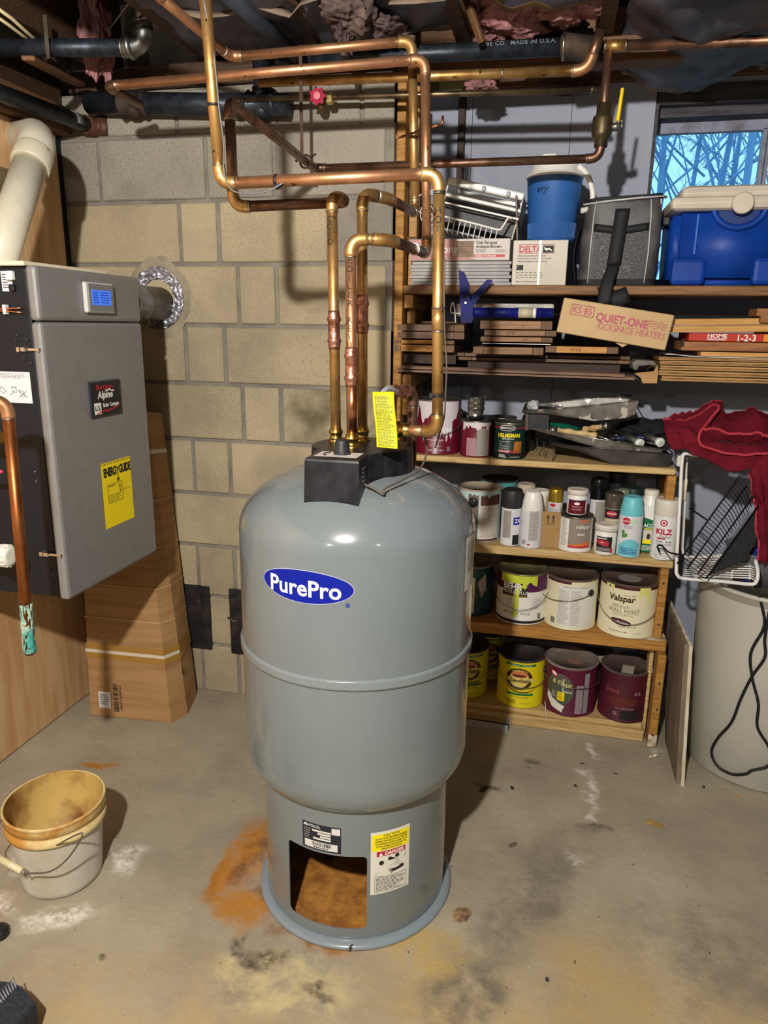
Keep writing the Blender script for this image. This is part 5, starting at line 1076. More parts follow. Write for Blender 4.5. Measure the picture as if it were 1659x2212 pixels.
for (px, py, lb) in ((1384, 959, 'white roller end cap, left one in the trays'), (1428, 957, 'white roller end cap, right one beside the red towel')):
    c_ = at(px, py, Y=2.455); t = thing('paint_roller', lb, 'paint roller', c_); ax = Vector((-.35, .92, .1)).normalized()
    obj('end_cap', MB().tube([Vector(), ax*.003, ax*.006, ax*.02], [.010, .0155, .0155, .0155], 24), mat('white_cap_plastic', srgb('DCE0DC'), .4), t); obj('cap_hub', MB().tube([-ax*.002, ax*.001], .008, 20), mat('pale_cap_hub', srgb('B8C4C0'), .4), t)
    obj('roller_frame', MB().tube([ax*.02, ax*.15], .013, 16).tube([Vector((-.01, 0, -.008)), Vector((-.05, .02, 0)), Vector((-.06, .05, .006))], .003, 8), GALV, t)
bmx = bmesh.new(); bmesh.ops.create_icosphere(bmx, subdivisions=4, radius=1)
p = at(1395, 925, Y=2.62)
for v in bmx.verts:
    k = 1+.4*noise.noise(v.co*2.2); v.co = Vector((v.co.x*.085*k, v.co.y*.07*k, v.co.z*.032*k))
o = obj('black_cloth', MB().bm(bmx, 0, True), mat('black_cloth_fabric', srgb('17181C'), .9)); o.location = p; tag(o, 'heap of black cloth between the trays and the red towel', 'cloth')
# --- shelf 4
t, s, R = can('paint_can', 'gallon can with pale blue drips and brown label beside the tank', 985, 1078, 1168, 2.535, Z4, .19, mat('pale_blue_can', srgb('B4CCCE'), .4), lidm=mat('dusty_cream_rim', srgb('A89C88'), .6), bail=None)
obj('brown_label', rect(s, .005, .135, .085, .178, .0008), flat('brown_red_label', srgb('5E3430'), .5), t); obj('text_label', rect(s, .005, .012, .08, .134, .0008), flat('warm_white_label', srgb('C8C0B4'), .5), t)
obj('fine_print', greek(s, .01, .02, .075, .128, 24, h=.001, fill=.3), GINK, t); obj('brown_label', rect(s, -.04, .012, -.002, .175, .0008), flat('taupe_label', srgb('6E5E56'), .5), t); obj('maroon_foot', rect(s, -.04, .004, .08, .012, .001), flat('brown_red_label', srgb('5E3430')), t)
drips(s, -.04, .085, .184, .176, .02, 8.3, mat('pale_blue_can', srgb('B4CCCE')), t, f=70)
obj('handle_ear', MB().tube([s(-.022, .145, 0), s(-.022, .145, .003), s(-.022, .145, .005)], [.018, .018, .006], 20), BLACK, t); obj('bail_handle', MB().tube([s(-.022, .147, .007), s(-.05, .158, .01), s(-.075, .17, .006)], .0015, 6), WIRE, t)
t, s, R = can('paint_can', 'teal gallon can behind the pale blue dripped can', 1035, 1112, 1140, 2.70, Z4, .19, mat('teal_can', srgb('5AA8A4'), .4), lidm=DARKC)
def spray(lb, xl, xr, yb, Yc, z, H, capH, bodym, capm, capr=1., group=None, dome=.0, nm='spray_can', cat='spray can', glass=False):
    x, R = canpos(xl, xr, yb, Yc); t = thing(nm, lb, cat, (x, Yc, z), group=group); b = H-capH
    obj('can_body', MB().lathe([(R-.002, .001), (R, .002), (R*1.02, .004), (R, .007), (R, b-.008), (R*.99, b-.003), (R*.9, b+.002)], 36, caps=False).lathe([(0, .0015), (R, .0015)], 36, caps=False), bodym, t)
    c_ = R*capr
    obj('cap', MB().lathe([(c_*.985, b-.004), (c_, b), (c_*(1-dome*.3), b+capH*.45), (c_*(1-dome*.75), H-.007), (c_*(.93-dome*.8), H-.002), (c_*(.85-dome*.75), H), (c_*(.7-dome*.6), H-.003), (0, H-.003)], 36, caps=False), capm, t)
    return t, cyls((0, 0, 0), R, face_a(x, Yc)), R
SILW = flat('silver_white_can', srgb('D0D0D4'), .35)
t, s, R = spray('black capped spray can with navy label, left on the fourth shelf', 1079, 1122, 1183, 2.475, Z4, .2, .062, SILW, flat('soft_black_cap', srgb('26262A'), .5))
obj('grey_panel', rect(s, -.03, .03, .0, .128, .0006), flat('grey_text_label', srgb('9C9890')), t); obj('fine_print', greek(s, -.028, .033, -.001, .125, 22, h=.001, fill=.4), GINK, t); obj('navy_mark', rect(s, .008, .078, .033, .105, .0008), BINK, t); obj('black_block', rect(s, .008, .006, .033, .042, .0008), INK, t); txt(s, '2X', .02, .024, .092, WINK, t, h=.0012, bold=.02)
t, s, R = spray('tall white spray can with rounded cap beside the black capped can', 1121, 1167, 1187, 2.465, Z4, .2, .062, SILW, WHITE, 1.0, dome=.35)
obj('grey_panel', rect(s, -.008, .03, .026, .135, .0006), flat('pale_grey_label', srgb('B4B0AC'), .6), t); obj('fine_print', greek(s, -.006, .033, .024, .132, 22, h=.001, fill=.35), GINK, t); obj('red_dot', ell(s, -.005, .016, .006, .003, .001), RINK, t); obj('fine_print', greek(s, -.03, .014, -.012, .03, 4, h=.001), INK, t)
spray('white spray can behind, first from the left of the back row', 1113, 1150, 1135, 2.58, Z4, .2, .05, SILW, mat('dusty_cap', srgb('B8A898'), .6), 1.05)
spray('white lidded can behind, between the white can and gold cap', 1143, 1182, 1140, 2.56, Z4, .185, .05, SILW, WHITE, 1.02)
t, s, R = spray('gold capped spray can standing in the small open carton', 1178, 1210, 1160, 2.51, Z4, .205, .045, SILW, mat('gold_cap', srgb('B89A3A'), .3, .8), 1.0)
obj('red_oval', ell(s, -.008, .148, .01, .006, .0008), RINK, t); obj('fine_print', greek(s, -.02, .12, .018, .138, 3, h=.001), GINK, t)
ac = thing('open_carton', 'small open brown carton with two upward arrows holding a gold capped can', 'box', (at(1184, 1180, Y=2.46).x, 2.46, Z4)); KB = mat('kraft_carton', srgb('A88656'), .8, n2=srgb('967446'), ns=5)
obj('front_wall', MB().box((-.033, 0, .001), (.033, .0025, .13)), KB, ac); obj('right_wall', MB().prism([(.033, 0, .001), (.033, .075, .001), (.033, .075, .165), (.033, .01, .13), (.033, 0, .13)], (.002, 0, 0)), KB, ac); obj('left_wall', MB().box((-.035, 0, .001), (-.033, .075, .13)), KB, ac); obj('back_wall', MB().box((-.035, .075, .001), (.035, .077, .165)), KB, ac)
AF = plane((0, 0, 0), (1, 0, 0), (0, 0, 1)); mb = MB()
for u in (-.007, .011):
    poly(AF, [(u-.0015, .092), (u+.0015, .092), (u+.0015, .108), (u+.005, .108), (u, .12), (u-.005, .108), (u-.0015, .108)], .0008, mb)
poly(AF, [(-.013, .086), (.017, .086), (.017, .088), (-.013, .088)], .0008, mb); obj('arrow_marks', mb, INK, ac)
t, s, R = can('paint_can', 'quart can with taupe label and flame picture under a small white jar', 1203, 1275, 1191, 2.485, Z4, .124, WL, lidm=STEEL)
obj('taupe_label', rect(s, -.022, .016, .06, .118, .0006), flat('taupe_can_label', srgb('8C8076'), .5), t); txt(s, 'valspar', .019, .028, .092, WINK, t, h=.001); txt(s, 'ULTRA', .011, .028, .077, GINK, t, h=.001); obj('orange_tab', rect(s, .012, .108, .045, .114, .001), flat('orange_print', srgb('D86A3A'), .5), t)
drips(s, -.022, .055, .034, .034, -.0, 1, flat('flame_orange', srgb('D8702A'), .5), t, nm='flame_picture') if False else obj('flame_picture', cols(s, -.022, .055, lambda u: .017, lambda u: .026+.012*(u+.022)/.077+.008*noise.noise(Vector((u*90, 1, 1))), 30, .0009), flat('flame_orange', srgb('D8702A'), .5), t)
obj('flame_picture', cols(s, -.022, .055, lambda u: .0172, lambda u: .022+.006*abs(noise.noise(Vector((u*120, 5, 1)))), 30, .0012), RINK, t); obj('fine_print', greek(s, -.05, .02, -.026, .115, 18, h=.0008, fill=.35), GINK, t); obj('fine_print', greek(s, .008, .06, .04, .068, 2, h=.001), WINK, t)
def jar(lb, xl, xr, yb, Yc, z, H, lidH, band, m_=None):
    x, R = canpos(xl, xr, yb, Yc); t = thing('jar', lb, 'jar', (x, Yc, z)); b = H-lidH
    obj('jar_body', MB().lathe([(0, .001), (R*.95, .001), (R, .004), (R, b-.004), (R*.94, b), (R*.94, b+.003)], 36, caps=False), WHITE, t)
    obj('lid', MB().lathe([(R*.98, b+.001), (R*1.05, b+.002), (R*1.05, H-.003), (R*1.0, H), (R*.8, H-.002), (0, H-.002)], 36, caps=False), mat('off_white_lid', srgb('D8D2C8'), .5), t)
    return t, cyls((0, 0, 0), R, face_a(x, Yc)), R
t, s, R = jar('small white jar with maroon label standing on the flame picture can', 1223, 1266, 1112, 2.485, Z4+.1245, .088, .02, MAR)
obj('maroon_label', rect(s, -.032, .006, .032, .052, .0006), MAR, t); obj('white_oval', ell(s, 0, .042, .0095, .0045, .001), WINK, t); txt(s, 'PREMIUM', .0085, 0, .030, flat('pink_print', srgb('C89AA0')), t, h=.001); txt(s, 'PAINT SAMPLE', .005, 0, .021, WINK, t, h=.001); obj('navy_edge', rect(s, -.032, .050, .032, .054, .0009), flat('navy_edge_print', srgb('2A1A4A'), .5), t)
t, s, R = jar('short white jar with black and red label at the shelf front', 1281, 1327, 1200, 2.455, Z4, .105, .024, MAR)
obj('black_label', rect(s, -.03, .014, .024, .066, .0006), INK, t); obj('red_patch', poly(s, [(-.03, .056), (.01, .052), (.014, .044), (.012, .032), (-.012, .036), (-.03, .042)], .0009), RINK, t); txt(s, 'MINWAX', .0075, -.01, .060, WINK, t, h=.0011, bold=.02); txt(s, 'Stain', .007, -.01, .046, WINK, t, h=.0013); obj('grey_band', rect(s, -.03, .016, .02, .028, .0009), GINK, t); obj('red_square', rect(s, .018, .01, .027, .028, .0009), RINK, t)
t, s, R = spray('tall spray can with glossy black cap in the back row', 1268, 1303, 1150, 2.58, Z4, .235, .07, SILW, mat('glossy_black', srgb('101114'), .2), 1.02)
obj('grey_panel', rect(s, -.006, .02, .024, .155, .0006), flat('grey_text_label', srgb('9C9890')), t)
spray('black spray can at the very back right of the fourth shelf', 1305, 1345, 1140, 2.66, Z4, .25, .06, BLACK, BLACK, 1.0)
spray('dark can behind the teal spray can', 1340, 1378, 1150, 2.60, Z4, .205, .05, BLACK, mat('dark_green_cap', srgb('22302A'), .5), 1.0)
spray('clear green plastic capped can behind the teal spray can', 1326, 1352, 1150, 2.56, Z4, .205, .05, flat('olive_can', srgb('5E6E52'), .5), mat('smoky_green_cap', srgb('6E7E62'), .3), 1.0)
t, s, R = spray('spray can with smoky clear cap and red oval logo', 1299, 1338, 1165, 2.50, Z4, .205, .05, flat('tan_can', srgb('A89878'), .45), mat('smoky_cap', srgb('4A4438'), .12, coat=1), 1.0)
obj('black_band', rect(s, -.03, .118, .03, .15, .0006), INK, t); obj('red_oval', ell(s, -.004, .135, .018, .0095, .0009), RINK, t); txt(s, 'KRYLON', .008, -.004, .135, WINK, t, h=.0013, bold=.02); txt(s, 'COLORMAXX', .0075, .0, .112, WINK, t, h=.0011, sx=.8)
TEAL = flat('turquoise_paint', srgb('6CC0CC'), .45)
t, s, R = spray('turquoise capped spray can with white and turquoise label', 1330, 1380, 1201, 2.455, Z4, .205, .06, SILW, TEAL, 1.0, dome=.3)
obj('turquoise_wave', cols(s, -.037, .037, lambda u: .004, lambda u: .045+.02*math.sin((u+.03)*45), 20, .0006), TEAL, t); obj('red_oval', ell(s, -.014, .126, .014, .012, .0009), RINK, t); txt(s, 'KRYLON', .0075, -.014, .126, WINK, t, h=.0013, bold=.02)
mb = MB()
for cu, cv, q_ in ((-.022, .088, 0), (-.012, .078, 1), (-.02, .075, 2)): ell(s, cu, cv, .006, .007, .0009+q_*.0001, mb=mb)
obj('colour_dots', mb, flat('multi_dots', srgb('4A8A3A'), .5), t); obj('fine_print', greek(s, -.02, .1, .014, .112, 3, h=.0009), GINK, t); obj('fine_print', greek(s, -.026, .012, .03, .036, 4, h=.001), BINK, t); obj('green_tag', rect(s, .004, .12, .018, .13, .0009), flat('pale_green_print', srgb('A8D8A0'), .5), t)
t = thing('thinner_can', 'rectangular green and white thinner can behind the right spray can', 'can', (at(1396, 1190, Y=2.50).x, 2.52, Z4)); GRC = mat('green_can_face', srgb('0E6A46'), .4)
obj('can_body', MB().box((-.031, -.03, .001), (.031, .03, .165), bev=.006), GRC, t); obj('upper_white_part', MB().prism([(-.0312, -.0302, .165), (-.0312, -.0302, .13), (.0312, -.0302, .11), (.0312, -.0302, .165)], (0, -.0006, 0)), WHITE, t); obj('shoulder', MB().lathe([(.032, .165), (.03, .175), (.024, .19), (.022, .2)], 24, caps=False), WHITE, t); obj('screw_cap', MB().lathe([(.024, .2), (.024, .215), (.021, .217), (0, .217)], 24, caps=False), mat('off_white_lid', srgb('D8D2C8')), t)
LF = plane((0, -.0305, 0), (1, 0, 0), (0, 0, 1)); txt(LF, 'LACQUER', .018, .008, .098, WINK, t, h=.0012, bold=.02, sx=.85); obj('yellow_stripe', rect(LF, -.016, .085, .03, .088, .001), YINK, t); obj('picture_panel', rect(LF, -.018, .04, .012, .083, .001), flat('pale_picture', srgb('C8C4B8'), .5), t); obj('yellow_panel', rect(LF, -.018, .034, .012, .048, .0012), YINK, t); obj('urn_mark', ell(LF, 0, .06, .006, .010, .0014), flat('maroon_mark', srgb('4A1420'), .5), t); obj('fine_print', greek(LF, -.025, .01, .02, .028, 5, h=.0009), WINK, t)
t, s, R = spray('white stain blocker spray can with red ring logo at the right shelf end', 1403, 1456, 1208, 2.458, Z4, .205, .052, flat('off_white_can', srgb('DCDCDC'), .4), mat('warm_white_cap', srgb('D0CABC'), .45), 1.03)
obj('red_ring', ell(s, -.006, .128, .0115, .0115, .0007, p=2.), RINK, t); obj('ring_gap', ell(s, -.006, .128, .0075, .0075, .001), WINK, t); obj('ring_centre', ell(s, -.006, .128, .0045, .0045, .0013), RINK, t)
txt(s, 'ZINSSER', .0, 0, 0, INK, t) if False else None
txt(s, 'KILZ', .025, -.004, .098, RINK, t, h=.001, bold=.045); txt(s, 'Original', .011, .0, .082, INK, t, h=.001, shear=.3); obj('red_strip', rect(s, -.024, .072, .004, .077, .0009), RINK, t); txt(s, 'PRIMER - SEALER', .0078, .0, .064, INK, t, h=.001, bold=.01, sx=.85); txt(s, 'STAINBLOCKER', .0078, .0, .055, INK, t, h=.001, bold=.01, sx=.85); obj('fine_print', greek(s, -.026, .006, .02, .045, 7, h=.001, fill=.3), GINK, t)
# --- shelf 5
t, s, R = can('paint_can', 'dark teal gallon can with crusted rim half hidden by the tank', 972, 1062, 1330, 2.56, Z5, .19, mat('dark_teal_can', srgb('143A40'), .4), lidm=mat('crusty_rim', srgb('8E8474'), .8, n2=srgb('5E5448'), ns=30), bail=.06, bail_rot=-.2)
obj('cream_label', rect(s, -.03, .012, .01, .15, .0007), CRM, t); obj('tilted_label', poly(s, [(.02, .13), (.05, .165), (.055, .10), (.035, .07)], .0009), flat('pale_patch', srgb('B0A8A0'), .6), t)
LIME = mat('lime_paint', srgb('C2CC3A'), .45)
t, s, R = can('paint_can', 'gallon paint can with lime green drips and black bear label', 1069, 1176, 1353, 2.535, Z5, .19, WL, bail=.075, bail_rot=-.12, turn=.0, lidm=mat('lime_stained_rim', srgb('9A9A6A'), .4, .6, n2=srgb('6E6650'), ns=12), swing=.18)
obj('plum_band', rect(s, -R*PI, .125, R*PI, .184, .0005, 50), mat('plum_label', srgb('4E1444'), .4), t); obj('black_label', rect(s, -.075, .105, .02, .165, .0008), INK, t); obj('dark_foot', rect(s, -R*PI, .006, R*PI, .016, .0006, 50), INK, t)
drips(s, -.085, .055, .186, .158, .035, 2.1, LIME, t, f=22); txt(s, 'BEHR', .034, -.036, .143, WINK, t, h=.0014, bold=.03, sx=.85); txt(s, 'PREMIUM PLUS', .018, -.028, .122, WINK, t, h=.0014, sx=.85)
obj('bear_mark', poly(s, [(-.008, .137), (-.01, .147), (.0, .152), (.012, .150), (.019, .146), (.014, .142), (.012, .136), (.008, .136), (.007, .141), (.0, .140), (-.002, .136)], .0014), LIME, t)
obj('gold_strip', rect(s, -.06, .105, .02, .111, .0011), flat('dull_gold_print', srgb('8A6A3A'), .5), t)
obj('lime_brush_stroke', poly(s, [(-.026, .135), (-.008, .135), (-.012, .03), (-.03, .028)], .0011), mat('lime_stroke', srgb('CCD848'), .5), t)
txt(s, 'ACCENT BASE', .015, -.016, .044, GINK, t, h=.0016); obj('fine_print', greek(s, -.055, .066, -.03, .1, 5, h=.001, fill=.25), GINK, t); obj('fine_print', greek(s, .04, .06, .078, .1, 7, h=.001, fill=.25), GINK, t); obj('barcode', rect(s, .065, .02, .078, .042, .001), GINK, t)
t, s, R = can('paint_can', 'gallon can turned to its white text label with brown lid', 1172, 1281, 1365, 2.53, Z5, .188, CRM, lidm=BRL, bail=.03, bail_rot=-.75, swing=.12)
obj('text_label', rect(s, -.045, .012, .1, .165, .0006), WL, t); obj('maroon_edge', rect(s, -.1, .172, .0, .181, .0008), DMAR, t)
txt(s, 'VALSPAR 100% ACRYLIC INTERIOR FLAT', .0068, .018, .160, INK, t, h=.0009, sx=.75)
for a, b in ((-.042, -.002), (.002, .04)): obj('fine_print', greek(s, a, .02, b, .15, 30, h=.0009, fill=.35), GINK, t)
obj('barcode', rect(s, -.07, .018, -.052, .04, .001), GINK, t)
t, s, R = can('paint_can', 'cream wall paint can with yellow drip at the right shelf end', 1288, 1408, 1385, 2.52, Z5, .192, CRM, lidm=BRL, bail=.085, swing=.1)
obj('maroon_edge', rect(s, -R*PI*.9, .176, R*PI*.9, .1855, .0007, 50), DMAR, t)
drips(s, .035, .075, .186, .158, .04, 4.4, mat('pale_yellow_paint', srgb('DCD880'), .5), t, f=40); drips(s, -.085, -.05, .186, .182, .01, 6.4, mat('pale_yellow_paint', srgb('DCD880')), t, f=60)
obj('lid_stain', MB().lathe([(0, .1868), (.04, .1868)], 24, c=(-.003, .0, 0), caps=False), flat('grey_lid_stain', srgb('8E8A82'), .6), t)
txt(s, 'since 1806', .0095, .005, .156, flat('tan_print', srgb('8E7E58'), .6), t, h=.001); txt(s, 'Valspar', .030, -.022, .143, flat('dark_brown_print', srgb('3A2E18'), .5), t, h=.001, bold=.03, shear=.05)
txt(s, '100% Acrylic', .012, -.025, .115, flat('olive_print', srgb('6E6642'), .6), t, h=.001, shear=.2); txt(s, 'WALL PAINT', .0195, -.012, .098, flat('olive_print', srgb('6E6642')), t, h=.001, sx=.95); txt(s, 'Interior FLAT Finish', .0085, -.012, .083, flat('olive_print', srgb('6E6642')), t, h=.001)
obj('maroon_oval', ell(s, -.018, .057, .036, .0115, .0009, sk=-.12), DMAR, t); txt(s, 'Lifetime', .015, -.018, .057, WINK, t, h=.0013, shear=.3, rot=-.12); txt(s, 'acrylic 20-7 12', .0095, .005, .042, INK, t, h=.0013, shear=.2); txt(s, 'Product Name: 1400', .0072, -.025, .022, INK, t, h=.001, bold=.01); txt(s, '3.785 Liters', .006, .04, .02, GINK, t, h=.001)
obj('rule_line', rect(s, -.05, .1085, .04, .1092, .001), GINK, t); obj('rule_line', rect(s, -.05, .0885, .04, .0892, .001), GINK, t)
# --- bottom deck
CYEL = mat('yellow_stain_can', srgb('DCCB12'), .4)
def cabot(lb, xl, xr, yb, Yc, turn=0, xoff=0, R=None, bl=.05):
    t, s, R = can('stain_can', lb, xl, xr, yb, Yc, ZB, .19, CYEL, lidm=mat('black_dusty_lid', srgb('3E3634'), .7, n2=srgb('2A2426'), ns=14), bail=bl, turn=turn, xoff=xoff, R=R, bail_rot=.2)
    obj('green_band', rect(s, -.06, .168, .055, .177, .0007), mat('band_green', srgb('12713E'), .4), t); txt(s, 'WATERPROOFING  .  WATERPROOFING', .0055, -.002, .1725, WINK, t, h=.001, sx=.8)
    obj('brown_ring', ell(s, -.006, .117, .05, .044, .0007), flat('dark_brown_ring', srgb('42260E'), .5), t); obj('cream_oval', ell(s, -.006, .118, .036, .034, .0010), flat('gold_cream', srgb('E0C868'), .5), t)
    obj('sunset_picture', ell(s, -.004, .136, .03, .0135, .0013), flat('sunset_orange', srgb('CC7A4A'), .5), t); obj('boat_silhouette', ell(s, -.006, .131, .026, .0045, .0016), flat('dark_red_brown', srgb('4A1E12'), .5), t)
    obj('name_ribbon', poly(s, [(-.052, .122), (-.03, .1205), (0, .1185), (.03, .1205), (.05, .1245), (.05, .1075), (.02, .1035), (-.01, .1025), (-.04, .1055), (-.052, .108)], .0019), flat('gold_cream', srgb('E0C868')), t)
    txt(s, 'CabotStains', .0185, -.002, .1125, INK, t, h=.0024, bold=.03, sx=.83)
    txt(s, 'PREMIUM  QUALITY', .0078, -.004, .1545, flat('gold_cream', srgb('E0C868')), t, h=.0012, bend=lambda x: -x*x*11, sx=.9); txt(s, 'LONG LASTING FINISH', .0055, -.004, .0775, flat('gold_cream', srgb('E0C868')), t, h=.0012, bend=lambda x: x*x*11, sx=.9)
    obj('brown_swash', poly(s, [(-.06, .094), (-.035, .072), (0, .062), (.035, .066), (.058, .078), (.035, .070), (0, .066), (-.035, .077)], .0009), flat('dark_brown_ring', srgb('42260E')), t)
    obj('green_band', rect(s, -.05, .052, .05, .060, .0011), mat('band_green', srgb('12713E')), t); txt(s, 'DECKING STAIN', .0085, 0, .0645, INK, t, h=.0014, bold=.01, sx=.9); txt(s, '1444  driftwood gray', .0085, -.004, .0445, INK, t, h=.001)
    obj('fine_print', greek(s, -.045, .018, -.012, .034, 4, h=.001), INK, t); txt(s, 'ONE US GALLON', .0052, .02, .02, INK, t, h=.001)
cabot('yellow deck stain can fully in view on the bottom deck', 1071, 1170, 1533, 2.535)
cabot('yellow stain can half hidden by the tank edge', 950, 1050, 1515, 2.56, turn=.25)
cabot('yellow stain can in shadow behind, between the two front yellow cans', 1022, 1085, 1480, 2.70, bl=None)
t, s, R = can('paint_can', 'maroon floor paint can with green oval picture and yellow sticker', 1168, 1280, 1548, 2.53, ZB, .19, mat('maroon_floor_can', srgb('54142E'), .4), lidm=mat('maroon_grey_lid', srgb('6E6058'), .6, n2=srgb('8E867A'), ns=10), bail=.02, bail_rot=.3, swing=.1)
obj('oval_picture', ell(s, -.035, .10, .052, .062, .0007), mat('grey_green_picture', srgb('47533F'), .5, n2=srgb('5E5A50'), ns=14), t); obj('white_curve', poly(s, [(-.082, .085), (-.06, .06), (-.03, .045), (-.01, .038), (-.018, .024), (-.018, .012), (-.06, .026), (-.084, .06)], .001), WL, t)
obj('window_bar', poly(s, [(-.024, .145), (-.018, .145), (-.018, .1), (.012, .098), (.012, .092), (-.024, .093)], .0009), flat('pale_grey_green', srgb('A8ACA0'), .5), t)
txt(s, '& Floor', .028, -.026, .127, flat('pale_yellow_print', srgb('E8DE8A'), .5), t, h=.0013, sx=.85, rot=-.1); obj('red_oval', ell(s, -.058, .158, .014, .011, .0011, sk=-.3), RINK, t); obj('white_oval', ell(s, -.058, .158, .011, .006, .0014, sk=-.3), WINK, t)
ys = obj('yellow_sticker', rect(s, -.04, .058, -.014, .092, .0014), mat('sticker_yellow', srgb('F4DC12')), t); obj('fine_print', greek(s, -.037, .061, -.018, .089, 6, h=.0018, fill=.4, wmin=.3), flat('brown_sticker_print', srgb('8A5A10'), .5), ys)
for i, w_ in enumerate(('Latex', 'Satin', 'Enamel')): txt(s, w_, .0075, -.056, .088-i*.008, WINK, t, h=.0012, rot=-.15)
obj('pink_grey_panel', rect(s, .026, .012, .052, .125, .0008), flat('mauve_grey_panel', srgb('94808A'), .6), t); obj('fine_print', greek(s, .028, .02, .05, .118, 20, h=.001, fill=.25), GINK, t); obj('grey_edge', rect(s, .055, .012, .075, .17, .0008), flat('mauve_grey_edge', srgb('8A8488'), .6), t)
obj('lid_stain', MB().lathe([(0, .1852), (.026, .1852)], 24, c=(.01, -.02, 0), caps=False), flat('pinkish_stain', srgb('8E6A5A'), .6), t)
t, s, R = can('paint_can', 'dark scuffed maroon deck paint can at the right end of the bottom deck', 1289, 1391, 1556, 2.525, ZB, .19, DMAR, lidm=mat('dark_maroon_lid', srgb('4A3C38'), .7, n2=srgb('5E5048'), ns=10), bail=None)
txt(s, 'Deck', .028, -.038, .12, flat('dull_red_print', srgb('9A4A4A'), .6), t, h=.001, rot=-.1, sx=.9); txt(s, 'es', .028, .05, .118, flat('dull_pink_print', srgb('9A8A88'), .6), t, h=.001); obj('wood_picture', cols(s, -.05, .05, lambda u: .075+u*u*9-.02, lambda u: .098-.1*abs(u), 20, .0007), flat('dull_red_wood', srgb('5E2420'), .5), t)
txt(s, 'No. 1 DECK STAIN', .0078, .01, .055, flat('dull_white_print', srgb('A89E98'), .6), t, h=.001); obj('black_band', rect(s, -.005, .012, .06, .048, .0007), INK, t); obj('fine_print', greek(s, -.028, .025, -.012, .04, 2, h=.001, fill=.5), flat('dull_white_print', srgb('A89E98')), t)
obj('lid_sticker', MB().box((-.01, -.065, .1848), (.03, .0, .1856), M=Matrix.Rotation(-.2, 4, 'Z')), flat('dull_sticker', srgb('A8A092'), .6), t)
t, s, R = can('paint_can', 'pale green splashed can glimpsed between the two maroon cans', 1262, 1300, 1500, 2.68, ZB, .16, mat('pale_green_can', srgb('B4B894'), .5, n2=srgb('6E6A50'), ns=30), lidm=DARKC)
wo = obj('hanging_string', MB().tube(smooth_path([at(1177, 1515, Y=2.44), at(1180, 1540, Y=2.428), at(1181, 1562, Y=2.43)]), .0012, 6), WHITE); tag(wo, 'white string hanging over the bottom deck rail', 'string')
# ================================================================ UPPER SHELVES
ZT = 1.5605; Z2 = 1.2905
def xat(px, Y=2.45, py=600): return at(px, py, Y=Y).x
# tile packs
for k in range(7):
    a = -.485+.004*math.sin(k*2.3); z = ZT+k*.0107
    o = thing('tile_sheet_pack', 'thin grey sheet under the pink flooring box, '+['bottom of the seven', 'second from the bottom', 'third from the bottom', 'fourth, in the middle of the stack', 'third from the top', 'second from the top', 'topmost of the stack'][k], 'tiles', ((a+xat(1102))/2, 2.6, z), group='grey sheets under the flooring box'); x0 = a-o.location.x; x1 = -x0+.003*math.cos(k*3)
    obj('sheet', MB().box((x0, -.15, .0004), (x1, .15, .0100), bev=.0008), mat('pale_grey_sheet', srgb('B0AEAC'), .6, n2=srgb('98969A'), ns=8), o); 
bxz = ZT+.0757
ab = thing('flooring_box', 'flat pink and white flooring box with parquet picture', 'box', (-.327, 2.6, bxz)); bw, bh = .163, .0665
obj('box_body', MB().box((-bw, -.16, .0005), (bw, .16, bh), bev=.002), mat('white_carton', srgb('CFC8C4'), .6), ab)
BF = plane((0, -.1602, 0), (1, 0, 0), (0, 0, 1))
obj('pink_field', poly(BF, [(-.162, .002), (.06, .002), (.04, .008), (.01, .022), (-.01, .0655), (-.162, .0655)], .0003), mat('dusty_pink_print', srgb('B88A86'), .6), ab)
txt(BF, 'Armstrong', .034, -.078, .036, WINK, ab, h=.0008, sx=1.0); obj('white_ring', MB().tube([BF(-.128+.016*math.cos(a), .044+.016*math.sin(a), .0006) for a in [i*PI/10 for i in range(20)]], .0006, 4, closed=True), WINK, ab)
obj('parquet_picture', rect(BF, -.009, .01, .048, .0595, .0006), mat('parquet_brown', srgb('6E4A2E'), .5, n2=srgb('3E2614'), ns=40, stretch=(1, 1, 4)), ab)
pk = MB()
for i in range(3):
    for j in range(3):
        u, v = -.008+i*.019, .0112+j*.0163
        for q in range(3):
            if (i+j) % 2: poly(BF, [(u+.001, v+q*.005), (u+.0175, v+q*.005), (u+.0175, v+q*.005+.004), (u+.001, v+q*.005+.004)], .0009, pk)
            else: poly(BF, [(u+.001+q*.0057, v), (u+.0057+q*.0057, v), (u+.0057+q*.0057, v+.0145), (u+.001+q*.0057, v+.0145)], .0009, pk)
obj('parquet_blocks', pk, mat('parquet_light', srgb('8E6844'), .5, n2=srgb('5E3E22'), ns=30), ab)
txt(BF, 'Oak Parquet', .0125, .055, .0545, INK, ab, h=.0008, align='LEFT', bold=.02, sx=1.05); txt(BF, 'Antique Brown', .0125, .055, .0425, INK, ab, h=.0008, align='LEFT', bold=.02, sx=1.05)
obj('fine_print', greek(BF, .055, .024, .092, .036, 3, h=.0006), GINK, ab); obj('fine_print', greek(BF, .118, .024, .158, .034, 3, h=.0006), GINK, ab); obj('red_strip', rect(BF, .05, .010, .148, .0185, .0006), mat('box_red', srgb('B82A20'), .5), ab); txt(BF, 'Resilient Tile Flooring', .0075, .054, .0143, WINK, ab, h=.001, align='LEFT', bold=.02)
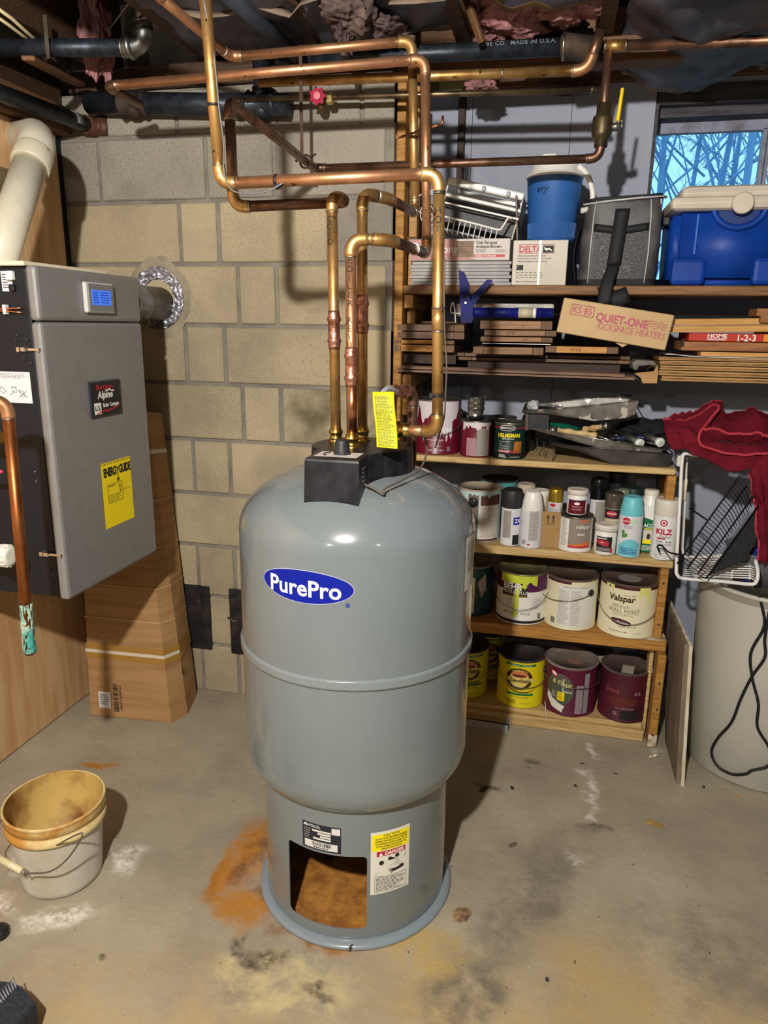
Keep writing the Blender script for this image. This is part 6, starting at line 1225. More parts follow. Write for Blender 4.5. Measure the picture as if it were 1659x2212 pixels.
# white faucet box
db = thing('faucet_box', 'white cardboard faucet box under the blue jug', 'box', (xat(1166, 2.45, 560), 2.53, ZT)); O_ = db.location; hw2 = .0845
obj('box_body', MB().box((-hw2, -.085, .0005), (hw2, .085, .136), bev=.002), mat('white_box_card', srgb('D6D0C6'), .65, n2=srgb('C8C0B2'), ns=4), db)
DF = plane((0, -.0853, 0), (1, 0, 0), (0, 0, 1))
fr = MB()
for a, b in (((-.066, .096), (.044, .096)), ((.044, .096), (.044, .1225)), ((.044, .1225), (-.066, .1225)), ((-.066, .1225), (-.066, .096))): fr.tube([DF(*a, .0004), DF(*b, .0004)], .0007, 4)
obj('red_frame', fr, RINK, db); txt(DF, 'DELTA', .0265, -.031, .109, RINK, db, h=.0007, bold=.03, sx=.86)
obj('faucet_logo', rect(DF, .008, .0985, .041, .1195, .0006), INK, db); obj('faucet_mark', poly(DF, [(.010, .116), (.02, .110), (.026, .113), (.036, .106), (.034, .103), (.026, .108), (.019, .104), (.014, .108)], .0009), WINK, db)
for i, ss in enumerate(('Lifetime Faucet and Finish Limited Warranty', 'Garantia limitada de por vida de la llave y su acabado', 'Garantie a vie limitee sur le robinet et son fini')): txt(DF, '•'+ss, .0062, -.07, .0895-i*.0083, INK, db, h=.0006, align='LEFT', bold=.01, shear=.2, sx=.78)
obj('phone_mark', rect(DF, -.072, .046, -.05, .0615, .0006), INK, db); obj('handset', MB().tube([DF(-.068+.004*math.cos(a), .054+.004*math.sin(a), .001) for a in [1+i*.4 for i in range(9)]], .0008, 5), WINK, db)
for i in range(3): obj('fine_print', greek(DF, -.072, .036-i*.0075, .05, .041-i*.0075, 1, h=.0006, fill=.5), GINK, db)
txt(DF, 'http://www.deltafaucet.com', .0062, -.072, .012, INK, db, h=.0006, align='LEFT', shear=.2, bold=.01); obj('white_tape', rect(DF, -.004, .001, .003, .135, .0009), flat('clear_tape', srgb('E4E0D8'), .3), db)
# blue jug
x, R = canpos(1131, 1250, 510, 2.55); jg = thing('drink_jug', 'round blue drink jug with white lid and handle on the white box', 'jug', (x, 2.55, ZT+.1365)); JB = mat('jug_blue', srgb('2C62A8'), .45, n2=srgb('2A5C9E'), ns=8)
obj('jug_body', MB().lathe([(0, .002), (R*.80, .002), (R*.845, .006), (R*.87, .062), (R*.885, .064), (R*.98, .19), (R*1.0, .195)], 48, caps=False), JB, jg)
rb = MB()
for i in range(90):
    a = 2*PI*i/90; rb.tube([(R*.848*math.cos(a), R*.848*math.sin(a), .012), (R*.875*math.cos(a), R*.875*math.sin(a), .058)], .0012, 4, caps=False)
obj('ribbed_base', rb, JB, jg)
obj('white_rim', MB().lathe([(R*.99, .193), (R*1.03, .196), (R*1.03, .202), (R*.98, .205), (R*.96, .204)], 48, caps=False), WHITE, jg); obj('dark_neck', MB().lathe([(R*.86, .203), (R*.84, .222)], 48, caps=False), mat('jug_grey', srgb('55565A'), .4), jg)
obj('lid', MB().lathe([(R*.97, .204), (R*.9, .215), (R*.85, .222), (R*.86, .228), (R*.72, .240), (0, .244)], 48, caps=False), WHITE, jg)
obj('pour_spout', MB().box((-.045, -.05, .235), (.005, .02, .262), bev=.01).box((.02, -.03, .235), (.05, .02, .258), bev=.01), WHITE, jg)
hp = [Vector((R*.8, -.03, .226)), Vector((R*1.12, -.04, .195)), Vector((R*1.32, -.045, .15)), Vector((R*1.34, -.045, .115)), Vector((R*1.2, -.05, .095)), Vector((R*1.02, -.06, .09))]
hm = MB()
for i, p in enumerate(hp): pass
hpp = smooth_path(hp, 5); hm.tube(hpp, .0085, 10); obj('carry_handle', hm, WHITE, jg)
js = cyls((0, 0, 0), R*.965, face_a(x, 2.55)-.45); txt(js, 'ery', .028, -.0, .155, flat('marker_blue_black', srgb('122A5A'), .6), jg, h=.004, shear=.3, name='marker_writing')
# upright thin plate beside the jug
o = obj('baking_sheet', MB().box((-.003, -.0, 0), (.003, .25, .135), bev=.002), mat('brown_grey_sheet', srgb('7A6A64'), .5, .4)); o.location = (xat(1121, 2.46, 450), 2.46, ZT+.1380); o.rotation_euler = (0, -.08, 0); tag(o, 'thin upright tray edge between the white rack and the blue jug', 'tray')
# white metal tray cabinet with wire rack
wt = thing('dish_drainer', 'tilted white enamel dish drainer with wire rack on the flooring box', 'dish rack', (-.30, 2.5, ZT+.1425)); wt.rotation_euler = (0, math.radians(13), 0)
EN = WHITE; EN2 = mat('grey_enamel_inside', srgb('9A9AA0'), .4)
wx0, wx1 = -.115, .135
pn = MB(); z_hi, z_lo = .145, .02
pn.box((wx0, -.02, .150), (wx1, .02, .172), bev=.004).box((wx0, .0, .118), (wx1, .2, .126)).box((wx0, .2, .0), (wx1, .206, .17)).box((wx1-.004, -.01, .03), (wx1, .2, .165), bev=.002).box((wx0, -.01, .03), (wx0+.004, .2, .165))
obj('enamel_case', pn, EN, wt)
obj('front_lip', MB().box((wx0, -.03, .112), (wx1+.004, .01, .122), bev=.003).box((wx0, -.045, .088), (wx1+.006, -.038, .094), bev=.002), EN, wt); obj('inner_tray', MB().box((wx0+.004, .02, .04), (wx1-.004, .2, .09)), mat('dark_tray_inside', srgb('2E3036'), .5), wt)
obj('bottom_tray', MB().box((wx0, -.03, .012), (wx1, .2, .018), bev=.002), EN2, wt)
for u in (-.085, .0, .08): obj('clip', MB().box((u, -.028, .150), (u+.012, -.018, .166), bev=.003), EN2, wt)
rw = MB(); rw.tube(smooth_path([(wx0, -.06, .048), (.0, -.062, .048), (.085, -.062, .046), (.098, -.06, .056), (.108, -.055, .086), (.12, -.05, .088)], 4), .0033, 8)
rw.tube([(wx0, -.02, .015), (.11, -.02, .012)], .0022, 6).tube([(wx0, .04, .02), (.11, .04, .018)], .0022, 6)
obj('rack_rail', rw, EN, wt)
for i in range(12): obj('rack_wire', MB().tube(smooth_path([(wx0+.008+i*.0175, -.06, .048), (wx0+.008+i*.0175, -.056, .020), (wx0+.008+i*.0175, -.045, .004), (wx0+.008+i*.0175, .05, .010)], 3), .0017, 6), EN, wt)
cl2 = thing('wire_coil', 'white coiled wires tangled behind the two vertical copper pipes', 'wire', at(915, 440, Y=2.48))
for k in range(4):
    c_ = Vector((0.0+.01*k, .01*k, -.03*k)); obj('wire_loop', MB().tube([c_+Vector((.022*math.cos(a), .004*math.sin(a*2), .03*math.sin(a))) for a in [i*PI/10 for i in range(20)]], .0018, 6, closed=True), EN, cl2)
# soft cooler bag
cgx = (xat(1252, 2.45, 520)+xat(1440, 2.45, 520))/2
cg = thing('cooler_bag', 'grey and black soft cooler bag with mesh pocket and hanging strap', 'bag', (cgx, 2.56, ZT)); cg.rotation_euler.z = math.radians(-4)
GF = mat('grey_nylon', srgb('565454'), .5, n2=srgb('343233'), ns=14, bump=.25, bs=30); BN = mat('black_nylon', srgb('15161A'), .7, bump=.2, bs=120); PIP = mat('reflective_piping', srgb('B8B8B8'), .35)
def bgf(u, v, s_=1):
    pass
W0, W1, D_, H_ = .118, .112, .10, .262
def baghull(sx_=1., sy=1., z0=0., z1=1.):
    n = 40; rows = []
    for j in range(13):
        t = z0+(z1-z0)*j/12; ww = (W0+(W1-W0)*t)*(1+.05*math.sin(PI*t)); dd = D_*(1-.12*t)*(1+.05*math.sin(PI*t)); row = []
        for i in range(n):
            a = 2*PI*i/n; c_, s__ = math.cos(a), math.sin(a); e = .35
            row.append(Vector((ww*sx_*math.copysign(abs(c_)**e, c_)+.003*noise.noise(Vector((a*2, t*5, 1))), dd*sy*math.copysign(abs(s__)**e, s__), .002+H_*t+(.008*c_*t))))
        rows.append(row)
    mb = MB(); vs = sum(rows, []); mb.add(vs, [(j*n+i, j*n+(i+1) % n, (j+1)*n+(i+1) % n, (j+1)*n+i) for j in range(12) for i in range(n)]+[tuple(range(n))[::-1], tuple(range(12*n, 13*n))], 0, True); return mb
obj('bag_body', baghull(), GF, cg); obj('black_lid', baghull(1.02, 1.02, .945, 1.0), BN, cg); obj('black_base', baghull(1.01, 1.01, 0, .07), BN, cg)
obj('zip_line', MB().tube([(-W1*1.06, -D_*.86, H_*.955-.008), (-.05, -D_*.93, H_*.962-.003), (.05, -D_*.93, H_*.965+.003), (W1*1.05, -D_*.84, H_*.96+.008)], .003, 6), PIP, cg)
yf = -D_*1.02
fy = lambda z: -D_*(1-.12*z/H_)*(1+.05*math.sin(PI*z/H_))-.002
obj('mesh_pocket', MB().grid(lambda u, v: Vector((-.078+.156*u, fy(.02+.135*v)-.004*math.sin(PI*u), .02+.135*v+.01*abs(2*u-1)*v)), 12, 10), mat('black_mesh', srgb('2A2A2C'), .6, n2=srgb('7A7876'), ns=420, lo=.52, hi=.62), cg)
obj('pocket_band', MB().grid(lambda u, v: Vector((-.08+.16*u, fy(.17)-.006-.004*math.sin(PI*u), .150+.022*v+.012*abs(2*u-1))), 14, 1), BN, cg, solid=.001)
obj('front_strap', MB().grid(lambda u, v: Vector((-.021+.042*u-.012*(1-v), fy(.06+.165*v)-.010, .06+.165*v)), 2, 12), BN, cg, solid=.002)
for sx_ in (-1, 1): obj('piping', MB().tube([(sx_*.084-.002, fy(.01)-.001, .008), (sx_*.086, fy(.1)-.003, .1), (sx_*.084, fy(.2)-.002, .2), (sx_*.080, fy(.25), .25)], .0022, 6), PIP, cg)
obj('side_pocket', MB().grid(lambda u, v: Vector((-W0*1.06-.012*math.sin(PI*v), -.06+.1*u, .01+.17*v)), 6, 8), BN, cg, solid=.003)
obj('buckle', MB().tube([(-.038, fy(.04)-.016, .045), (-.030, fy(.04)-.018, .0), (-.012, fy(.04)-.018, -.002), (-.006, fy(.04)-.016, .045)], .0035, 8), PIP, cg)
obj('hanging_strap', MB().grid(lambda u, v: Vector((-.030+.034*u-.02*math.sin(v*2.)*(1-u*.3), fy(.02)-.020-.035*math.sin(PI*v*.6)-.006*u, .06-.125*v+.012*u*v)), 3, 12), BN, cg, solid=.004)
obj('strap_tail', MB().grid(lambda u, v: Vector((-.055+.085*u+.02*v, fy(.02)-.03-.012*math.sin(PI*v), -.035+.03*(1-v)-.035*v*(1-.6*u)-.012*math.sin(PI*u))), 6, 6), BN, cg, solid=.004)
obj('zip_pull', MB().box((.10, -.07, .235), (.112, -.064, .258), bev=.002).cyl((.108, -.068, .262), (.125, -.07, .258), .004, n=8), GALV, cg)
# hard cooler at the frame edge
ccx = xat(1592, 2.45, 500); co = thing('hard_cooler', 'blue hard cooler with cream lid at the right end of the top shelf', 'cooler', (ccx, 2.60, ZT)); CB = mat('cooler_blue', srgb('0E3F9C'), .45, spec=.3, n2=srgb('0B368A'), ns=10); CL = mat('cooler_cream_lid', srgb('CEC4B4'), .5, n2=srgb('BFB4A4'), ns=6)
hw3 = .178
bmx = bmesh.new(); bmesh.ops.create_cube(bmx, size=1)
for v in bmx.verts:
    tp_ = v.co.z > 0; v.co = Vector((v.co.x*2*hw3*(1.0 if tp_ else .97), v.co.y*(.30 if tp_ else .28), .001 if not tp_ else .225))
bmesh.ops.bevel(bmx, geom=bmx.edges[:], offset=.022, segments=4, affect='EDGES')
obj('cooler_body', MB().bm(bmx, 0, True), CB, co)
for sx_ in (-1, 1):
    obj('foot_block', MB().box((sx_*hw3*.97-.036*(sx_+1)*1.6 if sx_ > 0 else -hw3*.97, -.155, .001), (sx_*hw3*.97+.0 if sx_ > 0 else -hw3*.97+.10, -.12, .082), bev=.014), CB, co)
    obj('side_groove', MB().box((sx_*.112-.003, -.1515, .09), (sx_*.112+.003, -.146, .205), bev=.002), mat('groove_blue', srgb('3A6CC4'), .4), co)
arc = [(.072*math.cos(a), -.149, .226+.062*math.sin(a)) for a in [PI+PI*i/20 for i in range(21)]]
obj('recess_arc', MB().tube(arc, .009, 10), CB, co); obj('recess_face', MB().add([Vector((.06*math.cos(PI+PI*i/20), -.1505, .224+.05*math.sin(PI+PI*i/20))) for i in range(21)], [tuple(range(21))]), mat('dark_cooler_blue', srgb('0C2E70'), .4), co)
obj('lid', MB().box((-hw3-.018, -.175, .213), (hw3+.018, .165, .252), bev=.017).box((-hw3+.01, -.155, .238), (hw3-.01, .15, .285), bev=.022), CL, co)
obj('round_button', MB().tube([(0, -.172, .228), (0, -.186, .228), (0, -.189, .228)], [.030, .030, .026], 32), CL, co)
obj('side_latch', MB().box((-hw3-.022, -.05, .185), (-hw3+.002, .05, .215), bev=.006), BLACK, co)
# ---------------------------------------------------------------- shelf 2: doors, caulk gun, heater box, planks
DW = mat('door_frame_wood', srgb('94673C'), .5, n2=srgb('6A4626'), ns=7, stretch=(1, 12, 12), bump=.15, bs=12, var=.18); DE = mat('door_end_grain', srgb('755A42'), .7, n2=srgb('5A4434'), ns=20, var=.15); DB = mat('dark_walnut_face', srgb('6A4E3A'), .5, n2=srgb('4E3A2C'), ns=7, stretch=(1, 10, 10), var=.15); DO = mat('golden_door_edge', srgb('C08A44'), .55, n2=srgb('9A6628'), ns=7, stretch=(1, 12, 12), var=.1)
def door(lb, pxl, pxr, pyt, pyb, Y=2.43, dep=.27, rail=DO, stamp=None, tilt=(0, 0), st=.25, group='stacked cabinet doors on the second shelf', sxx=1, zoff=0):
    pl_, pr_2 = at(pxl, (pyt+pyb)/2, Y=Y), at(pxr, (pyt+pyb)/2, Y=Y); zt, zb = at((pxl+pxr)/2, pyt, Y=Y).z, at((pxl+pxr)/2, pyb, Y=Y).z; L_ = pr_2.x-pl_.x; h = max(.008, zt-zb-.0015)
    t = thing('cabinet_door', lb, 'cabinet door', (pl_.x, Y, zb+zoff), group=group); t.rotation_euler = (tilt[0], -math.atan2(pr_2.z-pl_.z, L_)*0+tilt[1], 0); e = min(.045, L_*.15)
    obj('rail', MB().box((e+.0006, 0, 0), (L_-e-.0006, e, h), bev=.0012), rail, t); obj('rail', MB().box((e+.0006, dep-e, 0), (L_-e-.0006, dep, h), bev=.0012), DB, t)
    for x in (0, L_-e): obj('stile', MB().box((x, 0, 0), (x+e, dep, h), bev=.0012), [DB], t) if False else obj('stile', MB().box((x, -.0004, 0), (x+e, dep, h), bev=.0012), DE if sxx else DB, t)
    obj('panel', MB().box((e+.001, e+.001, h*.2), (L_-e-.001, dep-e-.001, h*.72)), DB, t)
    if stamp:
        s_, u, sz, ms_ = stamp; F_ = plane((0, 0, 0), (1, 0, 0), (0, 0, 1))
        txt(F_, s_, sz, u*L_, h*.46, ms_, t, h=.0008, rot=PI, sp=1.1, bold=.0, name='stencil_number')
    return t
SB = flat('stamp_brown', srgb('4A3018'), .7); SBD = flat('faint_stamp_brown', srgb('7A5228'), .7)
door('golden edged cabinet door, bottom of the left stack', 843, 981, 744, 760, rail=DO, stamp=('8X', .6, .011, SBD))
door('thin golden edged door, second from bottom of the left stack', 843, 981, 733.5, 743, rail=DO, stamp=('8X', .58, .009, SBD))
door('stained door stamped 8X24 in the left stack', 858, 1003, 716, 732, rail=DB, stamp=('8X24', .42, .013, SB))
door('dark framed door on top of the left stack beside the hot pipe', 858, 1003, 700, 715.5, rail=DB, tilt=(.05, 0))
door('brown topped door on top of the middle stack under the caulk gun', 1037, 1193, 692, 711.5, rail=DW, stamp=('8', .6, .012, SBD), Y=2.42)
door('light brown door stamped 8X, second from top of the middle stack', 1046, 1202, 712.5, 726, rail=DW, stamp=('8X2', .37, .012, SB), Y=2.425)
door('light brown door, third from top of the middle stack', 1038, 1194, 727, 739, rail=DW, stamp=('8X', .62, .011, SB))
o = obj('white_card', MB().box((0, 0, 0), (at(1190, 740, Y=2.43).x-at(1042, 740, Y=2.43).x, .2, .002)), WHITE); o.location = at(1042, 742, Y=2.435); tag(o, 'white card edge in the middle door stack', 'card')
door('dark cornered door with wood rail at the foot of the middle stack', 1022, 1174, 749, 766, rail=DW, Y=2.41)
door('golden door stamped 8X24 below the heater box', 1178, 1336, 748, 763, rail=DO, stamp=('8X24', .42, .014, SB), Y=2.41)
for k, (a, b, y0_, y1_) in enumerate(((975, 1362, 762, 770), (990, 1365, 771, 779))):
    door(['dark dusty door edge under the golden stamped door', 'lowest dark door edge under the middle stack'][k], a, b, y0_+3, y1_+3, rail=DB, Y=2.50, dep=.2)
# a block pile that carries the doors
for i, (a, b, y0_, y1_, Y0, lb) in enumerate(((870, 985, 762, 784, 2.47, 'dark wood offcut under the left door stack'), (1010, 1340, 784, 800, 2.52, 'dark wood offcut under the middle door stacks'))):
    p, q = at(a, y1_, Y=Y0), at(b, y0_, Y=Y0); o = obj('offcut', MB().box((0, 0, 0), (q.x-p.x, .22, q.z-p.z)), mat('dark_offcut', srgb('3A2A22'), .7)); o.location = (p.x, Y0, p.z); tag(o, lb, 'board')
MOL = mat('dusty_moulding', srgb('80634E'), .6, n2=srgb('5E483A'), ns=7, stretch=(1, 12, 12), bump=.2, bs=14, var=.15)
for k, (pa, pb, lb) in enumerate((((866, 788), (1350, 806), 'long brown moulding strip, upper of the pair under the doors'), ((858, 795), (1372, 813), 'long brown moulding strip, lower of the pair under the doors'))):
    a, b = at(*pa, Y=2.425+.01*k-.03), at(*pb, Y=2.425-.03)
    mb = MB(); L_ = (b-a).length
    mb.prism([(0, 0, 0), (0, .035, 0), (0, .035, .008), (0, .012, .011), (0, .004, .009), (0, 0, .006)], (L_, 0, 0)); o = obj('moulding_strip', mb, MOL); o.location = a-Vector((0, 0, .012)); o.rotation_euler = (0, -math.atan2((b-a).z, L_), 0); tag(o, lb, 'moulding', 'moulding strips on the second shelf')
# newspaper, caulk gun, white bracket
o = MB().grid(lambda u, v: Vector((.29*u, .12*v, .036*u*0+.0+.012*v+.004*math.sin(u*5))), 10, 3)
np_ = obj('newspaper', MB().box((0, 0, 0), (.32, .1, .042), bev=.004), mat('newsprint', srgb('C8C6BE'), .8)); np_.location = at(985, 683, Y=2.50)+Vector((0, 0, 0)); tag(np_, 'folded newspaper behind the blue caulk gun', 'newspaper')
NF = plane((0, -.0003, 0), (1, 0, 0), (0, 0, 1)); obj('fine_print', greek(NF, .09, .018, .2, .036, 4, h=.0005), GINK, np_); obj('fine_print', greek(NF, .24, .016, .29, .04, 8, h=.0005, fill=.4, wmin=.2), GINK, np_); obj('fine_print', greek(NF, .09, .004, .22, .016, 2, h=.0005, fill=.4), GINK, np_)
obj('colour_print', rect(NF, .1, .037, .135, .041, .0006), flat('orange_print', srgb('D86A3A')), np_); obj('colour_print', rect(NF, .2, .022, .24, .031, .0006), flat('green_news_print', srgb('4A8A4A'), .6), np_); obj('colour_print', rect(NF, .2, .008, .225, .016, .0006), RINK, np_)
gB = mat('caulk_gun_blue', srgb('101A70'), .5, spec=.2, n2=srgb('0C1458'), ns=16); gp0, gp1 = at(1022, 675, Y=2.40), at(1195, 677, Y=2.42); cgn = thing('caulk_gun', 'dark blue caulk gun lying on the middle door stack', 'caulk gun', gp0)
Lg = (gp1-gp0).length; gr_ = .0155
obj('barrel', MB().tube([(Lg*x, 0, 0) for x in (0, .03, .035, .18, .185, .2, .205, .53, .535, .55, .555, .83, .835, .85, .855, .99, 1)], [gr_*y for y in (.9, 1, 1, 1, 1.1, 1.1, 1, 1, 1.1, 1.1, 1, 1, 1.1, 1.1, 1, 1, .9)], 24), gB, cgn)
obj('cartridge_label', MB().tube([(Lg*.57, 0, 0), (Lg*.75, 0, 0)], gr_*1.01, 24), mat('beige_label', srgb('BDB49A'), .5), cgn); obj('cartridge_label', MB().tube([(Lg*.75, 0, 0), (Lg*.79, 0, 0)], gr_*1.03, 24), WHITE, cgn)
q = lambda px, py: at(px, py, Y=2.395)-gp0
gh = MB(); hnd = [q(*a) for a in ((991, 582), (1002, 588), (1011, 610), (1013, 640), (1022, 655), (1022, 690), (1018, 698), (996, 697), (993, 640))]
gh.prism(hnd, (0, .02, 0)); obj('handle', gh, gB, cgn)
obj('trigger', MB().prism([q(*a) for a in ((1018, 640), (1022, 660), (1036, 643), (1063, 607), (1062, 604), (1052, 604))], (0, .012, 0)), gB, cgn); obj('pivot_screw', MB().tube([q(1006, 654)+Vector((0, -.001, 0)), q(1006, 654)+Vector((0, -.004, 0))], [.006, .004], 14), CHROME, cgn); obj('pivot_hole', MB().tube([q(1003, 642)+Vector((0, -.0005, 0)), q(1003, 642)+Vector((0, -.001, 0))], .005, 14), BLACKM, cgn)
wb_ = obj('wire_hook', MB().tube(smooth_path([at(975, 660, Y=2.42), at(974, 674, Y=2.42), at(990, 677, Y=2.42), at(1000, 676, Y=2.43)], 4)+[at(1000, 676, Y=2.43)], .0022, 6).tube(smooth_path([at(975, 660, Y=2.42), at(978, 653, Y=2.42), at(982, 665, Y=2.41), at(984, 697, Y=2.41)], 4), .0022, 6), WHITE); tag(wb_, 'bent white wire hook left of the caulk gun', 'hook')
# kickspace heater box
hb = thing('heater_box', 'tilted brown carton with pink heater lettering on the second shelf', 'box', at(1196, 714, Y=2.40)); HBX = mat('tan_carton', srgb('C8AC82'), .8, n2=srgb('B89A6E'), ns=4, bump=.08, bs=14)
c0, c1, c2, c3 = at(1202, 717, Y=2.40), at(1437, 757, Y=2.40), at(1457, 684, Y=2.40), at(1215, 642, Y=2.40)
ux = (c1-c0).normalized(); uy = (c3-c0); uy = (uy-ux*uy.dot(ux)).normalized(); Wb, Hb_ = (c1-c0).length, (c3-c0).length
hb.location = c0; M_ = Matrix((ux, Vector((0, 1, 0)), uy)).transposed(); hb.rotation_euler = M_.to_euler()
obj('box_body', MB().box((0, 0, 0), (Wb, .22, Hb_), bev=.0025), HBX, hb); HF = plane((0, -.0002, 0), (1, 0, 0), (0, 0, 1)); PKI = flat('pink_red_print', srgb('B2506A'), .6)
mb = MB(); kx0, kx1, kz0, kz1 = .03, .1, .072, .1
sc_ = Wb/.385*1.0
def kk(a, b): return HF(a*Wb, b*Hb_, .0006)
for a, b in (((.085, .57), (.295, .57)), ((.295, .57), (.295, .86)), ((.295, .86), (.085, .86)), ((.085, .86), (.085, .57))): mb.tube([kk(*a), kk(*b)], .0011, 4)
obj('pink_frame', mb, PKI, hb); txt(HF, 'KS 85', .0285, .19*Wb, .715*Hb_, PKI, hb, h=.0008, bold=.01, sx=.9); txt(HF, 'QUIET-ONE', .034, .56*Wb, .62*Hb_, PKI, hb, h=.0008, bold=.03, sx=.88); txt(HF, 'KICKSPACE HEATERS', .0285, .66*Wb, .37*Hb_, PKI, hb, h=.0008, bold=.0, sx=.76)
mb = MB()
for i in range(3): mb.tube([HF((.80+.16*t/14)*Wb, (.57+.075*i)*Hb_+.004*math.sin(t*.9), .0006) for t in range(15)], .0009, 4)
obj('heat_waves', mb, PKI, hb)
obj('torn_flap', MB().prism([(Wb*.55, -.002, -.002), (Wb*.62, -.004, -.012), (Wb*.66, -.002, -.002)], (0, .003, 0)), HBX, hb)
# right side planks, book, plywood
PG = wood('golden_plank', 'C99A5A', 'A87838', st=(.6, 14, 14))
for k, (ya, yb, lb) in enumerate(((704, 718, 'golden long plank, lower of the two right of the heater box'), (689, 703, 'golden long plank, upper of the two right of the heater box'))):
    p, q_ = at(1440, yb, Y=2.45), at(1440, ya, Y=2.45); o = obj('plank', MB().box((0, 0, 0), (.75, .12, q_.z-p.z), bev=.001), PG); o.location = (p.x, 2.45, p.z+(0 if k else 0)); o.rotation_euler = (0, -.02 if k else -.02, 0); tag(o, lb, 'plank')
for k, (x0, ya, yb, lb) in enumerate(((1632, 668, 684, 'short brown door end at the right edge, upper'), (1640, 684, 698, 'short brown door end at the right edge, lower'))):
    p, q_ = at(x0, yb, Y=2.44), at(x0, ya, Y=2.44); o = obj('plank', MB().box((0, 0, 0), (.5, .1, q_.z-p.z), bev=.001), DW); o.location = (p.x, 2.43, p.z+.002); tag(o, lb, 'plank')
p, q_ = at(1487, 736, Y=2.46), at(1487, 719, Y=2.46); bo_ = thing('book', 'red home improvement book lying right of the heater box', 'book', (p.x, 2.46, p.z)); bhh = q_.z-p.z
obj('cover', MB().box((0, 0, 0), (.36, .2, bhh), bev=.001), mat('book_red', srgb('B8321E'), .45), bo_); obj('yellow_end', MB().box((.215, -.0006, .001), (.33, 0, bhh-.001)), mat('book_yellow', srgb('E0A020'), .45, n2=srgb('C8401E'), ns=30), bo_); BKF = plane((0, -.0008, 0), (1, 0, 0), (0, 0, 1)); txt(BKF, 'HOME', .017, .082, bhh*.66, WINK, bo_, h=.0008, bold=.02, sx=1.2); txt(BKF, 'IMPROVEMENT', .0085, .082, bhh*.22, WINK, bo_, h=.0008, bold=.02, sx=1.0); txt(BKF, '1-2-3', .027, .165, bhh*.46, WINK, bo_, h=.0012, bold=.02, sx=1.0)
p, q_ = at(1470, 757, Y=2.44), at(1470, 738, Y=2.44); o = obj('plank', MB().box((0, 0, 0), (.6, .16, q_.z-p.z), bev=.002), mat('red_brown_plank', srgb('A06A40'), .5, n2=srgb('7A4A2A'), ns=7, stretch=(1, 10, 10))); o.location = (p.x, 2.43, p.z+.001); tag(o, 'red brown board between the book and the plywood stack', 'plank')
p = at(1514, 769, Y=2.44); o = obj('plank', MB().box((0, 0, 0), (.6, .16, .013), bev=.001), PG); o.location = (p.x, 2.44, p.z); tag(o, 'yellow thin board directly on the white paper', 'plank')
PLA = mat('plywood_edge', srgb('C09A62'), .7, n2=srgb('7E5A34'), ns=3, nd=3, stretch=(.5, .5, 220), bump=.2, bs=30, lo=.42, hi=.58, var=.06)
ps = [(822, 811), (810, 799), (798, 788), (787, 778), (777, 770)]
for k, (yb, yt) in enumerate(ps):
    p, q_ = at(1424+(3-k)*1.5*(-1)**k, yb, Y=2.42), at(1424, yt, Y=2.42); t = thing('plywood_board', ['plywood board at the bottom of the right hand stack', 'plywood board second from the bottom of the right hand stack', 'plywood board in the middle of the right hand stack', 'plywood board second from the top of the right hand stack', 'plywood board on top of the right hand stack'][k], 'plywood', (p.x, 2.42, p.z), group='plywood boards on the second shelf')
    h = q_.z-p.z-.0012
    for j in range(3): obj('ply_layer', MB().box((.002*((j+k) % 2), .001*(j % 2), h*j/3), (.8, .34, h*(j+1)/3-.0004)), PLA if j != 1 else mat('dark_ply_layer', srgb('9A7040'), .75, n2=srgb('6E4A28'), ns=30, stretch=(1, 1, 1)), t)
o = obj('white_paper', MB().grid(lambda u, v: Vector((.6*u, .2*v, .006*math.exp(-((u-.02)*14)**2)-.001)), 24, 2), WHITE, solid=.001); o.location = at(1440, 769, Y=2.415); tag(o, 'curled white paper sheet over the plywood stack', 'paper')
cp = thing('crushed_carton', 'crushed torn cardboard tube end between the mouldings and plywood', 'cardboard', at(1370, 800, Y=2.42)); 
def CQ(px, py, Y=2.40): return at(px, py, Y=Y)-cp.location
obj('grey_flap', MB().prism([CQ(1366, 785), CQ(1376, 778), CQ(1412, 780), CQ(1420, 790), CQ(1410, 788), CQ(1380, 790), CQ(1376, 800), CQ(1368, 797)], (0, .12, 0)), mat('grey_card', srgb('7E7A76'), .8, n2=srgb('5A5450'), ns=12), cp)
obj('torn_flap', MB().prism([CQ(1370, 806), CQ(1412, 802), CQ(1420, 789), CQ(1422, 806), CQ(1419, 828), CQ(1388, 828), CQ(1384, 816)], (0, .004, 0)), CARD, cp)
p = at(1473, 748, Y=2.42); o = obj('black_clip', MB().box((-.003, 0, 0), (.005, .01, .022), bev=.001), BLACK); o.location = p; tag(o, 'small dark clip left of the red brown board', 'clip')
# ================================================================ RIGHT SIDE: towel, racks, barrel, leaning panel, cord
# wall of the barrel
bl = thing('plastic_barrel', 'large pale translucent plastic barrel at the right edge', 'barrel', (.765, 2.43, 0)); BAR = mat('milky_plastic', srgb('B9B7AC'), .42, n2=srgb('ADAAA0'), ns=3, speck=srgb('8E8A80'), spk=.76, sps=30)
BR, BRT, BH = .222, .243, .66
obj('barrel_body', MB().lathe([(0, .004), (BR-.01, .004), (BR, .014), (BRT, BH-.03)], 72, caps=False), BAR, bl)
obj('barrel_rim', MB().lathe([(BRT, BH-.032), (BRT+.006, BH-.03), (BRT+.007, BH-.012), (BRT+.012, BH-.01), (BRT+.013, BH), (BRT+.004, BH+.002), (BRT-.004, BH-.004), (BRT-.006, BH-.03), (BR-.012, .02)], 72, caps=False), BAR, bl)
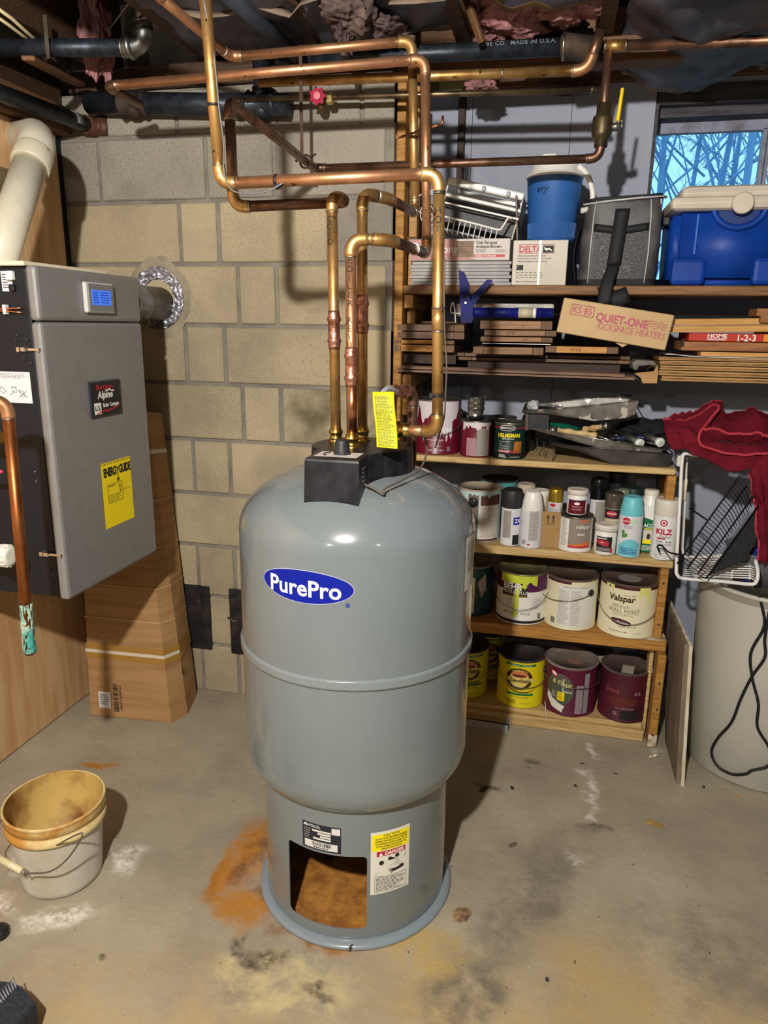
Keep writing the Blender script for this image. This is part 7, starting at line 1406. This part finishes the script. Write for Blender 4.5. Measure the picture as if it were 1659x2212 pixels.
# leaning panels
def leaning(name, lb, x0, th_, m_, dy=0, top=None, jag=0):
    pb0, pb1 = at(1436, 1600, Z=0), at(1470, 1693, Z=0); y0_, y1_ = 2.205+dy, 2.462
    tl, tr_ = at(1443, 1312, X=.47), at(1490, 1393, X=.49)
    pts = [(x0, y0_, .001), (x0, y1_, .001), (x0-.02, tl.y+.02, tl.z+.02), (x0-.006, tr_.y+dy, tr_.z)]
    mb = MB(); n = 14; out = [Vector(pts[0]), Vector(pts[1]), Vector(pts[2])]
    for i in range(1, n):
        t = i/n; out.append(Vector(pts[2]).lerp(Vector(pts[3]), t)+Vector((0, 0, jag*noise.noise(Vector((t*9, 0, 2))))))
    out.append(Vector(pts[3]))
    for i in range(1, n):
        t = i/n; out.append(Vector(pts[3]).lerp(Vector(pts[0]), t)+Vector((0, jag*noise.noise(Vector((t*9, 3, 2))), 0)))
    mb.prism(out, (th_, 0, 0)); o = obj(name, mb, m_); base_at(o, (x0, 2.3, 0)); tag(o, lb, 'panel')
leaning('plywood_offcut', 'grey weathered plywood offcut leaning beside the shelf post', .480, .012, mat('weathered_plywood', srgb('7E6E5C'), .85, n2=srgb('655646'), ns=8, stretch=(4, 4, .6), bump=.2, bs=14))
leaning('plasterboard_offcut', 'white edged plasterboard piece leaning against the plywood offcut', .493, .010, mat('plasterboard', srgb('CFC6B2'), .85, n2=srgb('B8AA90'), ns=12), dy=-.012, jag=.006)
# black power cord hanging over the barrel
cpts = [at(1632, 1265, Y=2.13), at(1646, 1310, Y=2.14), at(1650, 1355, Y=2.145), at(1622, 1410, Y=2.14), at(1625, 1465, Y=2.145), at(1638, 1520, Y=2.15), at(1636, 1570, Y=2.155), at(1660, 1612, Y=2.16), at(1668, 1640, Y=2.16), at(1655, 1657, Y=2.155), at(1625, 1664, Y=2.15), at(1610, 1672, Y=2.15), at(1580, 1672, Y=2.15), at(1550, 1655, Y=2.155), at(1537, 1625, Y=2.16), at(1550, 1595, Y=2.16), at(1580, 1560, Y=2.155), at(1600, 1510, Y=2.15), at(1625, 1460, Y=2.14), at(1652, 1420, Y=2.145), at(1652, 1380, Y=2.15), at(1662, 1320, Y=2.15)]
def push(p):   # keep the cord just outside the barrel wall
    c = Vector((.765, 2.43, 0)); v = Vector((p.x-c.x, p.y-c.y, 0)); rr = BR+(BRT-BR)*max(0, p.z)/BH+.006
    # slide along the view ray until the wall is reached
    d = (p-CAM).normalized(); q = CAM.copy(); t = 1.2
    while t < 3:
        q = CAM+d*t; rr = BR+(BRT-BR)*max(0, q.z)/BH+.007
        if math.hypot(q.x-c.x, q.y-c.y) < rr: return q
        t += .004
    return p
sp_ = smooth_path([push(p) for p in cpts], 6)
o = obj('power_cord', MB().tube(sp_, .0044, 10), mat('black_cord', srgb('141517'), .5)); base_at(o, sp_[0]); tag(o, 'black power cord looping down the front of the barrel', 'cord')
# things inside / on the barrel
ct = thing('clear_tub', 'clear plastic tub with clutter standing in the barrel mouth', 'tub', (.70, 2.40, BH+.0))
obj('tub_wall', MB().lathe([(.10, .0), (.12, .10), (.124, .105)], 32, caps=False), mat('clear_grey_plastic', srgb('9A9A9C'), .15, trans=.5), ct, solid=.001)
def RB_(px, py, Y): return at(px, py, Y=Y)
# white wire drainer: big frame
wr_ = thing('white_wire_rack', 'white coated wire rack hanging on the shelf end over the barrel', 'rack', at(1462, 1250, Y=2.30))
o_ = wr_.location; EW = mat('white_wire_coating', srgb('D8D6D4'), .4)
fp = [RB_(1560, 985, 2.36), RB_(1500, 982, 2.36), RB_(1482, 980, 2.36), RB_(1474, 990, 2.36), RB_(1470, 1060, 2.34), RB_(1465, 1150, 2.30), RB_(1461, 1225, 2.27), RB_(1464, 1243, 2.26), RB_(1480, 1250, 2.26), RB_(1560, 1256, 2.22), RB_(1620, 1262, 2.18), RB_(1634, 1256, 2.18), RB_(1637, 1235, 2.19), RB_(1632, 1210, 2.22)]
obj('frame', MB().tube(smooth_path(fp, 4), .0055, 10), EW, wr_, off=o_)
obj('frame', MB().tube(smooth_path([RB_(1560, 982, 2.5), RB_(1500, 985, 2.48), RB_(1484, 995, 2.46), RB_(1481, 1060, 2.44), RB_(1476, 1150, 2.42), RB_(1476, 1195, 2.40), RB_(1500, 1204, 2.40), RB_(1600, 1195, 2.38)], 4), .0045, 8), EW, wr_, off=o_)
for i in range(11):
    a, b = RB_(1475+i*1.5, 1243-i*4.2, 2.27+.014*i), RB_(1628+i*.0, 1249-i*5.2, 2.19+.02*i)
    m2 = a.lerp(b, .97); obj('cross_wire', MB().tube([a, m2, b+Vector((.004, 0, -.006))], .0022, 6), EW, wr_, off=o_)
for u in (.2, .45, .7, .95):
    a = RB_(1475, 1243, 2.27).lerp(RB_(1628, 1249, 2.19), u)-Vector((0, 0, .003)); b = RB_(1490, 1200, 2.41).lerp(RB_(1628, 1197, 2.39), u)-Vector((0, 0, .003)); obj('cross_wire', MB().tube([a, b], .0022, 6), EW, wr_, off=o_)
obj('shelf_clamp', MB().box((0, 0, 0), (.018, .04, .038), bev=.003, M=Matrix.Translation(RB_(1462, 1008, 2.40)-o_)), EW, wr_); obj('clamp_plate', MB().box((0, 0, -.0), (.012, .004, .068), bev=.001, M=Matrix.Translation(RB_(1472, 1080, 2.42)-o_)), mat('ivory_plate', srgb('DCD4BC'), .5), wr_)
# black wire basket leaning diagonally
bb = thing('black_wire_basket', 'black wire basket leaning diagonally in the white rack', 'basket', RB_(1525, 1250, 2.20)); o_ = bb.location; BW = mat('black_wire', srgb('08080A'), .6, spec=.2)
A_, B_ = RB_(1463, 1218, 2.16), RB_(1600, 1025, 2.34); C_, D2_ = RB_(1525, 1250, 2.16), RB_(1640, 1130, 2.30)
back = Vector((.10, .10, .03))
Q0, Q1, Q2, Q3 = RB_(1463, 1218, 2.18), RB_(1598, 1028, 2.26), RB_(1640, 1090, 2.26), RB_(1525, 1250, 2.18)
obj('rim_wire', MB().tube([Q0, Q1, Q2, Q3], .003, 8, closed=True), BW, bb, off=o_)
mid = lambda t: Q0.lerp(Q1, t); mid2 = lambda t: Q3.lerp(Q2, t); dp_ = (Q1-Q0).cross(Q3-Q0).normalized(); dp_ = dp_ if dp_.y > 0 else -dp_
for i in range(1, 27):
    t = i/27; obj('basket_wire', MB().tube([mid(t), mid(t).lerp(mid2(t), .45)+dp_*.0, mid2(t)+dp_*(.05 if i % 2 else .045)], .0012, 5), BW, bb, off=o_)
for u in (.35, .7): obj('basket_wire', MB().tube([mid(0.).lerp(mid2(0.), u), mid(1.).lerp(mid2(1.), u)], .0022, 6), BW, bb, off=o_)
bp0, bp1 = mid2(0)+dp_*.05, mid2(1.)+dp_*.05
obj('mesh_side', MB().prism([mid2(.03)+dp_*.004, mid2(.97)+dp_*.004, mid2(.97)+dp_*.02+Vector((.045, .0, -.02)), mid2(.45)+dp_*.02+Vector((.055, 0, -.045))], dp_*.001), mat('black_mesh_side', srgb('17181A'), .8, n2=srgb('2E3034'), ns=200), bb, off=o_)
obj('hook', MB().tube(smooth_path([Q0.lerp(Q1, .1), RB_(1445, 1193, 2.30), RB_(1430, 1179, 2.36), RB_(1420, 1180, 2.37), RB_(1425, 1192, 2.37)], 4), .0028, 8), BW, bb, off=o_)
obj('hook', MB().tube([RB_(1490, 1098, 2.42), RB_(1530, 1125, 2.34)], .0028, 8), BW, bb, off=o_)
# blue object behind the towel
o = obj('blue_case', MB().box((-.05, 0, -.06), (.08, .12, .06), bev=.01), mat('blue_plastic_case', srgb('182C78'), .4)); o.location = RB_(1650, 1225, 2.32); tag(o, 'dark blue plastic case under the red towel at the frame edge', 'case')
# red towel: folded heap plus hanging end
TW = mat('red_terry', srgb('741C2C'), .95, n2=srgb('5C1422'), ns=12, bump=1., bs=420, spec=.1); TH = mat('red_hem', srgb('A8303C'), .85, bump=.3, bs=300)
tw = thing('red_towel', 'rumpled dark red terry towel draped over the rack beside the paint trays', 'towel', RB_(1550, 960, 2.36)); o_ = tw.location
def sheet(fn, nu, nv, nm='towel_fold', hem=True):
    obj(nm, MB().grid(fn, nu, nv), TW, tw, off=o_, solid=.007)
    if hem:
        ed = [fn(i/nu, 0) for i in range(nu+1)]; obj('hem', MB().tube(ed, .0045, 8), TH, tw, off=o_)
def T(px, py, Y): return at(px, py, Y=Y)
def bez(P_, n):  # catmull through rows of pixel points
    return smooth_path(P_, n)
def loft(rows, nm='towel_fold', hem=(0,), rip=.004, seed=0):
    rs = [smooth_path([T(*p) for p in r], 8) for r in rows]; n = len(rs[0])
    cols_ = [smooth_path([r[i] for r in rs], 6) for i in range(n)]; m_ = len(cols_[0])
    def fn(i, j):
        p = cols_[i][j]; k = rip*1.7*noise.noise(Vector((i*.16, j*.13, seed)))+rip*1.1*noise.noise(Vector((i*.5, j*.4, seed+5))); return p+Vector((k*.5, k, k))
    mb = MB(); vs = [fn(i, j) for j in range(m_) for i in range(n)]
    mb.add(vs, [(j*n+i, j*n+i+1, (j+1)*n+i+1, (j+1)*n+i) for j in range(m_-1) for i in range(n-1)], 0, True); obj(nm, mb, TW, tw, off=o_, solid=.006)
    for h_ in hem: obj('hem', MB().tube([fn(i, 0 if h_ == 0 else m_-1) for i in range(n)], .0042, 8), TH, tw, off=o_)
# back heap
loft([[(1434, 905, 2.40), (1470, 893, 2.42), (1500, 890, 2.44), (1530, 872, 2.46), (1552, 868, 2.47), (1566, 890, 2.46), (1600, 892, 2.46), (1630, 884, 2.46), (1680, 905, 2.46)],
      [(1438, 925, 2.36), (1470, 915, 2.37), (1505, 912, 2.38), (1535, 900, 2.39), (1556, 905, 2.40), (1580, 912, 2.40), (1610, 905, 2.40), (1640, 902, 2.40), (1685, 925, 2.40)],
      [(1445, 945, 2.35), (1480, 945, 2.34), (1510, 940, 2.35), (1540, 940, 2.35), (1560, 940, 2.35), (1590, 945, 2.35), (1620, 940, 2.35), (1650, 945, 2.35), (1690, 960, 2.35)]], rip=.006, seed=1)
loft([[(1434, 905, 2.395), (1455, 908, 2.39), (1480, 907, 2.38), (1505, 900, 2.39), (1530, 882, 2.40), (1548, 874, 2.40), (1552, 884, 2.38), (1535, 905, 2.36), (1518, 925, 2.35)],
      [(1440, 940, 2.35), (1460, 938, 2.34), (1478, 930, 2.345), (1500, 928, 2.345), (1515, 925, 2.35), (1525, 922, 2.35), (1528, 925, 2.345), (1525, 930, 2.34), (1520, 935, 2.335)],
      [(1446, 968, 2.335), (1462, 970, 2.33), (1480, 968, 2.325), (1497, 965, 2.325), (1508, 962, 2.325), (1516, 960, 2.325), (1520, 958, 2.325), (1520, 956, 2.325), (1518, 955, 2.325)]], rip=.004, seed=2)
loft([[(1462, 932, 2.325), (1472, 945, 2.315), (1477, 965, 2.31), (1488, 975, 2.31), (1520, 990, 2.305), (1550, 1005, 2.30), (1580, 1018, 2.295), (1620, 1012, 2.29), (1690, 990, 2.29)],
      [(1466, 928, 2.33), (1480, 926, 2.325), (1495, 940, 2.31), (1505, 955, 2.305), (1525, 965, 2.30), (1550, 978, 2.295), (1580, 992, 2.29), (1625, 990, 2.285), (1690, 975, 2.285)],
      [(1490, 922, 2.335), (1502, 930, 2.33), (1512, 945, 2.315), (1522, 960, 2.305), (1540, 968, 2.30), (1560, 975, 2.295), (1590, 978, 2.29), (1630, 978, 2.285), (1690, 968, 2.285)]], rip=.003, seed=3, hem=())
loft([[(1660, 942, 2.30), (1640, 937, 2.30), (1610, 937, 2.30), (1570, 935, 2.30), (1535, 925, 2.30), (1515, 930, 2.295), (1510, 950, 2.29), (1520, 965, 2.285), (1555, 975, 2.28), (1600, 982, 2.275), (1690, 978, 2.27)],
      [(1662, 950, 2.31), (1642, 948, 2.31), (1612, 947, 2.31), (1575, 947, 2.31), (1545, 942, 2.31), (1532, 944, 2.31), (1530, 950, 2.305), (1540, 956, 2.30), (1560, 960, 2.295), (1600, 966, 2.29), (1690, 964, 2.285)],
      [(1664, 958, 2.315), (1644, 957, 2.315), (1620, 956, 2.315), (1590, 955, 2.315), (1565, 952, 2.315), (1552, 952, 2.315), (1550, 953, 2.315), (1555, 955, 2.31), (1570, 957, 2.305), (1605, 960, 2.30), (1690, 960, 2.29)]], rip=.003, seed=4)
# hanging end
loft([[(1620, 1022, 2.285), (1627, 1060, 2.27), (1632, 1100, 2.26), (1636, 1150, 2.255), (1640, 1190, 2.25), (1638, 1215, 2.25)],
      [(1630, 1000, 2.275), (1642, 1060, 2.25), (1646, 1100, 2.245), (1650, 1150, 2.24), (1652, 1190, 2.24), (1650, 1216, 2.24)],
      [(1650, 985, 2.27), (1655, 1060, 2.26), (1658, 1100, 2.255), (1662, 1150, 2.25), (1664, 1190, 2.25), (1664, 1216, 2.25)],
      [(1700, 980, 2.26), (1700, 1060, 2.25), (1705, 1100, 2.24), (1705, 1150, 2.24), (1705, 1190, 2.24), (1705, 1216, 2.24)]], rip=.005, seed=6)
